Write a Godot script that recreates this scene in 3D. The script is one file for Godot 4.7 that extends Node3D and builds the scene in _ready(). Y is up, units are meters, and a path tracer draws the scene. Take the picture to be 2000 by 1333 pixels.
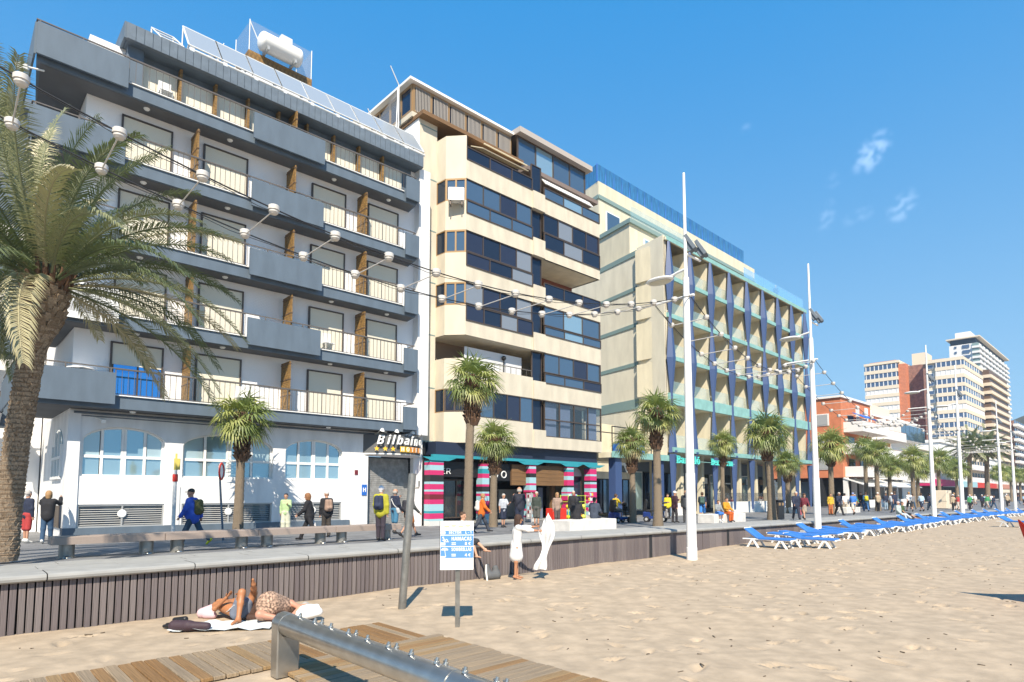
extends Node3D
# A seafront promenade seen from the beach. Street frame: u runs along the promenade, v away from the sea, y up.
const A := 0.75398224      # the promenade's heading
const SUN := Vector3(-0.05, -0.70, -0.70)
var CA := cos(A)
var SA := sin(A)
var mats := {}
var texs := {}
var mesh_cache := {}
var rng := RandomNumberGenerator.new()
var OU := 0.0
var OV := 0.0

class MB:
	var v := PackedVector3Array()
	var n := PackedVector3Array()
	var i := PackedInt32Array()
	var t := PackedVector2Array()
	func quad(a: Vector3, b: Vector3, c: Vector3, d: Vector3) -> void:   # counter-clockwise seen from outside
		var m := (b - a).cross(d - a) + (d - c).cross(b - c)
		if m.length_squared() < 1e-14: m = (b - a).cross(c - a)
		m = m.normalized()
		var s := v.size()
		v.append_array([a, b, c, d]); n.append_array([m, m, m, m])
		i.append_array([s, s + 2, s + 1, s, s + 3, s + 2])
	func tri(a: Vector3, b: Vector3, c: Vector3) -> void:
		var m := (b - a).cross(c - a).normalized()
		var s := v.size()
		v.append_array([a, b, c]); n.append_array([m, m, m]); i.append_array([s, s + 2, s + 1])
	func box(lo: Vector3, hi: Vector3) -> void:
		obox(Transform3D(Basis(), (lo + hi) * 0.5), hi - lo)
	func obox(x: Transform3D, size: Vector3) -> void:
		var h := size * 0.5
		var p := []
		for k in 8:
			p.append(x * Vector3(h.x if k & 1 else -h.x, h.y if k & 2 else -h.y, h.z if k & 4 else -h.z))
		quad(p[4], p[5], p[7], p[6]); quad(p[1], p[0], p[2], p[3]); quad(p[5], p[1], p[3], p[7])
		quad(p[0], p[4], p[6], p[2]); quad(p[6], p[7], p[3], p[2]); quad(p[0], p[1], p[5], p[4])
	func bbox(x: Transform3D, size: Vector3, b: float) -> void:   # a box with chamfered vertical and top edges (along local y)
		var h := size * 0.5
		var q := PackedVector2Array([Vector2(-h.x + b, -h.z), Vector2(h.x - b, -h.z), Vector2(h.x, -h.z + b), Vector2(h.x, h.z - b), Vector2(h.x - b, h.z), Vector2(-h.x + b, h.z), Vector2(-h.x, h.z - b), Vector2(-h.x, -h.z + b)])
		var k := (Vector2(h.x, h.z) - Vector2(b, b)) / Vector2(h.x, h.z)
		var top := []
		for w in 8:
			var a := q[w]
			var c := q[(w + 1) % 8]
			var y := h.y - b
			quad(x * Vector3(c.x, -h.y, c.y), x * Vector3(a.x, -h.y, a.y), x * Vector3(a.x, y, a.y), x * Vector3(c.x, y, c.y))
			quad(x * Vector3(c.x, y, c.y), x * Vector3(a.x, y, a.y), x * Vector3(a.x * k.x, h.y, a.y * k.y), x * Vector3(c.x * k.x, h.y, c.y * k.y))
			top.append(x * Vector3(a.x * k.x, h.y, a.y * k.y))
		for w in 6: tri(top[0], top[w + 2], top[w + 1])
		for w in 6: tri(x * Vector3(q[0].x, -h.y, q[0].y), x * Vector3(q[w + 1].x, -h.y, q[w + 1].y), x * Vector3(q[w + 2].x, -h.y, q[w + 2].y))
	func tube(p: Array, r: Array, sides := 8, cap := true, flat := 1.0) -> void:
		var up := Vector3.UP
		var d0: Vector3 = (p[1] - p[0]).normalized()
		if absf(d0.y) > 0.9: up = Vector3.RIGHT
		var x := up.cross(d0).normalized()
		var s := v.size()
		for k in p.size():
			var d: Vector3 = ((p[mini(k + 1, p.size() - 1)] as Vector3) - (p[maxi(k - 1, 0)] as Vector3)).normalized()
			x = (x - d * x.dot(d)).normalized()
			var y := d.cross(x)
			for w in sides:
				var an := TAU * w / sides
				var o := x * cos(an) + y * sin(an) * flat
				v.append(p[k] + o * r[k]); n.append((x * cos(an) * flat + y * sin(an)).normalized())
		for k in p.size() - 1:
			for w in sides:
				var a := s + k * sides + w
				var b := s + k * sides + (w + 1) % sides
				i.append_array([a, b + sides, b, a, a + sides, b + sides])
		if cap:
			for e in 2:
				var base := s + (0 if e == 0 else (p.size() - 1) * sides)
				for w in sides - 2:
					if e == 0: tri(v[base], v[base + w + 2], v[base + w + 1])
					else: tri(v[base], v[base + w + 1], v[base + w + 2])
	func bar(a: Vector3, b: Vector3, r: float, sides := 6) -> void:
		tube([a, b], [r, r], sides)
	func lathe(pr: Array, x := Transform3D(), sides := 16) -> void:   # pr: [radius, height] pairs
		for k in pr.size() - 1:
			var r0: float = pr[k][0]; var y0: float = pr[k][1]; var r1: float = pr[k + 1][0]; var y1: float = pr[k + 1][1]
			var sl := Vector2(y1 - y0, r0 - r1).normalized()
			var s := v.size()
			for w in sides + 1:
				var an := TAU * w / sides
				var o := Vector3(cos(an), 0, sin(an))
				var m := (x.basis * (o * sl.x + Vector3(0, sl.y, 0))).normalized()
				v.append(x * (o * r0 + Vector3(0, y0, 0))); n.append(m)
				v.append(x * (o * r1 + Vector3(0, y1, 0))); n.append(m)
			for w in sides:
				var a := s + w * 2
				i.append_array([a, a + 2, a + 1, a + 2, a + 3, a + 1])
	func ball(x: Transform3D, seg := 10) -> void:
		var s := v.size()
		var rows := seg / 2
		var nb := x.basis.inverse().transposed()
		for k in rows + 1:
			for w in seg + 1:
				var th := PI * k / rows; var ph := TAU * w / seg
				var o := Vector3(sin(th) * cos(ph), cos(th), sin(th) * sin(ph))
				v.append(x * o); n.append((nb * o).normalized())
		for k in rows:
			for w in seg:
				var a := s + k * (seg + 1) + w
				i.append_array([a, a + seg + 1, a + seg + 2, a, a + seg + 2, a + 1])
	func prism(poly: PackedVector2Array, x: Transform3D, depth: float) -> void:   # poly in local xy, counter-clockwise; extruded along local +z
		if Geometry2D.is_polygon_clockwise(poly):
			poly = poly.duplicate(); poly.reverse()
		var f := Geometry2D.triangulate_polygon(poly)
		for k in range(0, f.size(), 3):
			var a := poly[f[k]]; var b := poly[f[k + 1]]; var c := poly[f[k + 2]]
			if (b - a).cross(c - a) < 0:
				var q := b; b = c; c = q
			tri(x * Vector3(a.x, a.y, depth), x * Vector3(b.x, b.y, depth), x * Vector3(c.x, c.y, depth))
			tri(x * Vector3(a.x, a.y, 0), x * Vector3(c.x, c.y, 0), x * Vector3(b.x, b.y, 0))
		for k in poly.size():
			var a := poly[k]; var b := poly[(k + 1) % poly.size()]
			quad(x * Vector3(a.x, a.y, 0), x * Vector3(b.x, b.y, 0), x * Vector3(b.x, b.y, depth), x * Vector3(a.x, a.y, depth))
	func add(o: MB, x := Transform3D()) -> void:
		var s := v.size()
		for k in o.v.size():
			v.append(x * o.v[k]); n.append((x.basis * o.n[k]).normalized())
		for k in o.i: i.append(k + s)
	func mesh() -> ArrayMesh:
		var a := []
		a.resize(Mesh.ARRAY_MAX)
		a[Mesh.ARRAY_VERTEX] = v; a[Mesh.ARRAY_NORMAL] = n; a[Mesh.ARRAY_INDEX] = i
		var m := ArrayMesh.new()
		if v.size(): m.add_surface_from_arrays(Mesh.PRIMITIVE_TRIANGLES, a)
		return m

func W(u: float, y: float, v: float) -> Vector3: return Vector3(u * CA - v * SA, y, -(u * SA + v * CA))
func T(o: Vector3, rx := 0.0, ry := 0.0, rz := 0.0) -> Transform3D: return Transform3D(Basis.from_euler(Vector3(rx, ry, rz)), o)
func bl(m: MB, u0: float, u1: float, y0: float, y1: float, v0: float, v1: float) -> void:
	m.box(Vector3(u0 - OU, y0, OV - v1), Vector3(u1 - OU, y1, OV - v0))
func L(u: float, y: float, v: float) -> Vector3: return Vector3(u - OU, y, OV - v)
func one(u0: float, u1: float, y0: float, y1: float, v0: float, v1: float) -> MB:
	var m := MB.new()
	bl(m, u0, u1, y0, y1, v0, v1)
	return m

func put(p: Node, called: String, m, mat: Material, at := Transform3D()) -> MeshInstance3D:
	var o := MeshInstance3D.new()
	o.name = called
	o.mesh = m.mesh() if m is MB else m
	o.material_override = null
	if o.mesh.get_surface_count(): o.set_surface_override_material(0, mat)
	o.transform = at
	p.add_child(o, true)
	return o
func meta(o: Node, label := "", category := "", group := "", kind := "") -> Node:
	if label: o.set_meta("label", label)
	if category: o.set_meta("category", category)
	if group: o.set_meta("group", group)
	if kind: o.set_meta("kind", kind)
	return o
var used := {}
func numbered(called: String) -> String:
	used[called] = used.get(called, -1) + 1
	return called if used[called] == 0 else "%s_%03d" % [called, used[called]]
func thing(called: String, label: String, category: String, at := Vector3.ZERO, turn := A, group := "") -> Node3D:
	var o := Node3D.new()
	o.name = numbered(called)
	o.position = at; o.rotation.y = turn
	add_child(o)
	return meta(o, label, category, group) as Node3D
func structure(called: String, m, mat: Material) -> MeshInstance3D:
	return meta(put(self, numbered(called), m, mat), "", "", "", "structure") as MeshInstance3D
func copy(o: Node3D, at: Vector3, turn: float, label: String) -> Node3D:
	var c: Node3D = o.duplicate()
	c.name = numbered(str(o.name).rstrip("0123456789_"))
	c.position = at; c.rotation.y = turn
	add_child(c)
	c.set_meta("label", label)
	return c

func noise_tex(key: String, frequency: float, lo: float, hi: float, octaves := 4, size := 512, kind := FastNoiseLite.TYPE_SIMPLEX_SMOOTH, mid := 0.5) -> Texture2D:
	if not texs.has(key):
		var f := FastNoiseLite.new()
		f.seed = key.hash() % 10000; f.frequency = frequency; f.fractal_octaves = octaves; f.noise_type = kind
		var g := Gradient.new()
		g.set_color(0, Color(lo, lo, lo)); g.set_color(1, Color(hi, hi, hi))
		if mid != 0.5: g.add_point(mid, Color((lo + hi) * 0.5, (lo + hi) * 0.5, (lo + hi) * 0.5))
		var t := NoiseTexture2D.new()
		t.width = size; t.height = size; t.seamless = true; t.noise = f; t.color_ramp = g
		texs[key] = t
	return texs[key]
# material: linear base colour, roughness, metallic, grain texture (key of tex()), its scale, bump key and height in cm
func M(key: String, c: Color, rough := 0.8, metal := 0.0, grain := "", scale := Vector3.ONE, bump := "", height := 0.0) -> StandardMaterial3D:
	if mats.has(key): return mats[key]
	var m := StandardMaterial3D.new()
	m.resource_name = key
	m.albedo_color = c.linear_to_srgb(); m.roughness = rough; m.metallic = metal
	if grain or bump:
		m.uv1_triplanar = true; m.uv1_world_triplanar = false; m.uv1_scale = scale
	if grain: m.albedo_texture = texs[grain]
	if bump:
		m.heightmap_enabled = true; m.heightmap_texture = texs[bump]; m.heightmap_scale = height
	mats[key] = m
	return m
func C(r: float, g: float, b: float) -> Color: return Color(r, g, b)
func hx(s: String, k := 1.0) -> Color:
	var c := Color(s).srgb_to_linear()
	return Color(c.r * k, c.g * k, c.b * k)
func glass(key: String, c: Color, alpha: float) -> StandardMaterial3D:
	if not mats.has(key):
		var m := StandardMaterial3D.new()
		m.resource_name = key
		m.transparency = BaseMaterial3D.TRANSPARENCY_ALPHA
		var s := c.linear_to_srgb()
		m.albedo_color = Color(s.r, s.g, s.b, alpha); m.roughness = 0.06
		mats[key] = m
	return mats[key]
func text(p: Node, called: String, s: String, height: float, mat: Material, at: Transform3D, bold := true, depth := 0.03, serif := false, width := 0.0) -> MeshInstance3D:
	var f := SystemFont.new()
	f.font_names = PackedStringArray(["Droid Serif" if serif else "Droid Sans"]); f.font_weight = 700 if bold else 400
	var t := TextMesh.new()
	t.text = s; t.font = f; t.font_size = 48; t.depth = depth; t.pixel_size = height / 34.5
	var o := put(p, called, t, mat, at)
	if width > 0.0:
		o.scale.x = width / maxf(t.get_aabb().size.x, 0.001)
	return o

func wood_tex(key: String, lo: float, hi: float) -> void:
	var f := FastNoiseLite.new()
	f.seed = 5; f.frequency = 0.02; f.fractal_octaves = 4
	var im := Image.create(256, 256, false, Image.FORMAT_RGB8)
	for y in 256:
		for x in 256:
			var q := f.get_noise_3d(cos(x * TAU / 256) * 12, sin(x * TAU / 256) * 12, y * 6.0) * 0.5 + 0.5
			var c := lerpf(lo, hi, clampf(q * 1.3 - 0.15, 0, 1))
			im.set_pixel(x, y, Color(c, c, c))
	texs[key] = ImageTexture.create_from_image(im)
func brick_tex() -> void:   # fine relief of painted bricks, far too small to pick apart
	var im := Image.create(256, 256, false, Image.FORMAT_RGB8)
	im.fill(Color.WHITE)
	for r in 16:
		im.fill_rect(Rect2i(0, r * 16, 256, 3), Color(0.2, 0.2, 0.2))
		for k in 8: im.fill_rect(Rect2i(k * 32 + (16 if r % 2 else 0), r * 16, 3, 16), Color(0.35, 0.35, 0.35))
	texs["brick"] = ImageTexture.create_from_image(im)
	im = Image.create(16, 64, false, Image.FORMAT_RGB8)
	for y in 64:
		var c := 0.25 + 0.75 * absf(sin(PI * y / 16.0))
		for x in 16: im.set_pixel(x, y, Color(c, c, c))
	texs["slats"] = ImageTexture.create_from_image(im)

# a smooth-minimum field of tapered capsules, meshed as surface nets; bones: [a, b, ra, rb]
func nets(m: MB, bones: Array, cell: float, k: float) -> void:
	var lo := Vector3.ONE * 1e9
	var hi := -lo
	for b in bones:
		var r: float = maxf(b[2], b[3])
		lo = lo.min((b[0] as Vector3).min(b[1]) - Vector3.ONE * (r + 3 * cell)); hi = hi.max((b[0] as Vector3).max(b[1]) + Vector3.ONE * (r + 3 * cell))
	var nx := int((hi.x - lo.x) / cell) + 2
	var ny := int((hi.y - lo.y) / cell) + 2
	var nz := int((hi.z - lo.z) / cell) + 2
	var sy := nx
	var sz := nx * ny
	var f := PackedFloat32Array()
	f.resize(nx * ny * nz); f.fill(9.0)
	for b in bones:
		var a: Vector3 = b[0]
		var ab: Vector3 = (b[1] as Vector3) - a
		var l2 := maxf(ab.length_squared(), 1e-9)
		var ra: float = b[2]
		var dr: float = b[3] - ra
		var reach := maxf(ra, ra + dr) + k + 2.0 * cell
		var p0 := ((a.min(b[1]) - Vector3.ONE * reach - lo) / cell).floor().max(Vector3.ZERO)
		var p1 := ((a.max(b[1]) + Vector3.ONE * reach - lo) / cell).ceil()
		for z in range(int(p0.z), mini(int(p1.z) + 1, nz)):
			for y in range(int(p0.y), mini(int(p1.y) + 1, ny)):
				var at := z * sz + y * sy
				for x in range(int(p0.x), mini(int(p1.x) + 1, nx)):
					var p := lo + Vector3(x, y, z) * cell - a
					var t := clampf(p.dot(ab) / l2, 0.0, 1.0)
					var d := (p - ab * t).length() - ra - dr * t
					var o := f[at + x]
					var h := maxf(k - absf(d - o), 0.0)
					f[at + x] = minf(d, o) - h * h * 0.25 / k
	var id := PackedInt32Array()
	id.resize(f.size()); id.fill(-1)
	var near := cell * 1.8
	var off := PackedInt32Array([0, 1, sy, sy + 1, sz, sz + 1, sz + sy, sz + sy + 1])
	for z in nz - 1:
		for y in ny - 1:
			var row := z * sz + y * sy
			for x in nx - 1:
				var at := row + x
				if absf(f[at]) > near: continue
				var mask := 0
				for c in 8:
					if f[at + off[c]] < 0.0: mask |= 1 << c
				if mask == 0 or mask == 255: continue
				var sum := Vector3.ZERO
				var cnt := 0
				for e in 12:
					var c0: int = EDGE[e * 2]
					var c1: int = EDGE[e * 2 + 1]
					if (mask >> c0 & 1) == (mask >> c1 & 1): continue
					var f0 := f[at + off[c0]]
					var t := f0 / (f0 - f[at + off[c1]])
					var q0 := Vector3(c0 & 1, c0 >> 1 & 1, c0 >> 2)
					sum += q0 + (Vector3(c1 & 1, c1 >> 1 & 1, c1 >> 2) - q0) * t
					cnt += 1
				id[at] = m.v.size()
				m.v.append(lo + (Vector3(x, y, z) + sum / cnt) * cell)
				var g := Vector3(f[at + 1] + f[at + 1 + sy] + f[at + 1 + sz] + f[at + 1 + sy + sz] - f[at] - f[at + sy] - f[at + sz] - f[at + sy + sz],
					f[at + sy] + f[at + 1 + sy] + f[at + sy + sz] + f[at + 1 + sy + sz] - f[at] - f[at + 1] - f[at + sz] - f[at + 1 + sz],
					f[at + sz] + f[at + 1 + sz] + f[at + sy + sz] + f[at + 1 + sy + sz] - f[at] - f[at + 1] - f[at + sy] - f[at + 1 + sy])
				m.n.append(g.normalized())
	for z in range(1, nz - 1):
		for y in range(1, ny - 1):
			for x in range(1, nx - 1):
				var at := z * sz + y * sy + x
				if absf(f[at]) > near: continue
				var s := f[at] < 0.0
				if s != (f[at + 1] < 0.0): face(m, id, at, at - sy, at - sy - sz, at - sz, s)
				if s != (f[at + sy] < 0.0): face(m, id, at, at - sz, at - sz - 1, at - 1, s)
				if s != (f[at + sz] < 0.0): face(m, id, at, at - 1, at - 1 - sy, at - sy, s)
const EDGE := [0, 1, 2, 3, 4, 5, 6, 7, 0, 2, 1, 3, 4, 6, 5, 7, 0, 4, 1, 5, 2, 6, 3, 7]
func face(m: MB, id: PackedInt32Array, a: int, b: int, c: int, d: int, out: bool) -> void:
	var p := id[a]; var q := id[b]; var r := id[c]; var s := id[d]
	if p < 0 or q < 0 or r < 0 or s < 0: return
	if out: m.i.append_array([p, r, q, p, s, r])
	else: m.i.append_array([p, q, r, p, r, s])

func _ready() -> void:
	rng.seed = 11
	var cam := Camera3D.new()
	cam.name = "camera"
	cam.projection = Camera3D.PROJECTION_FRUSTUM
	cam.near = 0.1; cam.far = 3000.0
	cam.size = 0.1 * 1333.0 / 1200.0                    # height of the frame at the near plane
	cam.frustum_offset = Vector2(0, 0.1 * 208.5 / 1200.0)
	cam.position = Vector3(0, 1.62, 0); cam.rotation.x = atan(90.0 / 1200.0)
	add_child(cam)
	cam.current = true
	var sky := ProceduralSkyMaterial.new()
	sky.sky_top_color = Color(0.008, 0.160, 0.41).linear_to_srgb()
	sky.sky_horizon_color = Color(0.265, 0.43, 0.555).linear_to_srgb()
	sky.sky_curve = 0.24
	sky.ground_bottom_color = Color(0.30, 0.27, 0.22).linear_to_srgb(); sky.ground_horizon_color = Color(0.38, 0.45, 0.50).linear_to_srgb()
	sky.sky_cover = wisps()
	sky.sky_cover_modulate = Color(1, 1, 1, 0.22)
	var e := Environment.new()
	e.background_mode = Environment.BG_SKY
	e.sky = Sky.new(); e.sky.sky_material = sky
	e.background_energy_multiplier = 1.0
	e.tonemap_mode = Environment.TONE_MAPPER_LINEAR
	e.tonemap_exposure = 1.88
	e.sdfgi_enabled = true; e.ssao_enabled = true; e.ssil_enabled = true
	e.fog_enabled = true; e.fog_density = 0.0003; e.fog_light_color = Color(0.72, 0.86, 1.0)
	var we := WorldEnvironment.new()
	we.name = "world"; we.environment = e
	add_child(we)
	var sun := DirectionalLight3D.new()
	sun.name = "sun"
	sun.light_energy = 1.35; sun.light_color = Color(1.0, 0.95, 0.87); sun.light_angular_distance = 0.5; sun.shadow_enabled = true
	sun.directional_shadow_max_distance = 400.0
	sun.look_at_from_position(Vector3.ZERO, SUN, Vector3.UP)
	add_child(sun)
	textures()
	ground()
	sea_wall()
	hotel_left()
	roof_things()
	rear_house()
	apartment_house()
	shop_things()
	beach_hotel()
	far_buildings()
	palms()
	poles_and_strings()
	promenade_things()
	beach_things()
	crowd()

func wisps() -> Texture2D:   # a few thin wisps of cloud in an otherwise clear sky
	var im := Image.create(2048, 1024, false, Image.FORMAT_RGBA8)
	im.fill(Color(1, 1, 1, 0))
	var f := FastNoiseLite.new()
	f.seed = 3; f.frequency = 0.12; f.fractal_octaves = 4
	for w in [[31.3, 26.3, 1.0, 1.1, 0.9], [33.2, 22.0, 0.8, 0.9, 0.6], [27.8, 22.4, 0.5, 1.0, 0.3], [30.2, 22.0, 0.9, 0.5, 0.22], [28.5, 25.0, 0.5, 0.6, 0.15], [21.5, 30.0, 0.35, 0.25, 0.35], [-60.0, 20.0, 3.0, 1.2, 0.3], [75.0, 16.0, 4.0, 1.0, 0.35], [150.0, 24.0, 5.0, 1.5, 0.3], [-130.0, 18.0, 5.0, 1.3, 0.3]]:
		var cx: float = fposmod(w[0] / 360.0, 1.0) * 2048.0
		var cy: float = (0.5 - w[1] / 180.0) * 1024.0
		var rx: float = w[2] * 8.0
		var ry: float = w[3] * 8.0
		for y in range(int(cy - ry), int(cy + ry) + 1):
			for x in range(int(cx - rx), int(cx + rx) + 1):
				var dx := (x - cx) / rx + 0.55 * (y - cy) / ry
				var dy := (y - cy) / ry
				var q: float = clampf(1.0 - dx * dx - dy * dy, 0, 1) * clampf(f.get_noise_2d(x * 1.3 + y * 1.1, y * 1.6 - x * 0.8) * 3.2 + 0.35, 0, 1) * w[4]
				if q > 0.01: im.set_pixel(posmod(x, 2048), y, Color(1, 1, 1, q))
	return ImageTexture.create_from_image(im)

func textures() -> void:
	noise_tex("mottle", 0.006, 0.78, 1.0)
	noise_tex("soft", 0.004, 0.88, 1.0)
	noise_tex("grime", 0.012, 0.6, 1.0, 5)
	noise_tex("streak", 0.010, 0.90, 1.0, 5)
	noise_tex("sandy", 0.008, 0.84, 1.0, 6)
	noise_tex("granite", 0.09, 0.62, 1.0, 3)
	noise_tex("grain", 0.2, 0.0, 1.0, 3)
	noise_tex("ripple", 0.015, 0.0, 1.0, 5)
	noise_tex("speck", 0.05, 0.45, 1.0, 4)
	wood_tex("wood", 0.5, 1.0)
	var turned: Image = texs["wood"].get_image().duplicate()
	turned.rotate_90(CLOCKWISE)
	texs["wood_z"] = ImageTexture.create_from_image(turned)
	brick_tex()
	M("sand", C(0.475, 0.375, 0.265), 0.95, 0, "sandy", Vector3.ONE * 0.5, "ripple", 0.7)
	M("paving", C(0.23, 0.235, 0.245), 0.75, 0, "mottle", Vector3.ONE * 0.3, "grain", 0.3)
	M("stone", C(0.38, 0.38, 0.365), 0.8, 0, "soft", Vector3.ONE * 0.8, "grain", 0.2)
	M("granite", C(0.52, 0.42, 0.36), 0.6, 0, "granite", Vector3.ONE * 2.5)
	for k in 4: M("slat%d" % k, [C(0.28, 0.235, 0.235), C(0.31, 0.265, 0.26), C(0.25, 0.21, 0.215), C(0.34, 0.29, 0.285)][k], 0.85, 0, "wood_z", Vector3(6, 0.6, 6))
	M("shadow_gap", C(0.015, 0.014, 0.014), 0.95)
	M("white_wall", C(0.86, 0.86, 0.86), 0.8, 0, "streak", Vector3(0.25, 0.08, 0.25))
	M("white_brick", C(0.86, 0.86, 0.87), 0.8, 0, "", Vector3.ONE * 0.9, "brick", 0.5)
	M("grey_light", C(0.16, 0.20, 0.245), 0.5, 0, "soft", Vector3.ONE)
	M("grey_paint", C(0.120, 0.163, 0.213), 0.65, 0, "streak", Vector3(0.35, 0.10, 0.35))
	M("grey_dark", C(0.12, 0.15, 0.185), 0.7)
	M("soffit_shade", C(0.13, 0.135, 0.145), 0.8, 0, "soft", Vector3.ONE * 0.3)  # slab paint greyed and darkened to carry the shade under the balconies
	M("white", C(0.82, 0.82, 0.80), 0.45)
	M("lamp_grey", C(0.56, 0.54, 0.51), 0.5)
	M("plastic_white", C(0.85, 0.85, 0.83), 0.35)
	M("cream_slat", C(0.74, 0.70, 0.58), 0.6, 0, "", Vector3(1, 5.0, 1), "slats", 1.0)
	M("ochre", C(0.42, 0.24, 0.07), 0.6, 0, "wood", Vector3(3, 0.5, 3))
	M("brown", C(0.14, 0.085, 0.05), 0.5)
	M("rail", C(0.16, 0.14, 0.125), 0.45, 0.3)
	M("dark", C(0.02, 0.021, 0.024), 0.6)
	M("black", C(0.012, 0.012, 0.014), 0.5)
	M("window_blue", C(0.10, 0.36, 0.75), 0.05, 0.9)
	M("window_teal", C(0.34, 0.50, 0.58), 0.08, 0.55)
	M("window_pale", C(0.42, 0.55, 0.60), 0.12, 0.25)
	M("window_navy", C(0.045, 0.055, 0.09), 0.04, 0.45)
	M("window_mid", C(0.11, 0.18, 0.26), 0.05, 0.5)
	M("window_dark", C(0.030, 0.045, 0.075), 0.04, 0.5)
	M("cream", C(0.66, 0.60, 0.48), 0.8, 0, "streak", Vector3(0.25, 0.08, 0.25))
	M("window_curtain", C(0.24, 0.27, 0.31), 0.1, 0.2)
	M("cream_b3", C(0.72, 0.66, 0.50), 0.8, 0, "streak", Vector3(0.25, 0.07, 0.25))
	M("cream_lit", C(0.80, 0.745, 0.60), 0.8, 0, "streak", Vector3(0.2, 0.06, 0.2))  # the hotel cream, lightened so its slanting flank looks sunlit
	M("teal", C(0.27, 0.52, 0.49), 0.6, 0, "soft", Vector3.ONE * 0.5)
	M("teal_strong", C(0.03, 0.29, 0.36), 0.5)
	M("stripe_grey", C(0.20, 0.29, 0.28), 0.7)
	M("navy", C(0.045, 0.08, 0.19), 0.45)
	M("frame_brown", C(0.10, 0.075, 0.06), 0.4, 0.3)
	M("frame_gold", C(0.33, 0.21, 0.10), 0.45, 0.2)
	M("steel", C(0.52, 0.52, 0.50), 0.3, 0.9, "soft", Vector3.ONE * 1.5)
	M("steel_dull", C(0.42, 0.41, 0.38), 0.42, 0.75, "mottle", Vector3.ONE * 1.2)
	M("grey_metal", C(0.45, 0.46, 0.46), 0.5, 0.3)
	M("shutter_grey", C(0.36, 0.36, 0.35), 0.55, 0.2, "mottle", Vector3.ONE)
	M("cable", C(0.02, 0.022, 0.028), 0.6)
	M("tin", C(0.72, 0.72, 0.70), 0.45, 0.2)
	M("yellow", C(0.80, 0.50, 0.03), 0.5)
	M("orange_paint", C(0.85, 0.32, 0.03), 0.5)
	M("pink", C(0.55, 0.03, 0.15), 0.55)
	M("pale_blue", C(0.33, 0.54, 0.61), 0.55)
	M("maroon", C(0.16, 0.02, 0.03), 0.55)
	M("plank_brown", C(0.36, 0.20, 0.085), 0.7, 0, "wood", Vector3(0.5, 4, 4))
	M("orange_brick", C(0.62, 0.215, 0.105), 0.8, 0, "soft", Vector3.ONE * 0.4)
	M("red_brick", C(0.36, 0.19, 0.145), 0.85, 0, "mottle", Vector3.ONE * 0.3)
	M("far_cream", C(0.70, 0.60, 0.46), 0.8)
	M("far_white", C(0.74, 0.73, 0.71), 0.8)
	M("far_glass", C(0.12, 0.17, 0.26), 0.12, 0.45)
	M("terracotta", C(0.48, 0.22, 0.15), 0.8)
	M("red", C(0.62, 0.035, 0.02), 0.4)
	M("blue_sling", C(0.035, 0.19, 0.60), 0.7, 0, "soft", Vector3.ONE)
	M("sign_blue", C(0.09, 0.26, 0.66), 0.5)
	M("deep_blue", C(0.02, 0.13, 0.50), 0.5)
	M("tyre", C(0.018, 0.018, 0.02), 0.8)
	for k in 5: M("plank%d" % k, [C(0.50, 0.33, 0.16), C(0.46, 0.27, 0.115), C(0.52, 0.39, 0.25), C(0.41, 0.225, 0.085), C(0.47, 0.36, 0.24)][k], 0.8, 0, "wood", Vector3(0.7, 8, 8), "wood", 0.4)
	for k in 5:   # the same timber where planks run the other way
		var m: StandardMaterial3D = mats["plank%d" % k].duplicate()
		m.resource_name = "plankz%d" % k; m.uv1_scale = Vector3(8, 8, 0.7); m.albedo_texture = texs["wood_z"]; m.heightmap_texture = texs["wood_z"]
		mats["plankz%d" % k] = m
	for k in 3:
		var m := M("date_leaf%d" % k, [C(0.105, 0.13, 0.06), C(0.21, 0.22, 0.115), C(0.38, 0.34, 0.2)][k], 0.5)
		m.backlight_enabled = true; m.backlight = Color(0.25, 0.30, 0.14)
	for k in 3:
		var m := M("fan_leaf%d" % k, [C(0.14, 0.18, 0.055), C(0.27, 0.29, 0.095), C(0.44, 0.36, 0.2)][k], 0.5)
		m.backlight_enabled = true; m.backlight = Color(0.42, 0.46, 0.18)
	M("bark", C(0.44, 0.345, 0.245), 0.95, 0, "speck", Vector3.ONE * 2.0, "speck", 3.0)
	M("bark_scale0", C(0.46, 0.36, 0.26), 0.95, 0, "grime", Vector3.ONE * 3.0)
	M("bark_scale1", C(0.31, 0.225, 0.15), 0.95, 0, "grime", Vector3.ONE * 3.0)
	M("bark_red", C(0.30, 0.17, 0.10), 0.95, 0, "speck", Vector3.ONE * 3.0, "speck", 2.0)
	M("hill", C(0.10, 0.105, 0.08), 0.95, 0, "grime", Vector3.ONE * 0.02)
	glass("pane", C(0.06, 0.075, 0.085), 0.25)
	glass("green_glass", C(0.45, 0.70, 0.64), 0.12)
	glass("blue_glass", C(0.25, 0.55, 0.85), 0.35)
	var net := M("net", C(0.35, 0.38, 0.42), 0.8)
	net.transparency = BaseMaterial3D.TRANSPARENCY_ALPHA
	net.albedo_color.a = 0.28
	var scr := M("blue_screen", C(0.03, 0.22, 0.52), 0.75, 0, "grime", Vector3(0.7, 0.1, 0.7))
	scr.transparency = BaseMaterial3D.TRANSPARENCY_ALPHA
	scr.albedo_color.a = 0.8

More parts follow.
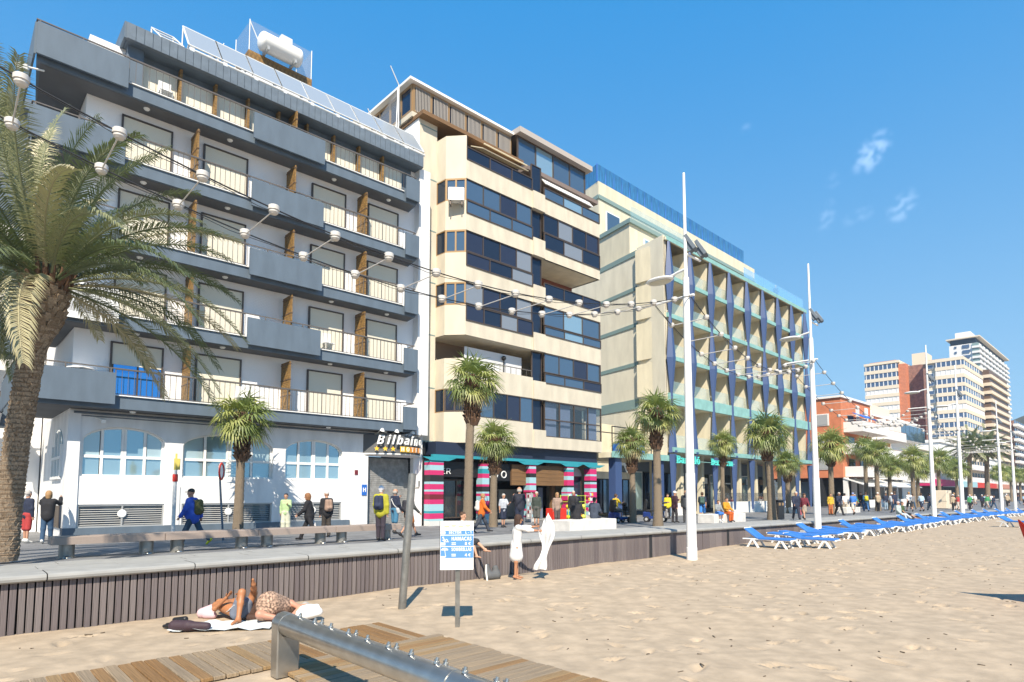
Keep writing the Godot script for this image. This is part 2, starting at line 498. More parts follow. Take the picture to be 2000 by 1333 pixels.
# ---------------------------------------------------------------- ground
func wall_v(u: float) -> float:   # the sea wall's line
	return 12.55
func edge_y(u: float) -> float:   # the promenade falls gently along its length ...
	var k := [[-100.0, 0.29], [15.0, 0.29], [34.0, 0.16], [51.0, 0.09], [67.0, -0.05], [101.0, -0.37], [900.0, -0.37]]
	for q in k.size() - 1:
		if u <= k[q + 1][0]: return lerpf(k[q][1], k[q + 1][1], (u - k[q][0]) / (k[q + 1][0] - k[q][0]))
	return -0.37
func prom_y(u: float, v: float) -> float:   # ... and towards the buildings
	return edge_y(u) * (1.0 - clampf((v - 13.4) / 10.6, 0.0, 1.0))
func prom_at(x: float, d: float) -> float: return prom_y(x * CA + d * SA, -x * SA + d * CA)
func sand_y(u: float, v: float) -> float:
	return lerpf(-0.61, -0.50, smoothstep(18.0, 26.0, u)) - 0.3 * smoothstep(60.0, 100.0, u) - 0.05 * (1.0 - smoothstep(7.0, 10.5, v)) * (1.0 - smoothstep(8.0, 12.0, u)) + 0.02 * sin(u * 1.3 + v) * sin(v * 1.1 - u * 0.4) - 0.005 * maxf(0.0, -v)

func ground() -> void:
	var us := []
	var vs := []
	var x := -14.0
	while x < 700.0:
		us.append(x)
		x += 0.05 if x > 0.0 and x < 15.0 else (0.1 if x > -3.0 and x < 24.0 else (0.2 if x > -3.0 and x < 40.0 else (0.6 if x < 90.0 else 30.0)))
	var y := -120.0
	while y < 13.0:
		vs.append(y)
		y += 0.05 if y > -0.5 else (0.5 if y > -12.0 else 9.0)
	var h := PackedFloat32Array()
	var nu := us.size()
	h.resize(nu * vs.size())
	var f := FastNoiseLite.new()
	f.seed = 8; f.frequency = 0.9; f.fractal_octaves = 3
	for j in vs.size():
		for k in nu:
			h[j * nu + k] = sand_y(us[k], vs[j]) + 0.009 * f.get_noise_2d(us[k], vs[j])
	var r := RandomNumberGenerator.new()
	r.seed = 21
	var find := func(list: Array, q: float) -> int: return list.bsearch(q)
	for k in 950:                                        # footprints
		var pu := r.randf_range(0.5, 38.0)
		var pv := r.randf_range(-1.5, 12.6)
		if pu < 6.8 and pv < 9.6: continue
		if pv > 11.9: continue
		var an := r.randf_range(-0.5, 0.5) + (PI / 2 if r.randf() < 0.3 else 0.0)
		var s := r.randf_range(0.8, 1.4)
		var dep := r.randf_range(0.02, 0.085)
		var k0: int = find.call(us, pu - 0.4)
		var j0: int = find.call(vs, pv - 0.4)
		for j in range(j0, mini(j0 + 16, vs.size())):
			for i in range(k0, mini(k0 + 16, nu)):
				var du: float = us[i] - pu
				var dv: float = vs[j] - pv
				var a := (du * cos(an) + dv * sin(an)) / (0.12 * s)
				var b := (-du * sin(an) + dv * cos(an)) / (0.05 * s)
				var q := a * a + b * b
				h[j * nu + i] += -dep * exp(-q * q) + dep * 0.16 * exp(-(sqrt(q) - 1.7) * (sqrt(q) - 1.7) * 4.0)
	var m := MB.new()
	for j in vs.size():
		for k in nu:
			m.v.append(W(us[k], h[j * nu + k], vs[j]))
			var ka := maxi(k - 1, 0); var kb := mini(k + 1, nu - 1); var ja := maxi(j - 1, 0); var jb := mini(j + 1, vs.size() - 1)
			var gu: float = (h[j * nu + kb] - h[j * nu + ka]) / (us[kb] - us[ka])
			var gv: float = (h[jb * nu + k] - h[ja * nu + k]) / (vs[jb] - vs[ja])
			var q := W(-gu, 1.0, -gv)
			m.n.append(q.normalized())
	for j in vs.size() - 1:
		for k in nu - 1:
			var a := j * nu + k
			m.i.append_array([a, a + nu, a + nu + 1, a, a + nu + 1, a + 1])
	structure("sand", m, mats["sand"])
	m = MB.new()                                          # dark bits of twig, shell and weed lying about
	for k in 420:
		var pu := r.randf_range(0.5, 40.0)
		var pv := r.randf_range(-2.0, 12.2)
		if pu < 6.8 and pv < 9.8: continue
		var s := r.randf_range(0.012, 0.045)
		m.obox(Transform3D(Basis.from_euler(Vector3(0, r.randf() * TAU, r.randf_range(-0.2, 0.2))), W(pu, sand_y(pu, pv) + 0.004, pv)), Vector3(s * r.randf_range(1.0, 2.6), 0.012, s * 0.5))
	meta(put(self, "beach_litter", m, M("bits", C(0.10, 0.075, 0.05), 0.9)), "tiny dark twigs, shells and weed scattered over the sand", "litter", "", "stuff")
	# the promenade: dark paving back to the buildings and far along the front
	m = MB.new()
	var prev := -30.0
	for u in [-12.0, 0.0, 10.0, 20.0, 24.0, 28.0, 32.0, 36.0, 50.0, 70.0, 95.0, 140.0, 260.0, 700.0]:
		if prev > -30.0: 
			m.quad(W(prev, edge_y(prev), 13.4), W(u, edge_y(u), 13.4), W(u, 0, 24.0), W(prev, 0, 24.0))
			m.quad(W(prev, 0, 24.0), W(u, 0, 24.0), W(u, 0, 140), W(prev, 0, 140))
		prev = u
	structure("promenade", m, mats["paving"])
	var strip := structure("paving_strip", path_box(-12.0, 120.0, 0.70, 0.86, -0.3, 0.03), mats["stone"])
	var u0 := -1.0
	var k2 := 0
	while u0 < 46.0:                                      # pale slabs laid beside the coping, two rows
		for row in 2:
			var q := path_box(u0 + 0.006 + row * 0.4, u0 + 1.19 + row * 0.4, 0.87 + row * 0.8, 1.66 + row * 0.8, -0.1, 0.012 - 0.02 * row + 0.003 * ((k2 * 7 + row * 3) % 3))
			put(strip, "paving_slab", q, mats["stone"])
		u0 += 1.2
		k2 += 1
	# land beyond the town, and a hill
	m = MB.new()
	var ring := []
	for k in 25:
		var an := lerpf(-20.0, 70.0, k / 24.0)
		var hh := 16.0 + 22.0 * absf(sin(k * 0.9)) + 26.0 * exp(-pow((an - 41.0) / 5.0, 2))
		ring.append([Vector3(sin(deg_to_rad(an)) * 620, hh, -cos(deg_to_rad(an)) * 620), Vector3(sin(deg_to_rad(an)) * 700, -2, -cos(deg_to_rad(an)) * 700), Vector3(sin(deg_to_rad(an)) * 560, -2, -cos(deg_to_rad(an)) * 560)])
	for k in 24:
		m.quad(ring[k][2], ring[k + 1][2], ring[k + 1][0], ring[k][0])
		m.quad(ring[k + 1][1], ring[k][1], ring[k][0], ring[k + 1][0])
	structure("hill", m, mats["hill"])

# a box that follows the sea wall's line, from d0 to d1 behind it
func path_box(u0: float, u1: float, d0: float, d1: float, y0: float, y1: float) -> MB:
	var m := MB.new()
	var n := maxi(1, int((u1 - u0) / 3.0))
	for k in n:
		var a := lerpf(u0, u1, float(k) / n)
		var b := lerpf(u0, u1, float(k + 1) / n)
		var ya := edge_y(a) + y0
		var yb := edge_y(b) + y0
		var q := [W(a, ya, wall_v(a) + d0), W(b, yb, wall_v(b) + d0), W(b, yb, wall_v(b) + d1), W(a, ya, wall_v(a) + d1)]
		var up := Vector3(0, y1 - y0, 0)
		m.quad(q[0] + up, q[1] + up, q[2] + up, q[3] + up); m.quad(q[0], q[1], q[1] + up, q[0] + up); m.quad(q[2], q[3], q[3] + up, q[2] + up)
		if k == 0: m.quad(q[3], q[0], q[0] + up, q[3] + up)
		if k == n - 1: m.quad(q[1], q[2], q[2] + up, q[1] + up)
	return m

func sea_wall() -> void:
	var t := thing("sea_wall", "low beach wall faced with weathered grey brown vertical slats under a pale stone coping", "wall", Vector3.ZERO, 0.0)
	put(t, "backing", path_box(-3.0, 130.0, 0.06, 0.3, -1.6, 0.0), mats["shadow_gap"])
	var slat := MB.new()
	slat.box(Vector3(-0.042, -1.1, -0.03), Vector3(0.042, 0, 0.03))
	var sm := slat.mesh()
	var fine := MB.new()
	for k in 3: fine.box(Vector3(-0.115 + k * 0.08, -1.1, -0.03), Vector3(-0.115 + k * 0.08 + 0.067, 0, 0.03))
	var fm := fine.mesh()
	var board := MB.new()
	board.box(Vector3(-0.245, -1.1, -0.03), Vector3(0.245, 0, 0.03))
	var bm := board.mesh()
	var u := 0.55
	var n := 0
	while n < 297:
		var mesh := sm
		var step := 0.11
		if u > 12.5 and u < 21.5: mesh = fm; step = 0.241
		elif u >= 21.5: mesh = bm; step = 0.5 if n % 7 else 0.53
		var at := W(u, edge_y(u) - 0.075 + rng.randf_range(-0.02, 0.01), wall_v(u))
		put(t, "slat", mesh, mats["slat%d" % rng.randi_range(0, 3)], Transform3D(Basis.from_euler(Vector3(rng.randf_range(-0.012, 0.012), A - atan((wall_v(u + 0.5) - wall_v(u - 0.5)) * 1.0) * -1.0, rng.randf_range(-0.006, 0.006))), at))
		u += step
		n += 1
	meta(put(t, "far_slats", path_box(u, 130.0, -0.03, 0.03, -1.3, -0.07), mats["slat1"]), "", "", "", "stuff")
	for q in [18.35, 23.9, 33.8, 40.5, 47.0, 55.0]:  # narrow dark upright strips on the slat face
		put(t, "post", path_box(q, q + 0.16, -0.045, 0.03, -1.3, -0.06), mats["dark"])
	u = -3.0
	while u < 125.0:                                      # coping stones with a rounded nose
		var len := 2.2 if u < 60 else 8.0
		var m := MB.new()
		var seg := maxi(1, int(len / 2.5))
		for k in seg:
			var a := u + 0.008 + (len - 0.016) * k / seg
			var b := u + 0.008 + (len - 0.016) * (k + 1) / seg
			var pr := [[-0.09, -0.075], [-0.13, -0.05], [-0.14, -0.01], [-0.13, 0.025], [-0.09, 0.042], [-0.02, 0.047], [0.70, 0.047]]
			for w in pr.size() - 1:
				m.quad(W(a, pr[w][1] + edge_y(a), wall_v(a) + pr[w][0]), W(b, pr[w][1] + edge_y(b), wall_v(b) + pr[w][0]), W(b, pr[w + 1][1] + edge_y(b), wall_v(b) + pr[w + 1][0]), W(a, pr[w + 1][1] + edge_y(a), wall_v(a) + pr[w + 1][0]))
			m.quad(W(a, edge_y(a) - 0.075, wall_v(a) + 0.2), W(b, edge_y(b) - 0.075, wall_v(b) + 0.2), W(b, edge_y(b) - 0.075, wall_v(b) - 0.09), W(a, edge_y(a) - 0.075, wall_v(a) - 0.09))
		put(t, "coping_stone", m, mats["stone"])
		u += len

# ---------------------------------------------------------------- the grey and white hotel on the left
func arch_pts(u0: float, u1: float, spring: float, top: float, n := 14) -> Array:
	var r := []
	for k in n + 1:
		var an := PI * (1.0 - float(k) / n)
		r.append(Vector2((u0 + u1) * 0.5 + cos(an) * (u1 - u0) * 0.5, spring + sin(an) * (top - spring)))
	return r
# part of a wall at v between u0..u1, y0..y1 with an arched opening a0..a1
func arch_wall(m: MB, u0: float, u1: float, y0: float, y1: float, a0: float, a1: float, sill: float, spring: float, top: float, v: float, dep: float) -> void:
	bl(m, u0, a0, y0, y1, v, v + dep); bl(m, a1, u1, y0, y1, v, v + dep); bl(m, a0, a1, y0, sill, v, v + dep)
	var p := arch_pts(a0, a1, spring, top)
	for k in p.size() - 1:
		var a: Vector2 = p[k]
		var b: Vector2 = p[k + 1]
		m.quad(L(a.x, a.y, v), L(b.x, b.y, v), L(b.x, y1, v), L(a.x, y1, v))
		m.quad(L(b.x, b.y, v), L(a.x, a.y, v), L(a.x, a.y, v + dep), L(b.x, b.y, v + dep))
	if spring > sill:
		pass
func arched_window(p: Node, a0: float, a1: float, sill: float, spring: float, top: float, v: float, turn := false) -> void:
	var m := MB.new()
	var pts := arch_pts(a0 + 0.03, a1 - 0.03, spring, top - 0.03)
	for k in pts.size() - 1:
		m.tube([L(pts[k].x, pts[k].y, v), L(pts[k + 1].x, pts[k + 1].y, v)], [0.045, 0.045], 6)
	var w := a1 - a0
	for q in [0.0, 0.235, 0.485, 0.515, 0.765, 1.0]:
		var u: float = a0 + 0.04 + (w - 0.08) * q
		var x := clampf((u - (a0 + a1) * 0.5) / (w * 0.5), -0.97, 0.97)
		bl(m, u - 0.045, u + 0.045, sill, spring + (top - spring) * sqrt(1 - x * x) - 0.02, v - 0.045, v + 0.045)
	bl(m, a0, a1, sill + 0.66, sill + 0.76, v - 0.05, v + 0.05)
	bl(m, a0 - 0.06, a1 + 0.06, sill - 0.05, sill + 0.06, v - 0.1, v + 0.06)
	var f := put(p, "window", m, mats["white"])
	var e := [0.0, 0.235, 0.5, 0.765, 1.0]
	for k in 4:
		var ua: float = a0 + w * e[k] + 0.05
		var ub: float = a0 + w * e[k + 1] - 0.05
		var poly := PackedVector2Array([Vector2(ua, sill + 0.74), Vector2(ub, sill + 0.74)])
		for s in 5:
			var u := lerpf(ub, ua, s / 4.0)
			var x := clampf((u - (a0 + a1) * 0.5) / (w * 0.5), -0.98, 0.98)
			poly.append(Vector2(u, maxf(spring + (top - spring) * sqrt(1 - x * x) - 0.03, sill + 0.9)))
		var g := MB.new()
		g.prism(poly, T(L(0, 0, v + 0.012)), 0.01)
		put(f, "pane", g, mats["window_teal" if (k + int(a0)) % 3 else "window_pale"])
		put(f, "pane", one(ua, ub, sill + 0.05, sill + 0.68, v, v + 0.012), mats["window_teal"])

func railing(m: MB, u0: float, u1: float, y: float, v: float, h := 0.92, step := 0.125, posts := true) -> void:
	bl(m, u0, u1, y + h - 0.02, y + h + 0.02, v - 0.025, v + 0.025)
	bl(m, u0, u1, y + 0.06, y + 0.085, v - 0.012, v + 0.012)
	var n := maxi(1, int((u1 - u0) / step))
	for k in n + 1:
		var u := lerpf(u0, u1, float(k) / n)
		var w := 0.018 if posts and k % 8 == 0 else 0.008
		bl(m, u - w, u + w, y, y + h - 0.02, v - 0.008, v + 0.008)

func hotel_left() -> void:
	OU = 3.3; OV = 25.9
	var t := thing("hotel", "white brick hotel with slate grey balconies, arched ground floor windows and three star sign", "building", W(OU, 0, OV))
	var wall := MB.new()
	bl(wall, 3.3, 18.05, 4.55, 18.35, 26.0, 38.0)
	put(t, "wall", wall, mats["white_brick"])
	wall = MB.new()
	# ground floor wall with three arches, basement openings and the shuttered doorway
	arch_wall(wall, 3.3, 6.62, 1.24, 4.56, 3.67, 6.3, 2.24, 3.46, 4.04, 25.9, 0.3)
	arch_wall(wall, 6.62, 10.68, 1.24, 4.56, 6.92, 10.42, 2.24, 3.46, 4.02, 25.9, 0.3)
	arch_wall(wall, 10.68, 14.9, 1.24, 4.56, 10.95, 13.62, 2.24, 3.46, 4.02, 25.9, 0.3)
	for q in [[3.3, 3.65], [6.35, 6.95], [10.42, 10.9], [13.62, 14.9]]: bl(wall, q[0], q[1], 0.42, 1.24, 25.9, 26.2)
	bl(wall, 17.52, 18.05, 0.0, 4.56, 25.9, 26.2)
	bl(wall, 14.9, 17.52, 3.42, 4.56, 25.9, 26.2)
	bl(wall, 3.32, 14.9, 0.4, 4.5, 26.32, 26.6)
	put(t, "ground_floor_wall", wall, mats["white_wall"])
	put(t, "pilaster", one(3.26, 3.62, 0.44, 4.5, 25.84, 25.9), mats["white_wall"])
	put(t, "pilaster", one(6.36, 6.86, 0.44, 1.9, 25.86, 25.9), mats["white_wall"])
	put(t, "pilaster", one(14.05, 14.9, 0.02, 3.4, 25.8, 25.9), mats["white_wall"])
	put(t, "party_wall", one(17.45, 18.12, 4.56, 18.4, 25.55, 26.0), mats["white_wall"])
	put(t, "plinth", one(3.24, 14.0, 0.0, 0.43, 25.82, 26.3), mats["grey_paint"])
	arched_window(t, 3.67, 6.3, 2.24, 3.46, 4.04, 26.1)
	arched_window(t, 6.92, 10.42, 2.24, 3.46, 4.02, 26.1)
	arched_window(t, 10.95, 13.62, 2.24, 3.46, 4.02, 26.1)
	for q in [[3.65, 6.35], [6.95, 10.42], [10.9, 13.62]]:
		var m := MB.new()
		bl(m, q[0], q[1], 1.18, 1.24, 25.93, 26.05); bl(m, q[0], q[1], 0.43, 0.48, 25.93, 26.05)
		for k in 3: bl(m, lerpf(q[0], q[1] - 0.05, k / 2.0), lerpf(q[0], q[1] - 0.05, k / 2.0) + 0.05, 0.48, 1.18, 25.93, 26.05)
		var f := put(t, "basement_window", m, mats["grey_metal"])
		for k in 9:
			var s := MB.new()
			s.obox(T(L((q[0] + q[1]) * 0.5, 0.52 + k * 0.078, 25.99), 0.6), Vector3(q[1] - q[0] - 0.1, 0.006, 0.05))
			put(f, "louvre_slat", s, mats["grey_metal"])
		put(f, "pane", one(q[0], q[1], 0.45, 1.22, 26.08, 26.1), mats["window_mid"])
		var d := MB.new()
		d.lathe([[0.0, 0.03], [0.12, 0.025], [0.15, 0.0], [0.0, 0.0]], T(L((q[0] + q[1]) * 0.5, 0.9, 25.93), PI / 2), 16)
		put(f, "vent_disc", d, mats["white"])
	# roller shutter in the doorway
	put(t, "door_recess", one(14.9, 17.52, 0.0, 3.42, 26.5, 26.6), mats["grey_dark"])
	var sh := put(t, "roller_shutter", one(14.95, 17.47, 0.0, 3.35, 26.3, 26.34), mats["shutter_grey"])
	for k in 36:
		var s := MB.new()
		s.obox(T(L(16.21, 0.05 + k * 0.092, 26.29), -0.12), Vector3(2.5, 0.082, 0.016))
		put(sh, "shutter_slat", s, mats["shutter_grey"])
	# curved sign above the door
	var pl := PackedVector2Array()
	for k in 13:
		var a := lerpf(-1.0, 1.0, k / 12.0)
		pl.append(Vector2(16.3 - OU + a * 1.78, -0.15 + 0.95 * (1 - a * a)))
	pl.append(Vector2(18.08 - OU, -0.2)); pl.append(Vector2(14.52 - OU, -0.2))
	var board := MB.new()
	board.prism(pl, T(Vector3(0, 4.42, 0), PI / 2), 0.88)
	var sg := put(t, "hotel_sign", board, M("sign_grey", C(0.11, 0.115, 0.12), 0.55))
	var rim := MB.new()
	rim.prism(pl, T(Vector3(0, 3.545, 0), PI / 2), 0.06)
	put(sg, "rim", rim, mats["white"])
	var word := "Bilbaíno"
	var at := 14.98
	for k in 8:
		var wid: float = [0.50, 0.22, 0.22, 0.42, 0.42, 0.24, 0.42, 0.42][k]
		var a := (at + wid * 0.5 - 16.3) / 1.78
		var z := 0.85 * (1 - a * a) + 0.12
		text(sg, "letter", word[k], 0.42, mats["white"], Transform3D(Basis.from_euler(Vector3(0, atan(1.07 * a), 0)) * Basis(Vector3(1, 0, 0), Vector3(0.25, 1, 0), Vector3(0, 0, 1)), Vector3(at + wid * 0.5 - OU, 4.16, z)), true, 0.05)
		at += wid * 0.93 + 0.01
	for k in 3:
		var m := MB.new()
		var st := PackedVector2Array()
		for w in 10: st.append(Vector2(sin(TAU * w / 10), cos(TAU * w / 10)) * (0.13 if w % 2 == 0 else 0.055))
		m.prism(st, Transform3D(), 0.03)
		var u := 15.08 + k * 0.34
		var a := (u - 16.3) / 1.78
		put(sg, "star", m, mats["yellow"], Transform3D(Basis.from_euler(Vector3(0, atan(1.07 * a), 0)), Vector3(u - OU, 3.74, 0.85 * (1 - a * a) + 0.1)))
	for k in 5:
		var u := 16.25 + k * 0.3
		var a := (u - 16.3) / 1.78
		var bx := Transform3D(Basis.from_euler(Vector3(0, atan(1.07 * a), 0)), Vector3(u - OU, 3.74, 0.85 * (1 - a * a) + 0.09))
		var m := MB.new()
		m.box(Vector3(-0.13, -0.13, 0), Vector3(0.13, 0.13, 0.02))
		put(sg, "tile", m, mats["yellow" if k < 2 else "orange_paint"], bx)
		text(sg, "letter", "HOTEL"[k], 0.2, mats["white"], bx.translated_local(Vector3(0, 0, 0.02)), true, 0.03)
	for q in [15.2, 16.0, 16.9, 17.6]:
		var m := MB.new()
		m.bar(L(q, 4.42, 25.7), L(q, 4.62, 25.2), 0.02)
		m.lathe([[0.0, 0.1], [0.06, 0.08], [0.13, -0.02], [0.0, -0.02]], T(L(q, 4.6, 25.1), 0.5))
		put(sg, "spotlight", m, mats["plastic_white"])
	# small plates by the door
	var hp := put(t, "hotel_plate", one(14.58, 14.83, 1.55, 2.05, 25.76, 25.8), mats["deep_blue"])
	text(hp, "letter", "H", 0.2, mats["white"], T(L(14.705, 1.8, 25.76)), true, 0.015)
	put(t, "number_plate", one(14.2, 14.36, 2.5, 2.72, 25.77, 25.8), mats["maroon"])
	var cm := MB.new()
	cm.obox(T(L(4.25, 4.2, 25.75), 0.2), Vector3(0.14, 0.12, 0.3)); cm.bar(L(4.05, 4.3, 25.9), L(4.25, 4.25, 25.75), 0.025)
	put(t, "camera", cm, mats["plastic_white"])
	# pipes and cables under the first balcony
	var pp := MB.new()
	pp.bar(L(3.4, 4.46, 25.82), L(15.2, 4.46, 25.82), 0.045); pp.bar(L(3.4, 4.36, 25.86), L(9.0, 4.34, 25.86), 0.018)
	put(t, "pipe", pp, mats["grey_dark"])
	var bx2 := MB.new()
	bx2.obox(T(L(9.3, 4.36, 25.8)), Vector3(0.5, 0.16, 0.12))
	put(t, "junction_box", bx2, mats["grey_metal"])
	# upper floors
	var win := [[4.4, 6.12], [7.25, 9.0], [11.85, 13.55], [14.72, 16.45]]
	for k in range(1, 6):
		var yb := 4.6 + 2.87 * (k - 1)
		var fy := yb + 0.45
		var slab := MB.new()
		var plan := PackedVector2Array([Vector2(1.75, 25.08), Vector2(16.95, 25.08), Vector2(17.1, 26.02), Vector2(3.3, 26.02), Vector2(3.25, 30.2), Vector2(2.2, 30.2)])
		var q := PackedVector2Array()
		for p in plan: q.append(Vector2(p.x - OU, OV - p.y))
		slab.prism(flip(q), T(Vector3(0, fy, 0), PI / 2), 0.45)
		var b := put(t, "balcony", slab, mats["grey_paint"])
		var so := MB.new()
		so.prism(flip(PackedVector2Array([q[0] + Vector2(0.12, -0.12), q[1] + Vector2(-0.1, -0.12), q[2] + Vector2(-0.1, 0.05), q[3] + Vector2(0, 0.05), q[4], q[5]])), T(Vector3(0, yb + 0.0, 0), PI / 2), 0.012)
		put(b, "soffit_shade", so, mats["soffit_shade"])
		for u in [5.1, 8.1, 12.7, 15.6]:
			var lm := MB.new()
			lm.lathe([[0.0, -0.07], [0.08, -0.06], [0.11, -0.02], [0.11, 0.0]], T(L(u, yb - 0.01, 25.5)), 12)
			put(b, "ceiling_lamp", lm, mats["plastic_white"])
		var panels := [[1.72, 4.42]] if k == 1 else [[1.72, 4.36], [8.82, 11.92]]
		for pn in panels: put(b, "balcony_panel", one(pn[0], pn[1], yb + 0.12, yb + 1.22, 24.84, 24.93), mats["grey_paint"])
		var side := MB.new()
		side.quad(L(1.72, yb + 0.12, 30.1 - 0.0), L(1.72, yb + 0.12, 24.95), L(1.72, yb + 1.22, 24.95), L(1.72, yb + 1.22, 30.1))
		put(b, "balcony_panel", one(1.66, 1.72, yb + 0.12, yb + 1.22, 24.93, 30.1), mats["grey_paint"])
		put(b, "balcony_panel", one(16.22, 17.0, yb + 0.1, yb + 1.2, 24.85, 24.94), mats["grey_paint"])
		put(b, "balcony_panel", one(16.94, 17.02, yb + 0.1, yb + 1.2, 25.02, 25.95), mats["grey_paint"])
		var r := MB.new()
		bl(r, 1.7, 16.95, yb + 1.4, yb + 1.44, 25.06, 25.11)
		bl(r, 1.7, 1.75, yb + 1.4, yb + 1.44, 25.1, 30.1)
		bl(r, 16.9, 16.95, yb + 1.4, yb + 1.44, 25.1, 25.95)
		for u in [1.8, 3.0, 4.3]: bl(r, u - 0.02, u + 0.02, yb + 1.2, yb + 1.42, 25.04, 25.08)
		if k == 5: bl(r, 1.7, 4.4, yb + 1.28, yb + 1.31, 25.06, 25.1)
		var runs := [[4.45, 16.2]] if k == 1 else [[4.4, 8.8], [11.95, 16.2]]
		for rn in runs: railing(r, rn[0], rn[1], fy, 25.09, 0.95, 0.19 if k < 5 else 0.21)
		if k > 1:
			for u in [9.6, 10.4, 11.2]: bl(r, u - 0.02, u + 0.02, yb + 1.15, yb + 1.42, 25.04, 25.08)
		put(b, "railing", r, mats["rail"])
		put(b, "sill", one(4.4, 16.2, fy, fy + 0.035, 25.02, 25.2), mats["white"])
		if k < 5:
			for u in [6.82, 10.72, 14.2]:
				var pt := put(b, "partition", one(u - 0.03, u + 0.03, fy + 0.05, yb + 2.62, 25.12, 25.98), mats["ochre"])
				for y in [0.02, 0.68, 1.35, 2.02]: put(pt, "batten", one(u - 0.045, u + 0.045, fy + y + 0.03, fy + y + 0.07, 25.1, 25.99), mats["brown"])
			for w in 4:
				var m := MB.new()
				var a: float = win[w][0]
				var c: float = win[w][1]
				bl(m, a, a + 0.06, fy, yb + 2.55, 25.9, 26.03); bl(m, c - 0.06, c, fy, yb + 2.55, 25.9, 26.03); bl(m, a, c, yb + 2.49, yb + 2.55, 25.9, 26.03)
				var f := put(b, "window", m, mats["frame_brown"])
				if k == 1 and w == 0:
					put(f, "shutter", one(a + 0.06, c - 0.06, yb + 1.72, yb + 2.49, 25.94, 25.97), mats["cream_slat"])
					for s in 2:
						var pa := lerpf(a + 0.06, c - 0.06, s * 0.5)
						put(f, "pane", one(pa + 0.03, pa + (c - a) * 0.5 - 0.06, fy + 0.05, yb + 1.72, 25.96, 25.98), mats["window_blue"])
						put(f, "pane_frame", one(pa, pa + 0.06, fy, yb + 1.72, 25.94, 25.97), mats["frame_brown"])
				else:
					put(f, "shutter", one(a + 0.06, c - 0.06, fy, yb + 2.49, 25.94, 25.97), mats["cream_slat"])
		else:
			put(b, "room_wall", one(4.45, 17.2, fy, 18.35, 25.98, 26.2), mats["grey_paint"])
			put(b, "corner_pillar", one(4.42, 4.95, fy, 18.35, 25.6, 25.98), mats["grey_paint"])
			for w in 9:
				var a := 5.0 + w * 1.3
				put(b, "shutter", one(a, a + 1.18, fy, 18.05, 25.9, 25.97), M("cream_upright", C(0.74, 0.70, 0.58), 0.6))
				if w: put(b, "post", one(a - 0.1, a - 0.01, fy, 18.25, 25.62, 25.9), mats["ochre"])
			for u in [10.72]:
				var pt := put(b, "partition", one(u - 0.03, u + 0.03, fy + 0.05, 18.3, 25.12, 25.98), mats["ochre"])
				for y in [0.02, 0.68, 1.35]: put(pt, "batten", one(u - 0.045, u + 0.045, fy + y + 0.03, fy + y + 0.07, 25.1, 25.99), mats["brown"])
		var ft := MB.new()
		ft.lathe([[0.0, 0.93], [0.42, 0.92], [0.43, 0.88], [0.05, 0.86], [0.04, 0.04], [0.3, 0.0]], T(L(3.5, fy, 25.6)), 16)
		put(b, "balcony_table", ft, mats["plastic_white"])
		var cu := 5.2 + fmod(k * 3.7, 9.0)
		if absf(cu - 6.8) > 0.6 and absf(cu - 10.7) > 0.6 and absf(cu - 14.2) > 0.6:
			var ch := MB.new()
			ch.obox(T(L(cu, fy + 0.44, 25.5)), Vector3(0.44, 0.04, 0.42)); ch.obox(T(L(cu, fy + 0.7, 25.72), 0.15), Vector3(0.44, 0.5, 0.03))
			for z in [[-0.2, -0.18], [0.2, -0.18], [-0.2, 0.18], [0.2, 0.18]]: ch.bar(L(cu + z[0], fy, 25.5 + z[1]), L(cu + z[0], fy + 0.44, 25.5 + z[1]), 0.018, 4)
			put(b, "balcony_chair", ch, mats["plastic_white"])
	# roof
	for k in 3: put(t, "roof_vent", one(5.0 + k * 0.55 + 0.3 * (k % 2), 5.3 + k * 0.55 + 0.3 * (k % 2), 18.66, 19.15 + 0.15 * (k % 2), 26.6, 27.0), mats["tin"])
	put(t, "roof", one(4.32, 17.5, 18.32, 18.66, 25.35, 37.0), mats["grey_paint"])
	var fs := put(t, "fascia", one(4.3, 17.45, 18.3, 18.92, 25.22, 25.35), mats["grey_light"])
	for k in 47: put(fs, "fascia_strip", one(4.32 + k * 0.279, 4.32 + k * 0.279 + 0.26, 18.31, 18.91, 25.195, 25.22), mats["grey_light"])
	put(t, "fascia", one(4.22, 4.3, 18.3, 18.92, 25.22, 33.0), mats["grey_paint"])
	# a lamp on a bracket at the balcony's corner, and a printed banner on the second balcony
	var fb := MB.new()
	fb.bar(L(2.0, 15.95, 25.35), L(1.5, 15.83, 25.3), 0.03); fb.bbox(T(L(1.4, 15.8, 25.3), 0.3, 0, 0.2), Vector3(0.34, 0.2, 0.26), 0.03)
	put(t, "corner_floodlight", fb, mats["plastic_white"])
	var bn := put(t, "banner", one(1.74, 4.4, 7.52, 8.78, 24.80, 24.838), mats["white"])
	for k in 11:
		var bu := 1.85 + k * 0.22
		var bh: float = [0.62, 0.7, 0.66, 0.52, 0.58, 0.4, 0.34, 0.28, 0.36, 0.22, 0.18][k]
		put(bn, "printed_picture", one(bu, bu + 0.2, 7.75, 7.75 + bh, 24.796, 24.80), M("print%d" % (k % 3), [C(0.28, 0.29, 0.31), C(0.38, 0.39, 0.41), C(0.46, 0.46, 0.47)][k % 3], 0.6))
	# the narrow side with its own arched window
	var fl := MB.new()
	bl(fl, 3.3, 3.6, 0.0, 4.56, 26.2, 38.0)
	put(t, "side_wall", fl, mats["white_wall"])
	var sw := MB.new()
	var sp := PackedVector2Array([Vector2(-1.05, 2.2), Vector2(1.05, 2.2)])
	for p in arch_pts(-1.05, 1.05, 3.3, 4.0): sp.append(Vector2(-p.x, p.y))
	sw.prism(sp, Transform3D(Basis.from_euler(Vector3(0, -PI / 2, 0)), L(3.3, 0, 28.2)), 0.03)
	var sf := put(t, "window", sw, mats["window_teal"])
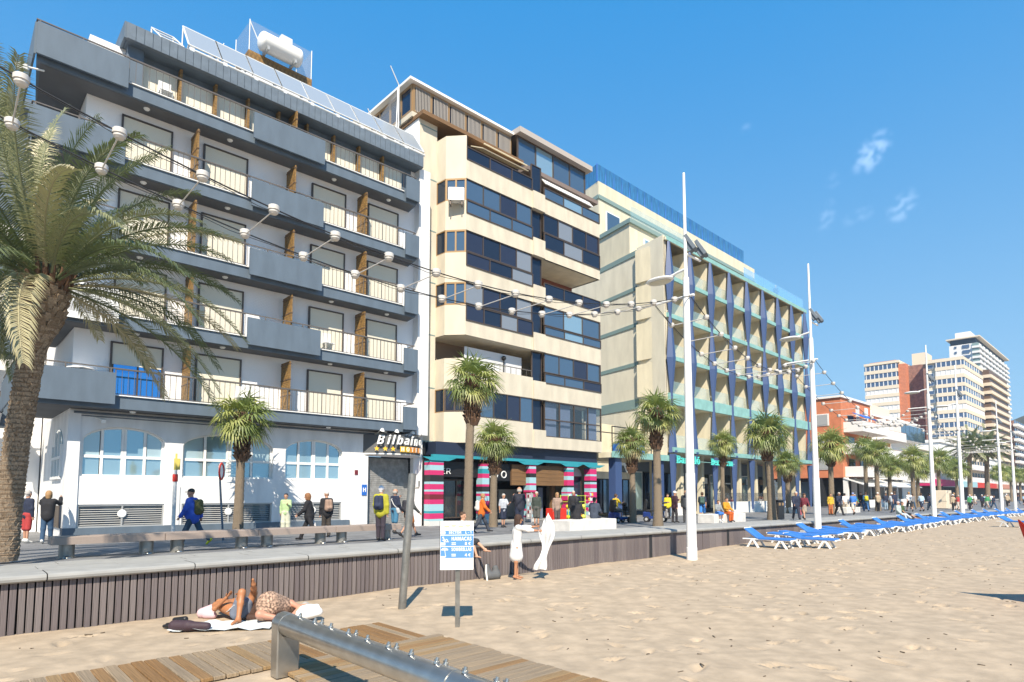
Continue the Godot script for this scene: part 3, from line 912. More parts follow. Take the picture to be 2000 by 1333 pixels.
	var fr := MB.new()
	for z in [-1.05, -0.4, 0.4, 1.05]: bl(fr, 3.22, 3.3, 2.2, 3.4 if absf(z) > 1 else 3.9, 28.2 + z - 0.05, 28.2 + z + 0.05)
	bl(fr, 3.22, 3.3, 2.88, 2.98, 27.15, 29.25); bl(fr, 3.2, 3.3, 2.15, 2.24, 27.1, 29.3)
	put(sf, "frame", fr, mats["white"])
	var gr := MB.new()
	bl(gr, 3.24, 3.3, 0.42, 1.2, 26.6, 29.6)
	var gw := put(t, "basement_window", gr, mats["window_dark"])
	for k in 12: put(gw, "bar", one(3.2, 3.23, 0.42, 1.2, 26.7 + k * 0.25, 26.74 + k * 0.25), mats["rail"])
func flip(q: PackedVector2Array) -> PackedVector2Array:   # plan (x, z) for a prism turned by +90 degrees about x, which then extrudes downwards
	return q

# a second white house with the same grey balconies, up the side street
func rear_house() -> void:
	OU = -10.0; OV = 31.5
	var t := thing("side_street_house", "white house with grey balcony bands half hidden behind the big date palm", "building", W(OU, 0, OV))
	put(t, "wall", one(-10.0, 3.25, 0.0, 17.6, 33.2, 42.0), mats["white_wall"])
	for k in range(1, 6):
		var yb := 4.3 + 2.87 * (k - 1)
		var b := put(t, "balcony", one(-10.0, 2.3, yb, yb + 0.4, 31.5, 32.6), mats["grey_paint"])
		put(b, "balcony_panel", one(-10.0, 2.35, yb + 0.1, yb + 1.15, 31.42, 31.5), mats["grey_paint"])
		var r := MB.new()
		bl(r, -10.0, 2.3, yb + 1.36, yb + 1.4, 31.5, 31.55)
		for q in 10: bl(r, -10.0 + q * 1.3, -9.96 + q * 1.3, yb + 1.1, yb + 1.38, 31.5, 31.54)
		put(b, "railing", r, mats["rail"])
		for q in 3:
			var f := put(b, "window", one(-8.6 + q * 3.9, -6.9 + q * 3.9, yb + 0.4, yb + 2.5, 32.5, 32.6), mats["frame_brown"])
			put(f, "shutter", one(-8.54 + q * 3.9, -6.96 + q * 3.9, yb + 0.45, yb + 2.44, 32.46, 32.5), mats["cream_slat"])
	for q in 2:
		var f := put(t, "window", one(-6.0 + q * 5.0, -3.4 + q * 5.0, 1.6, 3.4, 32.5, 32.6), mats["white"])
		put(f, "pane", one(-5.9 + q * 5.0, -3.5 + q * 5.0, 1.7, 3.3, 32.47, 32.5), mats["window_teal"])
	put(t, "roof", one(-10.1, 2.5, 17.6, 18.0, 31.6, 42.0), mats["grey_paint"])
	var m := MB.new()
	m.bar(L(1.6, 4.9, 32.6), L(1.6, 4.9, 31.2), 0.03)
	m.lathe([[0.02, 0.0], [0.2, 0.05], [0.24, 0.12], [0.1, 0.28], [0.0, 0.34]], T(L(1.6, 4.75, 31.2)), 6)
	var ln := put(t, "wall_lantern", m, mats["black"])
	m = MB.new()
	m.lathe([[0.12, -0.5], [0.2, 0.0]], T(L(1.6, 4.78, 31.2)), 6)
	put(ln, "lantern_glass", m, mats["tin"])

# ---------------------------------------------------------------- on the roof of the hotel
func roof_things() -> void:
	var lab := ["first solar collector from the left, beside the bare white tube frame", "second solar collector from the left on the grey hotel roof", "third solar collector from the left on the grey hotel roof", "fourth solar collector from the left, below the left end of the white tank", "fifth solar collector from the left, below the white tank", "sixth solar collector from the left, below the right end of the white tank", "seventh solar collector from the left on the grey hotel roof", "eighth solar collector from the left on the grey hotel roof", "last solar collector on the grey hotel roof, nearest the cream apartment house"]
	OU = 0; OV = 0
	var m := MB.new()
	var g := MB.new()
	var p := MB.new()
	var w := 1.24
	var a := Vector3(0, 0.55, 0.25)
	var b := Vector3(0, 1.86, -0.7)
	for q in [0.0, w]:
		m.bar(a + Vector3(q, 0, 0), b + Vector3(q, 0, 0), 0.04)
		m.bar(Vector3(q, 0, -0.1), a + Vector3(q, 0.0, -0.1), 0.03); m.bar(Vector3(q, 0, -0.75), b + Vector3(q, 0, 0), 0.03)
		m.bar(Vector3(q, 0.0, -0.75), a + Vector3(q, 0, 0), 0.025)
	m.bar(a, a + Vector3(w, 0, 0), 0.035); m.bar(b, b + Vector3(w, 0, 0), 0.035)
	g.quad(a + Vector3(0.03, 0.03, 0), a + Vector3(w - 0.03, 0.03, 0), b + Vector3(w - 0.03, 0.03, 0), b + Vector3(0.03, 0.03, 0))
	p.bar(a + Vector3(0, -0.2, 0.06), a + Vector3(w, -0.2, 0.06), 0.06, 8); p.obox(T(a + Vector3(0.1, -0.28, 0.05)), Vector3(0.16, 0.3, 0.14))
	var proto: Node3D = null
	for k in 9:
		var at := W(6.4 + k * w, 18.66, 25.6)
		if k == 0:
			proto = thing("solar_collector", lab[0], "solar panel", at, A, "solar collectors along the hotel roof")
			put(proto, "frame", m, mats["tin"]); put(proto, "glass_cover", g, M("collector_glass", C(0.34, 0.38, 0.42), 0.25, 0.2)); put(proto, "header_pipe", p, mats["tin"])
		else: copy(proto, at, A, lab[k])
	var t := thing("tube_frame", "empty white tube frame at the left end of the solar collectors", "frame", W(5.5, 18.66, 25.7))
	m = MB.new()
	for q in [0.0, 0.8]:
		m.bar(Vector3(q, 0, 0), Vector3(q, 0.6, 0), 0.035); m.bar(Vector3(q, 0, -1.6), Vector3(q, 1.9, -1.6), 0.035); m.bar(Vector3(q, 0.6, 0), Vector3(q, 1.9, -1.6), 0.035)
	for q in [0.0, 0.5, 1.0]: m.bar(Vector3(0, 0.6 + q * 1.3, -1.6 * q), Vector3(0.8, 0.6 + q * 1.3, -1.6 * q), 0.03)
	put(t, "tubes", m, mats["tin"])
	# plant platform with the tank, inside a net
	t = thing("roof_platform", "raised roof plant platform with orange edge and thin net fence", "platform", W(9.7, 18.66, 28.5))
	t.scale = Vector3(0.6, 1.45, 0.6)
	m = MB.new()
	m.box(Vector3(0, 2.35, -3), Vector3(5.2, 2.6, 0.2))
	put(t, "deck", m, mats["ochre"])
	m = MB.new()
	m.box(Vector3(0.1, 0, -2.9), Vector3(5.1, 2.35, -0.2))
	put(t, "plant_room", m, mats["white_wall"])
	m = MB.new()
	for q in [Vector3(0.05, 2.6, 0.15), Vector3(5.15, 2.6, 0.15), Vector3(0.05, 2.6, -2.9), Vector3(5.15, 2.6, -2.9)]: m.bar(q, q + Vector3(0, 1.05, 0), 0.035)
	m.bar(Vector3(0.05, 3.6, 0.15), Vector3(1.3, 2.6, 0.15), 0.03)
	put(t, "fence_post", m, mats["tin"])
	for q in [[Vector3(0.05, 2.6, 0.15), Vector3(5.15, 2.6, 0.15)], [Vector3(0.05, 2.6, -2.9), Vector3(0.05, 2.6, 0.15)], [Vector3(5.15, 2.6, 0.15), Vector3(5.15, 2.6, -2.9)]]:
		m = MB.new()
		m.quad(q[0], q[1], q[1] + Vector3(0, 1.0, 0), q[0] + Vector3(0, 1.03, 0))
		put(t, "net_panel", m, mats["net"])
	t = thing("water_tank", "long white water tank lying on the hotel roof inside a net", "tank", W(10.15, 22.44, 28.1))
	t.scale = Vector3.ONE * 0.6
	m = MB.new()
	var pr := []
	for k in 7: pr.append([0.72 * sin(k * PI / 12), 0.35 - 0.35 * cos(k * PI / 12)])
	for k in 7: pr.append([0.72 * cos(k * PI / 12), 3.2 + 0.35 * sin(k * PI / 12)])
	m.lathe(pr, Transform3D(Basis.from_euler(Vector3(0, 0, -PI / 2)), Vector3(-0.2, 0.85, 0)), 20)
	put(t, "drum", m, mats["plastic_white"])
	m = MB.new()
	m.obox(T(Vector3(1.9, 1.7, 0)), Vector3(0.9, 0.45, 0.8)); m.obox(T(Vector3(1.9, 1.96, 0)), Vector3(0.7, 0.1, 0.6))
	put(t, "motor_box", m, mats["tin"])
	m = MB.new()
	for q in [0.4, 2.6]: m.obox(T(Vector3(q, 0.1, 0)), Vector3(0.15, 0.25, 1.2))
	put(t, "cradle", m, mats["grey_metal"])
	# aerials
	var ad := [["television aerial on a thin mast left of the net enclosed tank", 9.0, 30.5, 4.6], ["bent pole aerial holding a net at the right end of the hotel roof", 17.3, 27.4, 5.6], ["short bent aerial left of the net mast on the hotel roof", 16.6, 28.5, 3.4]]
	for q in ad:
		t = thing("roof_aerial", q[0], "aerial", W(q[1], 18.66, q[2]))
		m = MB.new()
		var h: float = q[3]
		m.bar(Vector3(0, 0, 0), Vector3(0, h - 0.5, 0), 0.035)
		if q[1] > 10: m.bar(Vector3(0, h - 0.5, 0), Vector3(-0.55, h + 0.35, 0), 0.03)
		put(t, "mast", m, mats["tin"])
		m = MB.new()
		if q[1] < 10:
			m.bar(Vector3(-0.5, h - 0.6, 0), Vector3(0.7, h - 0.3, 0), 0.015)
			for k in 7: m.bar(Vector3(-0.45 + k * 0.18, h - 0.6 + k * 0.045, -0.35), Vector3(-0.45 + k * 0.18, h - 0.6 + k * 0.045, 0.35), 0.01)
			m.bar(Vector3(0, h - 0.5, 0), Vector3(0.25, h + 0.4, 0), 0.02); m.bar(Vector3(-0.4, h - 2.2, 0), Vector3(0.4, h - 2.0, 0), 0.02)
			put(t, "antenna", m, mats["tin"])
		elif h > 5:
			m.bar(Vector3(-0.35, 1.6, 0.3), Vector3(-0.05, h - 0.7, 0), 0.03)
			put(t, "brace", m, mats["tin"])
			m = MB.new()
			m.tri(Vector3(-0.02, h - 0.7, 0), Vector3(-2.0, 1.2, 0), Vector3(-0.02, 1.2, 0))
			put(t, "net_panel", m, mats["net"])

# ---------------------------------------------------------------- the cream apartment house with bay windows
func poly_prism(pts: Array, y0: float, y1: float) -> MB:   # plan points [u, v]
	var q := PackedVector2Array()
	for p in pts: q.append(Vector2(p[0] - OU, OV - p[1]))
	var m := MB.new()
	m.prism(q, T(Vector3(0, y1, 0), PI / 2), y1 - y0)
	return m
# a vertical wall panel between plan points a and b, with thickness d inwards
func seg_box(m: MB, a: Array, b: Array, y0: float, y1: float, d: float, out := 0.0) -> void:
	var p := L(a[0], 0, a[1])
	var q := L(b[0], 0, b[1])
	var x := (q - p).normalized()
	var z := x.cross(Vector3.UP)
	m.obox(Transform3D(Basis(x, Vector3.UP, z), (p + q) * 0.5 + z * (out - d * 0.5) + Vector3(0, (y0 + y1) * 0.5, 0)), Vector3(p.distance_to(q), y1 - y0, d))
# a glazed strip: frame part with n panes as its children
func glazing(p: Node, a: Array, b: Array, y0: float, y1: float, n: int, frame: String, panes: Array, out := 0.0, fw := 0.05) -> MeshInstance3D:
	var m := MB.new()
	var d := Vector2(b[0] - a[0], b[1] - a[1])
	var ln := d.length()
	var at := func(s: float) -> Array: return [a[0] + d.x * s / ln, a[1] + d.y * s / ln]
	seg_box(m, a, b, y1 - fw, y1, 0.09, out + 0.02); seg_box(m, a, b, y0, y0 + fw, 0.09, out + 0.02)
	for k in n + 1:
		var s := ln * k / n
		seg_box(m, at.call(clampf(s - fw * 0.5, 0, ln - fw)), at.call(clampf(s + fw * 0.5, fw, ln)), y0 + fw, y1 - fw, 0.09, out + 0.02)
	var f := put(p, "window", m, mats[frame])
	for k in n:
		var g := MB.new()
		seg_box(g, at.call(ln * k / n + fw * 0.5), at.call(ln * (k + 1) / n - fw * 0.5), y0 + fw, y1 - fw, 0.02, out - 0.02 - 0.008 * (k % 2))
		put(f, "pane", g, mats[panes[k % panes.size()]])
	return f

func apartment_house() -> void:
	OU = 18.1; OV = 26.6
	var t := thing("apartment_house", "cream seven storey apartment house with stacked glazed bay balconies above striped shop pillars", "building", W(OU, 0, OV))
	put(t, "wall", one(18.14, 31.5, 4.3, 21.9, 27.6, 38.0), mats["cream"])
	put(t, "wall", one(18.14, 19.3, 0.0, 22.0, 26.6, 27.6), mats["cream"])
	for k in 7: put(t, "wall_joint", one(18.14, 19.28, 4.35 + k * 2.87, 4.41 + k * 2.87, 26.585, 26.6), mats["stripe_grey"])
	put(t, "party_wall", one(18.08, 18.14, 4.3, 22.0, 26.62, 38.0), mats["white_wall"])
	var p0 := [19.28, 27.5]
	var p1 := [19.35, 25.85]
	var p2 := [20.1, 25.0]
	var p3 := [25.15, 25.0]
	var q1 := [26.15, 24.96]
	var q2 := [26.15, 25.02]
	var q3 := [31.5, 25.02]
	var q4 := [31.5, 27.6]
	for k in range(1, 7):
		var yb := 4.29 + 2.87 * (k - 1)
		var yt := yb + 2.87
		var b := put(t, "bay", poly_prism([p0, p1, p2, p3, [25.15, 27.6]], yb, yb + 0.32), mats["cream"])
		var w := MB.new()
		var solid: float = [1.42, 1.22, 0.78, 0.9, 0.92, 1.05][k - 1]
		seg_box(w, p2, p3, yb, yb + solid, 0.14, 0.004)
		seg_box(w, p1, p2, yb, yb + (1.62 if k < 6 else 2.4), 0.14, 0.004)
		seg_box(w, [19.3, 26.6], p1, yb, yb + (1.62 if k < 6 else 2.4), 0.14, 0.004)
		put(b, "parapet", w, mats["cream"])
		if k < 6 and k != 2:
			glazing(b, [19.3, 26.6], p1, yb + 1.62, yt, 1, "frame_gold", ["window_dark"], -0.02)
			glazing(b, p1, p2, yb + 1.62, yt, 2, "frame_gold" if k != 1 else "frame_brown", ["window_mid"] if k > 2 else ["window_navy"], -0.02, 0.09)
			if k > 2:
				glazing(b, p2, p3, yb + solid, yb + 1.66, 3 if k != 3 else 4, "frame_brown", ["window_navy", "window_dark", "window_curtain"] if k != 5 else ["window_mid"], 0.03)
				glazing(b, p2, p3, yb + 1.72, yt, 4, "frame_brown", [["window_navy", "window_dark", "window_navy", "window_curtain"], ["window_curtain", "window_navy", "window_dark"]][k % 2] if k != 5 else ["window_mid", "window_mid", "window_navy"], -0.06)
			else:
				glazing(b, p2, p3, yb + solid, yt, 5, "frame_brown", ["window_navy", "window_mid", "window_dark"], -0.02)
		elif k == 6:
			glazing(b, p2, p3, yb + solid, yb + 1.78, 3, "frame_brown", ["window_dark", "window_navy"], 0.02)
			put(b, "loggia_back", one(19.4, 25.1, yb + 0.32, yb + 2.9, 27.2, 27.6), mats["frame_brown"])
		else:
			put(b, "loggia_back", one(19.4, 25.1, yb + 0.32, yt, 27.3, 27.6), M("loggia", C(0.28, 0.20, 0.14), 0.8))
			put(b, "loggia_screen", one(20.6, 24.9, yb + 0.32, yb + 2.45, 25.7, 25.75), M("screen_white", C(0.66, 0.67, 0.69), 0.6))
			var r := MB.new()
			railing(r, 20.15, 25.1, yb + solid - 0.1, 25.07, 0.5, 0.4)
			put(b, "railing", r, mats["rail"])
			var lp := MB.new()
			lp.ball(Transform3D(Basis.from_scale(Vector3.ONE * 0.14), L(23.4, yb + 2.2, 25.6)), 10); lp.bar(L(23.4, yb + 1.2, 25.6), L(23.4, yb + 2.1, 25.6), 0.04)
			put(b, "globe_lamp", lp, mats["black"])
		# pier between the two bays, and the right-hand bay
		put(b, "pier", one(25.15, 26.15, yb - 0.02, yb + 1.05, 24.9, 27.5), mats["cream"])
		glazing(b, [25.25, 25.2], [26.1, 25.2], yb + 1.05, yt - 0.02, 1, "frame_brown", ["window_dark"], 0.0)
		var c := put(t, "bay", poly_prism([q2, q3, q4, [26.15, 27.6]], yb, yb + 0.32), mats["cream"])
		w = MB.new()
		var s2: float = [0.7, 1.02, 1.08, 0.62, 0.66, 0.95][k - 1]
		seg_box(w, q2, q3, yb, yb + s2, 0.14, 0.004); seg_box(w, q3, q4, yb, yb + s2, 0.14, 0.004)
		put(c, "parapet", w, mats["cream"])
		if k == 4:
			var r := glazing(c, q2, q3, yb + s2, yb + 1.4, 3, "frame_brown", ["window_dark", "window_dark", "window_navy"], 0.02, 0.04)
			r.name = "balustrade"
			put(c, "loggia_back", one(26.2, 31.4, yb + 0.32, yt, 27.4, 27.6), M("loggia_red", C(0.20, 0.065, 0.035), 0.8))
			put(c, "side_cheek", one(30.6, 31.45, yb + 0.4, yb + 2.0, 26.8, 27.4), mats["cream"])
			put(c, "loggia_door", one(26.6, 28.4, yb + 0.32, yb + 2.3, 27.3, 27.4), mats["tin"])
		elif k == 1:
			var f := glazing(c, q2, q3, yb + s2, yt - 0.02, 4, "frame_brown", ["pane"], -0.02)
			put(f, "transom", one(26.2, 31.45, yb + 1.7, yb + 1.77, 24.99, 25.06), mats["frame_brown"])
			for n in [0, 1, 3]:
				var cu := MB.new()
				for z in 9: cu.bar(L(26.5 + n * 1.28 + z * 0.11, yb + 0.7, 25.3), L(26.5 + n * 1.28 + z * 0.11, yt - 0.05, 25.3), 0.062, 6)
				put(f, "curtain", cu, M("curtain", C(0.30, 0.40, 0.62), 0.9))
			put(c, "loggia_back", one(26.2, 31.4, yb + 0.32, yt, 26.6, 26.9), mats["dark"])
		else:
			var kinds: Array = [["window_mid", "window_mid", "window_navy"], ["window_mid", "window_teal", "window_mid"], [], ["window_dark", "window_curtain", "window_dark", "window_navy"], ["window_mid", "window_teal"]][k - 2]
			glazing(c, q2, q3, yb + s2, yb + 1.62, 3, "frame_brown", kinds, 0.03)
			if k < 6: glazing(c, q2, q3, yb + 1.68, yt - 0.02, 3 if k == 3 else 4, "frame_brown", kinds, -0.04)
			if k < 6: glazing(c, q3, q4, yb + s2, yt, 2, "frame_brown", ["window_dark"], -0.02)
			else: put(c, "loggia_back", one(26.2, 31.4, yb + 0.32, yb + 2.9, 27.0, 27.6), mats["frame_brown"])
	# awnings and blinds on the top terrace
	var aw := MB.new()
	aw.obox(T(L(29.0, 21.1, 25.6), 0.9), Vector3(4.6, 0.05, 0.8))
	put(t, "roller_awning", aw, mats["white"])
	aw = MB.new()
	aw.obox(T(L(23.2, 21.2, 25.7), 0.5), Vector3(3.6, 0.05, 1.2)); aw.bar(L(21.6, 21.3, 25.3), L(25.0, 21.3, 25.3), 0.04)
	put(t, "striped_awning", aw, M("awning_cream", C(0.66, 0.58, 0.42), 0.9))
	# penthouse storeys
	put(t, "eaves", one(18.0, 25.5, 21.9, 22.12, 26.1, 36.0), mats["plank_brown"])
	put(t, "eaves", one(25.3, 32.1, 21.35, 21.6, 25.6, 36.0), M("eaves_grey", C(0.20, 0.155, 0.135), 0.8))
	var ph := put(t, "penthouse", one(17.9, 25.3, 22.12, 22.4, 27.0, 36.0), mats["cream"])
	put(ph, "roof", one(17.6, 25.5, 24.0, 24.14, 26.75, 36.2), mats["white"])
	put(ph, "room", one(18.1, 25.2, 22.4, 24.0, 27.6, 35.8), M("curtain_grey", C(0.33, 0.31, 0.29), 0.9))
	glazing(t, [17.95, 27.02], [25.3, 27.02], 22.4, 23.98, 6, "frame_gold", ["window_dark"], 0.0, 0.14)
	for k in 6:
		var cu := MB.new()
		for z in 10: cu.bar(L(18.15 + k * 1.225 + z * 0.1, 22.45, 26.99), L(18.15 + k * 1.225 + z * 0.1, 23.9, 26.99), 0.03, 5)
		put(ph, "curtain", cu, M("curtain_grey", C(0.33, 0.31, 0.29), 0.9))
	glazing(t, [17.92, 31.5], [17.92, 27.05], 22.4, 23.98, 4, "frame_gold", ["window_dark"], 0.0, 0.14)
	var p2h := put(t, "penthouse", one(25.4, 32.0, 21.6, 22.2, 26.6, 36.0), mats["frame_brown"])
	put(p2h, "roof", one(25.3, 32.3, 24.0, 24.35, 26.2, 36.0), M("roof_grey", C(0.42, 0.38, 0.35), 0.8))
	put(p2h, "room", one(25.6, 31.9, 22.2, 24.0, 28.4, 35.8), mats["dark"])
	glazing(t, [25.45, 26.62], [32.0, 26.62], 22.2, 24.0, 4, "frame_brown", ["window_mid", "window_teal", "window_mid"], 0.0, 0.1)
	glazing(t, [32.0, 26.62], [32.0, 32.0], 22.2, 24.0, 3, "frame_brown", ["window_navy"], 0.0, 0.1)
	put(t, "stair_tower", one(16.4, 18.0, 18.7, 22.9, 30.0, 34.0), mats["cream"])
	# street level: dark fascia, teal stepped border, striped pillars, shop fronts
	put(t, "fascia", one(18.5, 31.4, 3.62, 4.29, 25.35, 27.4), M("fascia_navy", C(0.02, 0.03, 0.06), 0.5))
	var tb := MB.new()
	bl(tb, 18.3, 31.4, 3.47, 3.62, 25.3, 25.5)
	for u in [18.75, 25.3, 28.9, 31.1]:
		for s in [-1.0, 1.0]:
			var x0: float = u + s * 0.55
			var x1: float = u + s * 1.05
			tb.quad(L(minf(x0, x1), 3.3 if s > 0 else 3.46, 25.31), L(maxf(x0, x1), 3.3 if s < 0 else 3.46, 25.31), L(maxf(x0, x1), 3.48, 25.31), L(minf(x0, x1), 3.48, 25.31))
		bl(tb, u - 0.55, u + 0.55, 3.3, 3.47, 25.3, 25.5)
	put(t, "teal_border", tb, mats["teal_strong"])
	var cols := ["pink", "pale_blue", "pink", "pale_blue", "dark", "pink", "pale_blue", "pink", "teal_strong", "pale_blue", "pink", "maroon"]
	for q in [[18.15, 19.0], [21.6, 22.1], [25.2, 25.75], [28.5, 29.1], [30.7, 31.35]]:
		var hgt := 0.0
		var pl := put(t, "pillar", one(q[0], q[1], 0.0, 0.25, 25.35, 25.85), mats["tin"])
		hgt = 0.25
		var n := 0
		while hgt < 3.28:
			var dh: float = [0.28, 0.14, 0.24, 0.12, 0.1, 0.26, 0.34][(n * 3 + int(q[0])) % 7]
			dh = minf(dh, 3.28 - hgt)
			put(pl, "stripe", one(q[0], q[1], hgt, hgt + dh, 25.35, 25.85), mats[cols[(n + int(q[0]) * 5) % 12]])
			hgt += dh
			n += 1
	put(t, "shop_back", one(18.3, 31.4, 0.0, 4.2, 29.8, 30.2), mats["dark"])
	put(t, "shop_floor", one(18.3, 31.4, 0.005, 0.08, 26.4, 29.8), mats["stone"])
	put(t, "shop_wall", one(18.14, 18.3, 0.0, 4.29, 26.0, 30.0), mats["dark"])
	put(t, "shop_wall", one(31.3, 31.5, 0.0, 4.29, 25.9, 30.0), mats["cream"])
	var sf := glazing(t, [19.0, 26.5], [21.6, 26.5], 0.3, 2.4, 3, "frame_brown", ["pane"], 0.0, 0.07)
	sf.name = "shop_front"
	put(t, "shop_sign", one(19.0, 21.6, 2.5, 3.3, 25.72, 25.8), mats["black"])
	text(t, "lettering", "ER", 0.3, mats["white"], T(L(19.4, 2.8, 25.70)), false, 0.02, false, 0.62)
	put(t, "shop_sign", one(22.1, 24.0, 2.35, 3.3, 25.72, 25.8), mats["black"])
	text(t, "lettering", ".CO", 0.32, mats["white"], T(L(22.75, 2.68, 25.70)), true, 0.02, false, 0.62)
	text(t, "lettering", "C C O", 0.12, mats["white"], T(L(22.8, 3.0, 25.70)), false, 0.02, false, 0.5)
	var ring := MB.new()
	for k in 14: ring.bar(L(23.5 + 0.18 * cos(TAU * k / 14), 2.7 + 0.18 * sin(TAU * k / 14), 25.70), L(23.5 + 0.18 * cos(TAU * (k + 1) / 14), 2.7 + 0.18 * sin(TAU * (k + 1) / 14), 25.70), 0.035)
	put(t, "ring_logo", ring, mats["white"])
	for q in [[24.05, 25.2], [25.75, 28.5]]:
		var bd := put(t, "timber_panel", one(q[0], q[1], 2.1, 3.3, 25.66, 25.76), mats["brown"])
		for k in 5: put(bd, "board", one(q[0] + 0.01, q[1] - 0.01, 2.11 + k * 0.238, 2.335 + k * 0.238, 25.63, 25.66), mats["plank_brown"])
	put(t, "timber_panel", one(28.1, 28.4, 0.1, 2.1, 26.3, 26.5), mats["plank_brown"])
	put(t, "shop_interior_panel", one(25.9, 27.5, 0.1, 1.9, 28.8, 28.9), mats["grey_metal"])
	put(t, "shop_interior_panel", one(27.3, 27.7, 0.1, 2.0, 26.7, 26.75), M("blue_grey", C(0.16, 0.19, 0.26), 0.6))
	var gl := glazing(t, [29.1, 26.1], [30.7, 26.1], 0.9, 2.75, 2, "frame_brown", ["window_mid", "window_navy"], 0.0, 0.06)
	gl.name = "shop_window"
	put(t, "shop_window_base", one(29.1, 30.7, 0.0, 0.9, 26.0, 26.2), mats["plank_brown"])
	var arch := MB.new()
	var ap := PackedVector2Array()
	for p in arch_pts(29.15, 30.65, 2.75, 3.35): ap.append(Vector2(p.x - OU, p.y))
	arch.prism(ap, T(L(OU, 0, 26.08)), 0.05)
	put(t, "shop_arch", arch, mats["grey_metal"])

func shop_things() -> void:
	# air conditioner on the chamfered bay, and a second one at the far corner
	var t := thing("air_conditioner", "white air conditioner box hung on the upper left bay of the cream house", "air conditioner", W(19.5, 17.15, 25.1), A - 0.7)
	var m := MB.new()
	m.bbox(T(Vector3(0, 0.35, 0)), Vector3(0.85, 0.7, 0.42), 0.03)
	put(t, "casing", m, mats["plastic_white"])
	m = MB.new()
	for k in 9: m.box(Vector3(-0.34, 0.12 + k * 0.055, 0.21), Vector3(0.2, 0.145 + k * 0.055, 0.225))
	put(t, "grille", m, mats["grey_metal"])
	m = MB.new()
	for q in [-0.3, 0.3]: m.box(Vector3(q - 0.03, -0.22, -0.2), Vector3(q + 0.03, 0.0, 0.15))
	put(t, "bracket", m, mats["frame_brown"])
	t = thing("air_conditioner", "small grey air conditioner at the right edge of the cream house", "air conditioner", W(31.7, 6.5, 26.2))
	m = MB.new()
	m.bbox(T(Vector3(0, 0.35, 0)), Vector3(0.35, 0.75, 0.8), 0.03)
	put(t, "casing", m, mats["grey_metal"])
	# display racks outside the shop
	t = thing("fruit_rack", "green and yellow wire rack of beach toys and fruit outside the striped shop", "rack", W(26.6, 0, 23.6))
	m = MB.new()
	for q in [Vector3(0, 0, 0), Vector3(1.5, 0, 0), Vector3(0, 0, -0.6), Vector3(1.5, 0, -0.6)]: m.bar(q, q + Vector3(0, 1.55, 0), 0.025)
	for y in [0.15, 0.75, 1.15, 1.5]:
		m.bar(Vector3(0, y, 0), Vector3(1.5, y, 0), 0.018); m.bar(Vector3(0, y, -0.6), Vector3(1.5, y, -0.6), 0.018)
	put(t, "frame", m, M("lime", C(0.45, 0.62, 0.05), 0.5))
	var cs := [C(0.7, 0.55, 0.03), C(0.25, 0.5, 0.04), C(0.75, 0.25, 0.03), C(0.75, 0.7, 0.1)]
	for k in 16:
		m = MB.new()
		m.ball(Transform3D(Basis.from_scale(Vector3.ONE * 0.13), Vector3(0.12 + (k % 8) * 0.18, 0.28 + 0.6 * (k / 8), -0.15 + 0.1 * (k % 2))), 8)
		put(t, "ball", m, M("ball%d" % (k % 4), cs[k % 4], 0.4))
	for k in 5:
		m = MB.new()
		m.obox(T(Vector3(0.1 + k * 0.14, 1.32, 0.02), 0, 0, 0), Vector3(0.12, 0.55, 0.03))
		put(t, "towel", m, mats[["white", "pale_blue", "white", "pink", "pale_blue"][k]])
	t = thing("postcard_rack", "tall wire postcard rack beside the striped pillar", "rack", W(28.9, 0, 23.9))
	m = MB.new()
	m.bar(Vector3(0, 0, 0), Vector3(0, 1.75, 0), 0.03)
	for y in [0.3, 0.6, 0.9, 1.2, 1.5, 1.74]:
		m.bar(Vector3(-0.22, y, 0.05), Vector3(0.22, y, 0.05), 0.012); m.bar(Vector3(-0.22, y, -0.2), Vector3(0.22, y, -0.2), 0.012)
	put(t, "frame", m, mats["tin"])
	for k in 15:
		m = MB.new()
		m.obox(T(Vector3(-0.15 + (k % 3) * 0.15, 0.42 + (k / 3) * 0.29, 0.07), -0.2), Vector3(0.12, 0.17, 0.006))
		put(t, "card", m, mats[["white", "pale_blue", "tin", "yellow", "pink"][(k * 7) % 5]])
	t = thing("card_stand", "narrow grey rotating card stand in front of the timber shop panel", "rack", W(24.6, 0, 24.6))
	m = MB.new()
	m.bar(Vector3(0, 0, 0), Vector3(0, 1.7, 0), 0.03); m.box(Vector3(-0.25, 0.2, -0.15), Vector3(0.25, 1.65, -0.1))
	put(t, "frame", m, mats["grey_metal"])
	for k in 18:
		m = MB.new()
		m.box(Vector3(-0.22 + (k % 3) * 0.15, 0.3 + (k / 3) * 0.22, -0.09), Vector3(-0.09 + (k % 3) * 0.15, 0.46 + (k / 3) * 0.22, -0.08))
		put(t, "card", m, mats[["tin", "grey_metal", "pale_blue", "maroon"][(k * 5) % 4]])
	t = thing("red_table", "red covered sales table between the card stand and the toy rack", "table", W(25.3, 0, 23.5))
	m = MB.new()
	m.bbox(T(Vector3(0.5, 0.4, -0.3)), Vector3(1.1, 0.8, 0.6), 0.02)
	put(t, "cover", m, mats["red"])
	t = thing("shop_mannequin", "headless shop mannequin in a pale top behind the left shop window", "mannequin", W(19.5, 0.1, 27.2))
	m = MB.new()
	m.tube([Vector3(0, 0.85, 0), Vector3(0, 1.0, 0), Vector3(0, 1.2, 0), Vector3(0, 1.4, 0), Vector3(0, 1.5, 0)], [0.15, 0.17, 0.14, 0.18, 0.06], 10, true, 0.7)
	put(t, "top", m, mats["pale_blue"])
	m = MB.new()
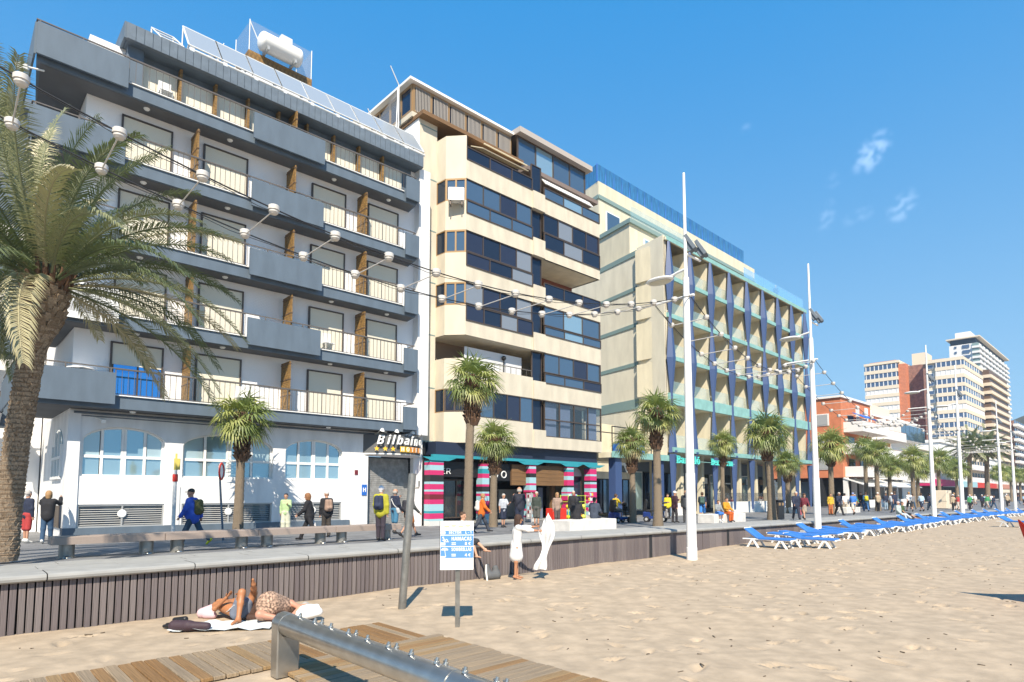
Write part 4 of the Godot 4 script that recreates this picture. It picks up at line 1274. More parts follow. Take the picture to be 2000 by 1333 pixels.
	m.bar(Vector3(0, 0, 0), Vector3(0, 0.9, 0), 0.03); m.lathe([[0.0, 0.03], [0.2, 0.02], [0.2, 0.0]], Transform3D(), 12); m.tube([Vector3(-0.08, 0.9, 0), Vector3(-0.09, 0.1, 0)], [0.08, 0.05], 8); m.tube([Vector3(0.08, 0.9, 0), Vector3(0.09, 0.1, 0)], [0.08, 0.05], 8)
	put(t, "legs", m, mats["dark"])

# ---------------------------------------------------------------- the pale hotel with diamond-shaped blue columns
const B := 0.76794487          # its front's heading, 44 degrees
func beach_hotel() -> void:
	var cb := cos(B)
	var sb := sin(B)
	OU = 39.2; OV = 24.0
	var t := thing("beach_hotel", "pale cream hotel with rows of navy diamond columns and mint green floor edges", "building", Vector3(OU * cb - OV * sb, 0, -(OU * sb + OV * cb)), B)
	var cols := [39.45, 42.5, 45.7, 48.95, 52.25, 55.5, 58.8, 62.1, 65.5]
	var lv := [4.62, 8.15, 11.5, 14.65, 17.6, 20.5]
	var tk := [0.36, 0.85, 0.32, 0.34, 0.32, 0.34]
	var k := 0.257                  # the left flank runs back at a slant
	var side := func(v: float) -> float: return 39.0 + k * (v - 24.0)
	var body := MB.new()
	body.add(poly_prism([[side.call(26.9), 26.9], [66.0, 26.9], [66.0, 46.0], [side.call(46.0), 46.0]], 4.7, 20.5))
	put(t, "wall", body, mats["cream_b3"])
	var fl := MB.new()
	fl.add(poly_prism([[side.call(24.2), 24.2], [side.call(24.2) + 0.32, 24.2], [side.call(26.9) + 0.3, 26.9], [side.call(46.0), 46.0], [side.call(46.0) - 0.15, 46.0]], 4.3, 20.5))
	put(t, "side_wall", fl, mats["cream_lit"])
	var st := MB.new()
	st.add(poly_prism([[side.call(24.2) - 0.05, 24.2], [side.call(24.2) + 0.2, 24.2], [side.call(27.0) + 0.2, 27.0], [side.call(27.0) - 0.05, 27.0]], 4.3, 20.9))
	put(t, "side_pier", st, mats["cream_lit"])
	for q in [[20.35, 20.75], [17.55, 17.85], [14.65, 14.95], [11.55, 11.85], [8.2, 8.95]]:
		put(t, "stripe", poly_prism([[side.call(27.05) - 0.09, 27.05], [side.call(27.05), 27.05], [side.call(44.0), 44.0], [side.call(44.0) - 0.09, 44.0]], q[0], q[1]), mats["stripe_grey"])
	put(t, "roof", poly_prism([[side.call(24.0), 24.0], [66.2, 24.0], [66.2, 46.0], [side.call(46.0), 46.0]], 20.5, 20.72), mats["cream_b3"])
	# floor slabs, partitions, windows and balustrades
	for f in 6:
		var y: float = lv[f]
		var s := put(t, "floor_slab", poly_prism([[side.call(24.12) + 0.05, 24.12], [66.1, 24.12], [66.1, 26.95], [side.call(26.95) + 0.05, 26.95]], y, y + tk[f] - 0.01), mats["cream_b3"])
		put(s, "floor_edge", one(39.15, 66.15, y + 0.02, y + tk[f], 23.7 if f == 0 else 23.98, 24.12), mats["teal"])
		if f == 5: break
		var top: float = lv[f + 1]
		for c in 9: put(s, "partition", one(cols[c] - 0.11, cols[c] + 0.11, y + tk[f], top, 24.3, 26.9), mats["cream_b3"])
		for c in 8:
			var w := put(s, "window", one(cols[c] + 0.35, cols[c + 1] - 0.5, y + tk[f], top - 0.4, 26.84, 26.9), mats["white"])
			put(w, "pane", one(cols[c] + 0.42, (cols[c] + cols[c + 1]) * 0.5 - 0.1, y + tk[f] + 0.05, top - 0.47, 26.82, 26.84), mats["window_teal"])
			put(w, "pane", one((cols[c] + cols[c + 1]) * 0.5, cols[c + 1] - 0.57, y + tk[f] + 0.05, top - 0.47, 26.82, 26.84), mats["window_mid"])
			put(s, "glass_balustrade", one(cols[c] + 0.2, cols[c + 1] - 0.2, y + tk[f], y + tk[f] + 0.98, 24.2, 24.215), mats["green_glass"])
			if (c * 3 + f * 5) % 4 != 1:
				var ch := MB.new()
				var cx: float = cols[c] + 0.8 + 0.4 * ((c + f) % 3)
				ch.obox(T(L(cx, y + tk[f] + 0.42, 25.4)), Vector3(0.45, 0.04, 0.45)); ch.obox(T(L(cx, y + tk[f] + 0.68, 25.62), 0.15), Vector3(0.45, 0.5, 0.04))
				for q in [[-0.2, -0.2], [0.2, -0.2], [-0.2, 0.2], [0.2, 0.2]]: ch.bar(L(cx + q[0], y + tk[f], 25.4 + q[1]), L(cx + q[0], y + tk[f] + 0.42, 25.4 + q[1]), 0.018, 4)
				put(s, "balcony_chair", ch, mats["plastic_white" if (c + f) % 3 else "grey_metal"])
				var tb := MB.new()
				tb.lathe([[0.0, 0.72], [0.33, 0.71], [0.33, 0.68], [0.04, 0.66], [0.03, 0.04], [0.22, 0.0]], T(L(cx + 0.7, y + tk[f], 25.3)), 10)
				put(s, "balcony_table", tb, mats["plastic_white" if (c + f) % 2 else "rail"])
	# diamond columns: narrow at the roof, wide at mid height, narrow again
	var prof := [[0.3, 0.13], [4.5, 0.42], [4.6, 0.50], [8.1, 0.17], [9.0, 0.15], [11.6, 0.52], [14.75, 0.16], [17.75, 0.52], [20.45, 0.15]]
	for c in 9:
		var m := MB.new()
		for q in prof.size() - 1:
			if q == 1: continue
			var sec := []
			for e in 2:
				var w: float = prof[q + e][1]
				var ring := []
				for p in [[-1.0, 0.0], [-0.35, 0.62], [0.35, 0.62], [1.0, 0.0], [0.35, -0.5], [-0.35, -0.5]]: ring.append(L(cols[c] + p[0] * w, prof[q + e][0], 24.0 - p[1] * w * 1.0))
				sec.append(ring)
			for p in 6: m.quad(sec[0][p], sec[0][(p + 1) % 6], sec[1][(p + 1) % 6], sec[1][p])
		put(t, "column", m, mats["navy"])
		put(t, "pier", one(cols[c] - 0.28, cols[c] + 0.12, 0.0, 4.62, 25.0, 25.8), mats["cream_b3"])
	# street level
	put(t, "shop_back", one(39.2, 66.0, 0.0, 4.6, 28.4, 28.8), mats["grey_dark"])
	for q in 12:
		var f := put(t, "window", one(40.0 + q * 2.15, 41.9 + q * 2.15, 0.3, 3.4, 28.3, 28.4), mats["dark" if q % 3 else "tin"])
		put(f, "pane", one(40.1 + q * 2.15, 41.8 + q * 2.15, 0.4, 3.3, 28.27, 28.3), mats["window_dark" if q % 3 else "window_teal"])
		put(t, "menu_board", one(48.3 + q * 1.45, 49.3 + q * 1.45, 2.5, 2.62 + 0.4 * (q % 2), 27.4, 27.45), mats["tin" if q % 3 else "plank_brown"])
	put(t, "low_wall", one(47.2, 65.8, 0.0, 0.95, 24.5, 24.7), mats["white"])
	put(t, "low_wall_glass", one(47.2, 65.8, 0.95, 1.7, 24.58, 24.6), mats["pane"])
	put(t, "low_wall", one(39.4, 42.2, 0.0, 0.9, 24.6, 24.8), mats["white"])
	var sgn := put(t, "sign_rail", one(39.4, 48.4, 4.02, 4.06, 23.66, 23.7), mats["teal"])
	text(sgn, "lettering", "Barceló", 0.55, M("sign_mint", C(0.10, 0.68, 0.62), 0.4), T(L(41.0, 4.1, 23.62)), true, 0.06, true, 3.3)
	text(sgn, "lettering", "Benidorm", 0.50, M("sign_mint", C(0.10, 0.68, 0.62), 0.4), T(L(46.2, 4.1, 23.62)), true, 0.06, true, 3.6)
	# entrance canopy on the left
	put(t, "canopy", one(32.5, 39.2, 4.0, 4.35, 24.2, 28.0), mats["cream_b3"])
	put(t, "canopy_edge", one(32.4, 39.2, 3.98, 4.4, 24.05, 24.2), mats["teal"])
	for u in [33.2, 38.3]: put(t, "canopy_column", one(u - 0.35, u + 0.35, 0.0, 3.98, 24.25, 24.8), mats["navy"])
	put(t, "entrance_wall", one(32.3, 39.2, 0.0, 7.0, 29.0, 29.4), mats["cream_b3"])
	put(t, "entrance_wall", one(33.8, 38.9, 2.7, 3.2, 27.0, 27.1), mats["cream_lit"])
	var ent := glazing(t, [34.0, 27.4], [38.8, 27.4], 0.2, 2.7, 6, "dark", ["window_teal", "window_dark", "window_mid"], 0.0, 0.06)
	ent.name = "entrance_doors"
	var pg := MB.new()
	for q in [[33.0, 24.6], [37.6, 24.6], [33.0, 27.4], [37.6, 27.4]]: pg.bar(L(q[0], 4.35, q[1]), L(q[0], 6.1, q[1]), 0.04)
	pg.bar(L(33.0, 6.1, 24.6), L(37.6, 6.1, 24.6), 0.04); pg.bar(L(33.0, 6.1, 27.4), L(37.6, 6.1, 27.4), 0.04); pg.bar(L(37.6, 6.1, 24.6), L(37.6, 6.1, 27.4), 0.04)
	put(t, "terrace_frame", pg, mats["dark"])
	put(t, "terrace_sofa", one(34.6, 37.4, 4.35, 5.1, 25.0, 25.8), mats["deep_blue"])
	# setback upper storeys with screens
	var u0 := 40.2
	put(t, "upper_storey", poly_prism([[u0, 28.0], [66.0, 28.0], [66.0, 46.0], [44.6, 46.0]], 20.72, 23.4), mats["cream_b3"])
	put(t, "upper_roof", poly_prism([[u0 - 0.2, 27.8], [66.2, 27.8], [66.2, 46.0], [44.4, 46.0]], 23.4, 23.75), mats["stripe_grey"])
	var uw := put(t, "window", one(42.2, 44.6, 20.8, 22.7, 27.93, 28.0), mats["white"])
	put(uw, "pane", one(42.3, 43.35, 20.9, 22.6, 27.9, 27.93), mats["window_teal"]); put(uw, "pane", one(43.45, 44.5, 20.9, 22.6, 27.9, 27.93), mats["window_teal"])
	put(t, "glass_balustrade", one(40.2, 50.0, 23.75, 24.8, 27.85, 27.87), mats["green_glass"])
	put(t, "top_storey", poly_prism([[41.4, 32.0], [72.0, 32.0], [72.0, 46.0], [45.0, 46.0]], 20.72, 28.9), mats["cream_b3"])
	put(t, "stripe", poly_prism([[41.3, 31.9], [72.1, 31.9], [72.1, 32.0], [41.5, 32.0]], 27.3, 27.65), mats["stripe_grey"])
	put(t, "stripe", poly_prism([[41.3, 32.0], [41.45, 32.0], [45.1, 46.0], [44.9, 46.0]], 27.3, 27.65), mats["stripe_grey"])
	var tw := put(t, "window", one(42.4, 44.4, 24.3, 26.5, 31.93, 32.0), mats["white"])
	put(tw, "pane", one(42.5, 44.3, 24.4, 26.4, 31.9, 31.93), mats["window_mid"])
	var n := 0
	var u := 41.4
	while u < 69.0:                                         # faded blue wind screens, panel by panel
		var m := MB.new()
		for z in 3: m.quad(L(u + z * 0.4, 28.9, 32.1 + 0.06 * (z % 2)), L(u + z * 0.4 + 0.4, 28.9, 32.1 + 0.06 * ((z + 1) % 2)), L(u + z * 0.4 + 0.4, 30.5, 32.1), L(u + z * 0.4, 30.5, 32.1))
		put(t, "screen_panel", m, mats["blue_screen"])
		m = MB.new()
		m.bar(L(u, 28.9, 32.15), L(u, 30.55, 32.15), 0.05)
		put(t, "screen_post", m, mats["deep_blue"])
		u += 1.22
	for q in 8:
		var m := MB.new()
		var v0 := 32.1 + q * 1.5
		m.quad(L(41.4 + 0.257 * q * 1.5 + 0.385, 28.9, v0 + 1.5), L(41.4 + 0.257 * q * 1.5, 28.9, v0), L(41.4 + 0.257 * q * 1.5, 30.5, v0), L(41.4 + 0.257 * q * 1.5 + 0.385, 30.5, v0 + 1.5))
		put(t, "screen_panel", m, mats["blue_screen"])
	for q in 7: put(t, "roof_balustrade", one(52.5 + q * 1.95, 54.35 + q * 1.95, 20.78, 22.0, 24.3, 24.32), mats["blue_glass"])
	for q in [[46.2, 25.6], [51.0, 25.6], [56.6, 25.6], [61.5, 25.6]]:
		var m := MB.new()
		for z in 5: m.bar(L(q[0] + z * 0.3, 20.72, q[1]), L(q[0] + z * 0.3, 21.9, q[1]), 0.035)
		for z in 4: m.bar(L(q[0], 21.0 + z * 0.3, q[1]), L(q[0] + 1.2, 21.0 + z * 0.3, q[1]), 0.035)
		put(t, "lattice_screen", m, mats["white"])
	put(t, "penthouse_cabin", one(47.0, 62.0, 20.72, 22.6, 27.2, 28.0), mats["white_wall"])

# ---------------------------------------------------------------- buildings further along the front
func balcony_front(p: Node, u0: float, u1: float, y: float, v: float, dep: float) -> void:
	var b := put(p, "balcony", one(u0, u1, y, y + 0.25, v - dep, v), mats["far_white"])
	put(b, "balcony_panel", one(u0, u1, y + 0.25, y + 1.25, v - dep, v - dep + 0.08), mats["far_white"])
	put(b, "balcony_panel", one(u0, u0 + 0.08, y + 0.25, y + 1.25, v - dep + 0.08, v), mats["far_white"])
	put(b, "rail", one(u0, u1, y + 1.25, y + 1.3, v - dep, v - dep + 0.1), mats["terracotta"])

func far_buildings() -> void:
	OU = 80.9; OV = 27.0
	var t := thing("orange_brick_house", "orange brick four storey house with white projecting balconies", "building", W(OU, 0, OV))
	put(t, "wall", one(80.9, 92.0, 3.6, 13.5, 27.0, 45.0), mats["orange_brick"])
	put(t, "wall", one(94.5, 104.0, 3.6, 12.6, 28.0, 45.0), mats["orange_brick"])
	put(t, "white_bay", one(92.0, 94.5, 3.6, 13.2, 27.6, 45.0), mats["far_white"])
	for u in [86.2, 89.6, 97.2, 100.4]: put(t, "white_strip", one(u, u + 1.1, 9.6, 13.0 if u < 93 else 12.2, 26.9, 27.9 if u > 93 else 27.0), mats["far_white"])
	put(t, "roof_edge", one(80.7, 92.2, 13.5, 13.75, 26.8, 45.0), mats["far_white"])
	put(t, "roof_edge", one(94.3, 104.2, 12.6, 12.8, 27.8, 45.0), mats["far_white"])
	for y in [3.7, 6.5, 9.2]:
		balcony_front(t, 81.6, 91.8, y, 27.0, 2.2)
		balcony_front(t, 94.6, 103.6, y - 0.1, 28.0, 2.2)
		for u in [83.0, 87.0, 95.8, 99.6]:
			var v := 27.0 if u < 93 else 28.0
			var f := put(t, "window", one(u, u + 2.2, y + 0.3, y + 2.3, v - 0.06, v), mats["brown"])
			put(f, "pane", one(u + 0.1, u + 2.1, y + 0.4, y + 2.2, v - 0.08, v - 0.06), mats["window_dark"])
		var s := MB.new()
		bl(s, 80.82, 80.9, y + 0.9, y + 2.4, 28.4, 30.2)
		var w := put(t, "window", s, mats["far_white"])
		put(w, "shutter", one(80.78, 80.82, y + 1.0, y + 2.3, 28.55, 30.05), mats["grey_metal"])
	var aw := MB.new()
	aw.obox(T(L(87.0, 11.4, 25.9), 0.5), Vector3(6.0, 0.08, 1.8))
	put(t, "blue_awning", aw, mats["deep_blue"])
	put(t, "bar_front", one(80.9, 104.0, 0.0, 3.6, 29.5, 30.0), mats["dark"])
	for q in 9: put(t, "bar_column", one(81.0 + q * 2.8, 81.5 + q * 2.8, 0.0, 3.6, 26.6, 27.1), mats["far_white"])
	var bw := MB.new()
	bw.obox(T(L(92.4, 3.0, 25.6), 0.35), Vector3(23.0, 0.1, 3.0))
	put(t, "bar_awning", bw, mats["tin"])
	put(t, "bar_terrace_wall", one(80.0, 104.0, 0.0, 0.9, 24.2, 24.4), mats["far_white"])

	OU = 105.0; OV = 27.0
	t = thing("white_terrace_house", "white terraced house with blue glazed upper balcony between the brick house and cream towers", "building", W(OU, 0, OV))
	put(t, "wall", one(105.0, 121.0, 0.0, 13.0, 28.5, 45.0), mats["far_white"])
	put(t, "wall", one(107.0, 119.0, 13.0, 16.0, 32.0, 45.0), mats["far_cream"])
	for y in [3.4, 6.6]: balcony_front(t, 105.0, 121.0, y, 28.5, 2.0)
	put(t, "glazed_balcony", one(105.5, 119.0, 9.8, 12.3, 27.0, 28.5), mats["far_white"])
	for q in 6: put(t, "pane", one(105.8 + q * 2.2, 107.8 + q * 2.2, 9.9, 12.2, 26.93, 27.0), mats["window_mid"])
	for q in 5:
		var f := put(t, "window", one(106.0 + q * 3.0, 108.0 + q * 3.0, 4.0, 6.0, 28.4, 28.5), mats["brown"])
		put(f, "pane", one(106.1 + q * 3.0, 107.9 + q * 3.0, 4.1, 5.9, 28.37, 28.4), mats["far_glass"])
	put(t, "roof_edge", one(104.8, 121.2, 13.0, 13.3, 28.3, 45.0), mats["far_white"])

	# the cream apartment towers beyond
	OU = 233.0; OV = 41.8
	t = thing("cream_tower", "tall cream and brick apartment tower with banded glazed balconies in the distance", "building", W(OU, 0, OV))
	put(t, "wall", one(233.5, 262.0, 0.0, 43.6, 42.2, 52.3), mats["far_cream"])
	put(t, "wall", one(233.5, 262.0, 0.0, 45.4, 58.0, 69.0), mats["far_cream"])
	put(t, "brick_link", one(237.5, 262.0, 0.0, 44.6, 52.3, 58.0), mats["red_brick"])
	put(t, "brick_strip", one(233.2, 234.0, 0.0, 43.8, 51.6, 52.4), mats["red_brick"])
	put(t, "brick_strip", one(233.0, 236.0, 0.0, 44.8, 57.2, 59.4), mats["orange_brick"])
	put(t, "roof_edge", one(232.4, 262.0, 43.6, 44.6, 41.4, 52.6), mats["far_cream"])
	put(t, "roof_edge", one(233.2, 262.0, 44.6, 44.8, 46.4, 52.6), mats["terracotta"])
	put(t, "roof_edge", one(232.4, 262.0, 45.4, 46.2, 59.0, 69.6), mats["far_cream"])
	put(t, "roof_edge", one(233.2, 262.0, 46.2, 46.5, 60.0, 68.0), mats["terracotta"])
	put(t, "lift_house", one(240.0, 248.0, 44.6, 49.0, 53.0, 57.0), mats["far_cream"])
	for f in range(3, 16):
		var y := 43.6 - (16 - f) * 2.78
		var b := put(t, "balcony_band", one(232.4, 262.0, y, y + 1.15, 41.4, 49.0), mats["far_cream"])
		put(b, "glazing_strip", one(232.55, 262.0, y + 1.15, y + 2.72, 41.55, 49.0), mats["far_white" if f % 4 == 2 else "far_glass"])
		for q in 6: put(b, "mullion", one(232.45, 232.6, y + 1.15, y + 2.72, 42.0 + q * 1.3, 42.25 + q * 1.3), mats["far_white"])
		for q in 7: put(b, "mullion", one(234.0 + q * 3.6, 234.4 + q * 3.6, y + 1.15, y + 2.72, 41.45, 41.6), mats["far_white"])
		var w := put(t, "window", one(233.2, 233.5, y + 1.0, y + 2.4, 49.4, 51.4), mats["far_white"])
		put(w, "pane", one(233.1, 233.2, y + 1.2, y + 2.2, 49.8, 51.0), mats["far_glass"])
		if f > 7:
			b = put(t, "balcony_band", one(232.4, 236.0, y + 1.6, y + 2.75, 59.4, 69.6), mats["far_cream"])
			put(b, "glazing_strip", one(232.6, 236.0, y + 2.75, y + 4.35, 59.5, 69.5), mats["far_glass" if f > 12 else "far_white"])
			for q in 8: put(b, "mullion", one(232.5, 232.65, y + 2.75, y + 4.35, 59.8 + q * 1.3, 60.05 + q * 1.3), mats["far_white"])

	OU = 266.0; OV = 40.0
	t = thing("stepped_tower", "narrow cream tower with dark stepped balconies at the right end of the cream block", "building", W(OU, 0, OV))
	put(t, "wall", one(266.0, 300.0, 0.0, 45.0, 41.0, 55.0), mats["far_cream"])
	for f in 15:
		var y := 2.0 + f * 2.85
		var b := put(t, "balcony_band", one(265.0, 300.0, y, y + 1.1, 39.6, 43.0), mats["far_cream"])
		put(b, "dark_recess", one(265.4, 300.0, y + 1.1, y + 2.85, 40.2, 43.0), mats["brown"])
	OU = 304.0; OV = 38.0
	t = thing("brown_apartment_block", "brown and white apartment block below the stepped tower", "building", W(OU, 0, OV))
	put(t, "wall", one(304.0, 350.0, 0.0, 30.0, 39.5, 55.0), mats["red_brick"])
	for f in 10:
		var y := 2.0 + f * 2.85
		var b := put(t, "balcony_band", one(303.0, 350.0, y, y + 1.0, 38.0, 39.5), mats["far_white"])
		for q in 8: put(b, "pane", one(305.0 + q * 5.4, 308.4 + q * 5.4, y + 1.0, y + 2.6, 39.3, 39.5), mats["far_glass"])
	OU = 411.0; OV = 66.8
	t = thing("white_tower", "tallest white high rise tower with a flat brown roof terrace in the far distance", "building", W(OU, 0, OV))
	put(t, "wall", one(411.0, 500.0, 0.0, 84.0, 66.8, 79.5), mats["far_white"])
	put(t, "roof_terrace", one(411.5, 498.0, 84.0, 87.0, 67.4, 79.0), mats["dark"])
	put(t, "roof", one(409.5, 501.0, 87.0, 87.7, 65.2, 80.5), mats["far_cream"])
	put(t, "lift_house", one(414.0, 430.0, 87.7, 91.5, 70.0, 77.0), mats["far_white"])
	for f in range(8, 29):
		var y := 84.0 - (29 - f) * 2.88
		var b := put(t, "balcony_band", one(409.8, 501.0, y, y + 1.1, 65.4, 69.0), mats["far_white"])
		put(b, "window_band", one(410.4, 500.4, y + 1.1, y + 2.7, 66.2, 68.9), mats["stripe_grey"])
		for q in 9: put(b, "mullion", one(413.0 + q * 10.0, 418.0 + q * 10.0, y + 1.1, y + 2.7, 66.0, 66.2), mats["far_white"])
		var w := put(t, "window", one(410.6, 411.0, y + 0.7, y + 2.4, 70.2, 73.4), mats["far_glass"])
		put(t, "window", one(410.6, 411.0, y + 1.2, y + 2.2, 76.0, 77.0), mats["far_glass"])
	# low fronts beyond the brick house
	var rows := [[124.0, 30.0, 20.0, 9.5, "far_cream", "cream low house with a pink shop canopy", "pink"], [147.0, 31.0, 22.0, 12.0, "far_white", "white low block with a pale shop canopy", "pale_blue"], [172.0, 32.0, 26.0, 14.0, "far_cream", "beige low block with a red shop canopy", "red"], [202.0, 33.0, 26.0, 11.0, "far_white", "white far block with a terracotta canopy", "terracotta"]]
	for r in rows:
		OU = r[0]; OV = r[1]
		t = thing("low_house", r[5] + " beyond the brick house", "building", W(OU, 0, OV))
		put(t, "wall", one(r[0], r[0] + r[2], 0.0, r[3], r[1], r[1] + 14.0), mats[r[4]])
		put(t, "roof_edge", one(r[0] - 0.3, r[0] + r[2] + 0.3, r[3], r[3] + 0.4, r[1] - 0.3, r[1] + 14.0), mats["far_white"])
		put(t, "shop_front", one(r[0] + 0.5, r[0] + r[2] - 0.5, 0.2, 3.0, r[1] - 0.1, r[1]), mats["dark"])
		put(t, "shop_canopy", one(r[0], r[0] + r[2], 3.0, 4.2, r[1] - 2.2, r[1] - 0.1), mats[r[6]])
		for y in [5.0, 8.0]:
			if y + 2.0 > r[3]: continue
			var b := put(t, "balcony", one(r[0], r[0] + r[2], y - 0.6, y + 0.4, r[1] - 1.4, r[1] - 1.3), mats["far_white"])
			put(b, "balcony_floor", one(r[0], r[0] + r[2], y - 0.8, y - 0.6, r[1] - 1.4, r[1]), mats["far_white"])
			for q in int(r[2] / 3.2): put(t, "window", one(r[0] + 0.8 + q * 3.2, r[0] + 2.8 + q * 3.2, y - 0.4, y + 1.6, r[1] - 0.08, r[1]), mats["far_glass"])

# ---------------------------------------------------------------- palms
func date_frond(m: MB, r: RandomNumberGenerator, yaw: float, elev: float, length: float, droop: float, wind: Vector3, nleaf := 62, leaf := 0.62, broad := 0.016) -> void:
	var dir := Vector3(cos(yaw) * cos(elev), sin(elev), sin(yaw) * cos(elev))
	var p := Vector3(cos(yaw), 0, sin(yaw)) * 0.16
	var pts := []
	var rad := []
	var seg := 14
	for k in seg + 1:
		pts.append(p); rad.append(lerpf(0.035, 0.006, float(k) / seg))
		p += dir * (length / seg)
		var q := float(k) / seg
		dir = (dir + Vector3(0, -droop * (0.35 + 1.3 * q) / seg, 0) + wind * (0.4 + q) / seg).normalized()
	m.tube(pts, rad, 5, false)
	for k in nleaf:
		var q := 0.13 + 0.87 * float(k) / nleaf
		var f := q * seg
		var b := mini(int(f), seg - 1)
		var o: Vector3 = (pts[b] as Vector3).lerp(pts[b + 1], f - b)
		var ax: Vector3 = ((pts[b + 1] as Vector3) - pts[b]).normalized()
		var side := ax.cross(Vector3.UP)
		if side.length() < 0.05: side = Vector3(-sin(yaw), 0, cos(yaw))
		side = side.normalized()
		var up := side.cross(ax).normalized()
		var ll := leaf * (0.35 + 0.65 * sin(PI * clampf(q * 0.92 + 0.05, 0, 1))) * r.randf_range(0.85, 1.12)
		for s in [-1.0, 1.0]:
			var d: Vector3 = (side * s * r.randf_range(0.75, 0.95) + ax * lerpf(0.45, 0.95, q) + up * r.randf_range(0.12, 0.5)).normalized()
			var w: Vector3 = d.cross(up).normalized() * broad
			var mid := o + d * ll * 0.5 + wind * 0.05 * ll
			var end := o + (d + Vector3(0, -0.42, 0) + wind * 0.25).normalized() * ll
			m.quad(o - w * 0.6, o + w * 0.6, mid + w, mid - w)
			m.tri(mid - w, mid + w, end)

func fan_leaf(m: MB, r: RandomNumberGenerator, yaw: float, elev: float, pet: float, rad: float, wind: Vector3, blades := 26) -> void:
	var dir := Vector3(cos(yaw) * cos(elev), sin(elev), sin(yaw) * cos(elev))
	var o := Vector3(cos(yaw), 0, sin(yaw)) * 0.12
	var e := o + dir * pet * 0.6
	var dir2 := (dir + Vector3(0, -0.35, 0) + wind * 0.3).normalized()
	var c := e + dir2 * pet * 0.4
	m.tube([o, e, c], [0.02, 0.015, 0.012], 4, false)
	var side := dir2.cross(Vector3.UP).normalized()
	var up := side.cross(dir2).normalized()
	var tilt := r.randf_range(-0.4, 0.4)
	side = (side * cos(tilt) + up * sin(tilt)).normalized(); up = side.cross(dir2).normalized()
	for k in blades:
		var an := lerpf(-2.25, 2.25, float(k) / (blades - 1))
		var d := dir2 * cos(an) + side * sin(an) + up * 0.22
		d = d.normalized()
		var ll := rad * (1.0 - 0.25 * absf(an) / 2.25) * r.randf_range(0.78, 1.12)
		var w := (side * cos(an) - dir2 * sin(an)) * rad * 0.044
		var fold := up * 0.012 * (1 if k % 2 else -1)
		var mid := c + d * ll * 0.42 + fold
		var end := c + (d + Vector3(0, -0.55, 0) + wind * 0.35 + up * r.randf_range(-0.1, 0.1)).normalized() * ll
		m.quad(c - w * 0.12, c + w * 0.12, mid + w, mid - w)
		m.tri(mid - w, mid + w, end)

func trunk_mesh(h: float, r0: float, r1: float, lean: Vector3, seed_: int, sides := 14, flare := 0.25) -> MB:
	var r := RandomNumberGenerator.new()
	r.seed = seed_
	var m := MB.new()
	var pts := []
	var rad := []
	var n := maxi(8, int(h / 0.09))
	for k in n + 1:
		var q := float(k) / n
		pts.append(Vector3(0, h * q, 0) + lean * q * q + Vector3(r.randf_range(-0.005, 0.005), 0, r.randf_range(-0.005, 0.005)))
		rad.append(lerpf(r0, r1, q) * (1.0 + flare * exp(-q * h * 2.2)) * (1.0 + (0.035 if k % 2 else -0.02)) * r.randf_range(0.98, 1.02))
	m.tube(pts, rad, sides)
	return m
func bark_scales(m: MB, h0: float, h1: float, radius: Callable, lean: Callable, dh: float, around: int, size: Vector3, out: float, seed_: int) -> void:
	var r := RandomNumberGenerator.new()
	r.seed = seed_
	var y := h0
	var row := 0
	while y < h1:
		for k in around:
			var an := TAU * (k + 0.5 * (row % 2)) / around + r.randf_range(-0.06, 0.06)
			var o := Vector3(cos(an), 0, sin(an))
			var rr: float = radius.call(y)
			var x := Vector3(-sin(an), 0, cos(an))
			var p: Vector3 = lean.call(y) + o * (rr - 0.01)
			var s := size * r.randf_range(0.8, 1.25)
			var a := p + x * s.x * 0.5 - Vector3(0, s.y * 0.5, 0)
			var b := p - x * s.x * 0.5 - Vector3(0, s.y * 0.5, 0)
			var c := p - x * s.x * 0.36 + Vector3(0, s.y * 0.45, 0) + o * out * r.randf_range(0.6, 1.3)
			var d := p + x * s.x * 0.36 + Vector3(0, s.y * 0.45, 0) + o * out * r.randf_range(0.6, 1.3)
			var ci := c - o * s.z + Vector3(0, s.y * 0.1, 0)
			var di := d - o * s.z + Vector3(0, s.y * 0.1, 0)
			m.quad(a, b, c, d); m.quad(d, c, ci, di); m.tri(a, d, di); m.tri(b, ci, c)
		y += dh * r.randf_range(0.92, 1.08)
		row += 1

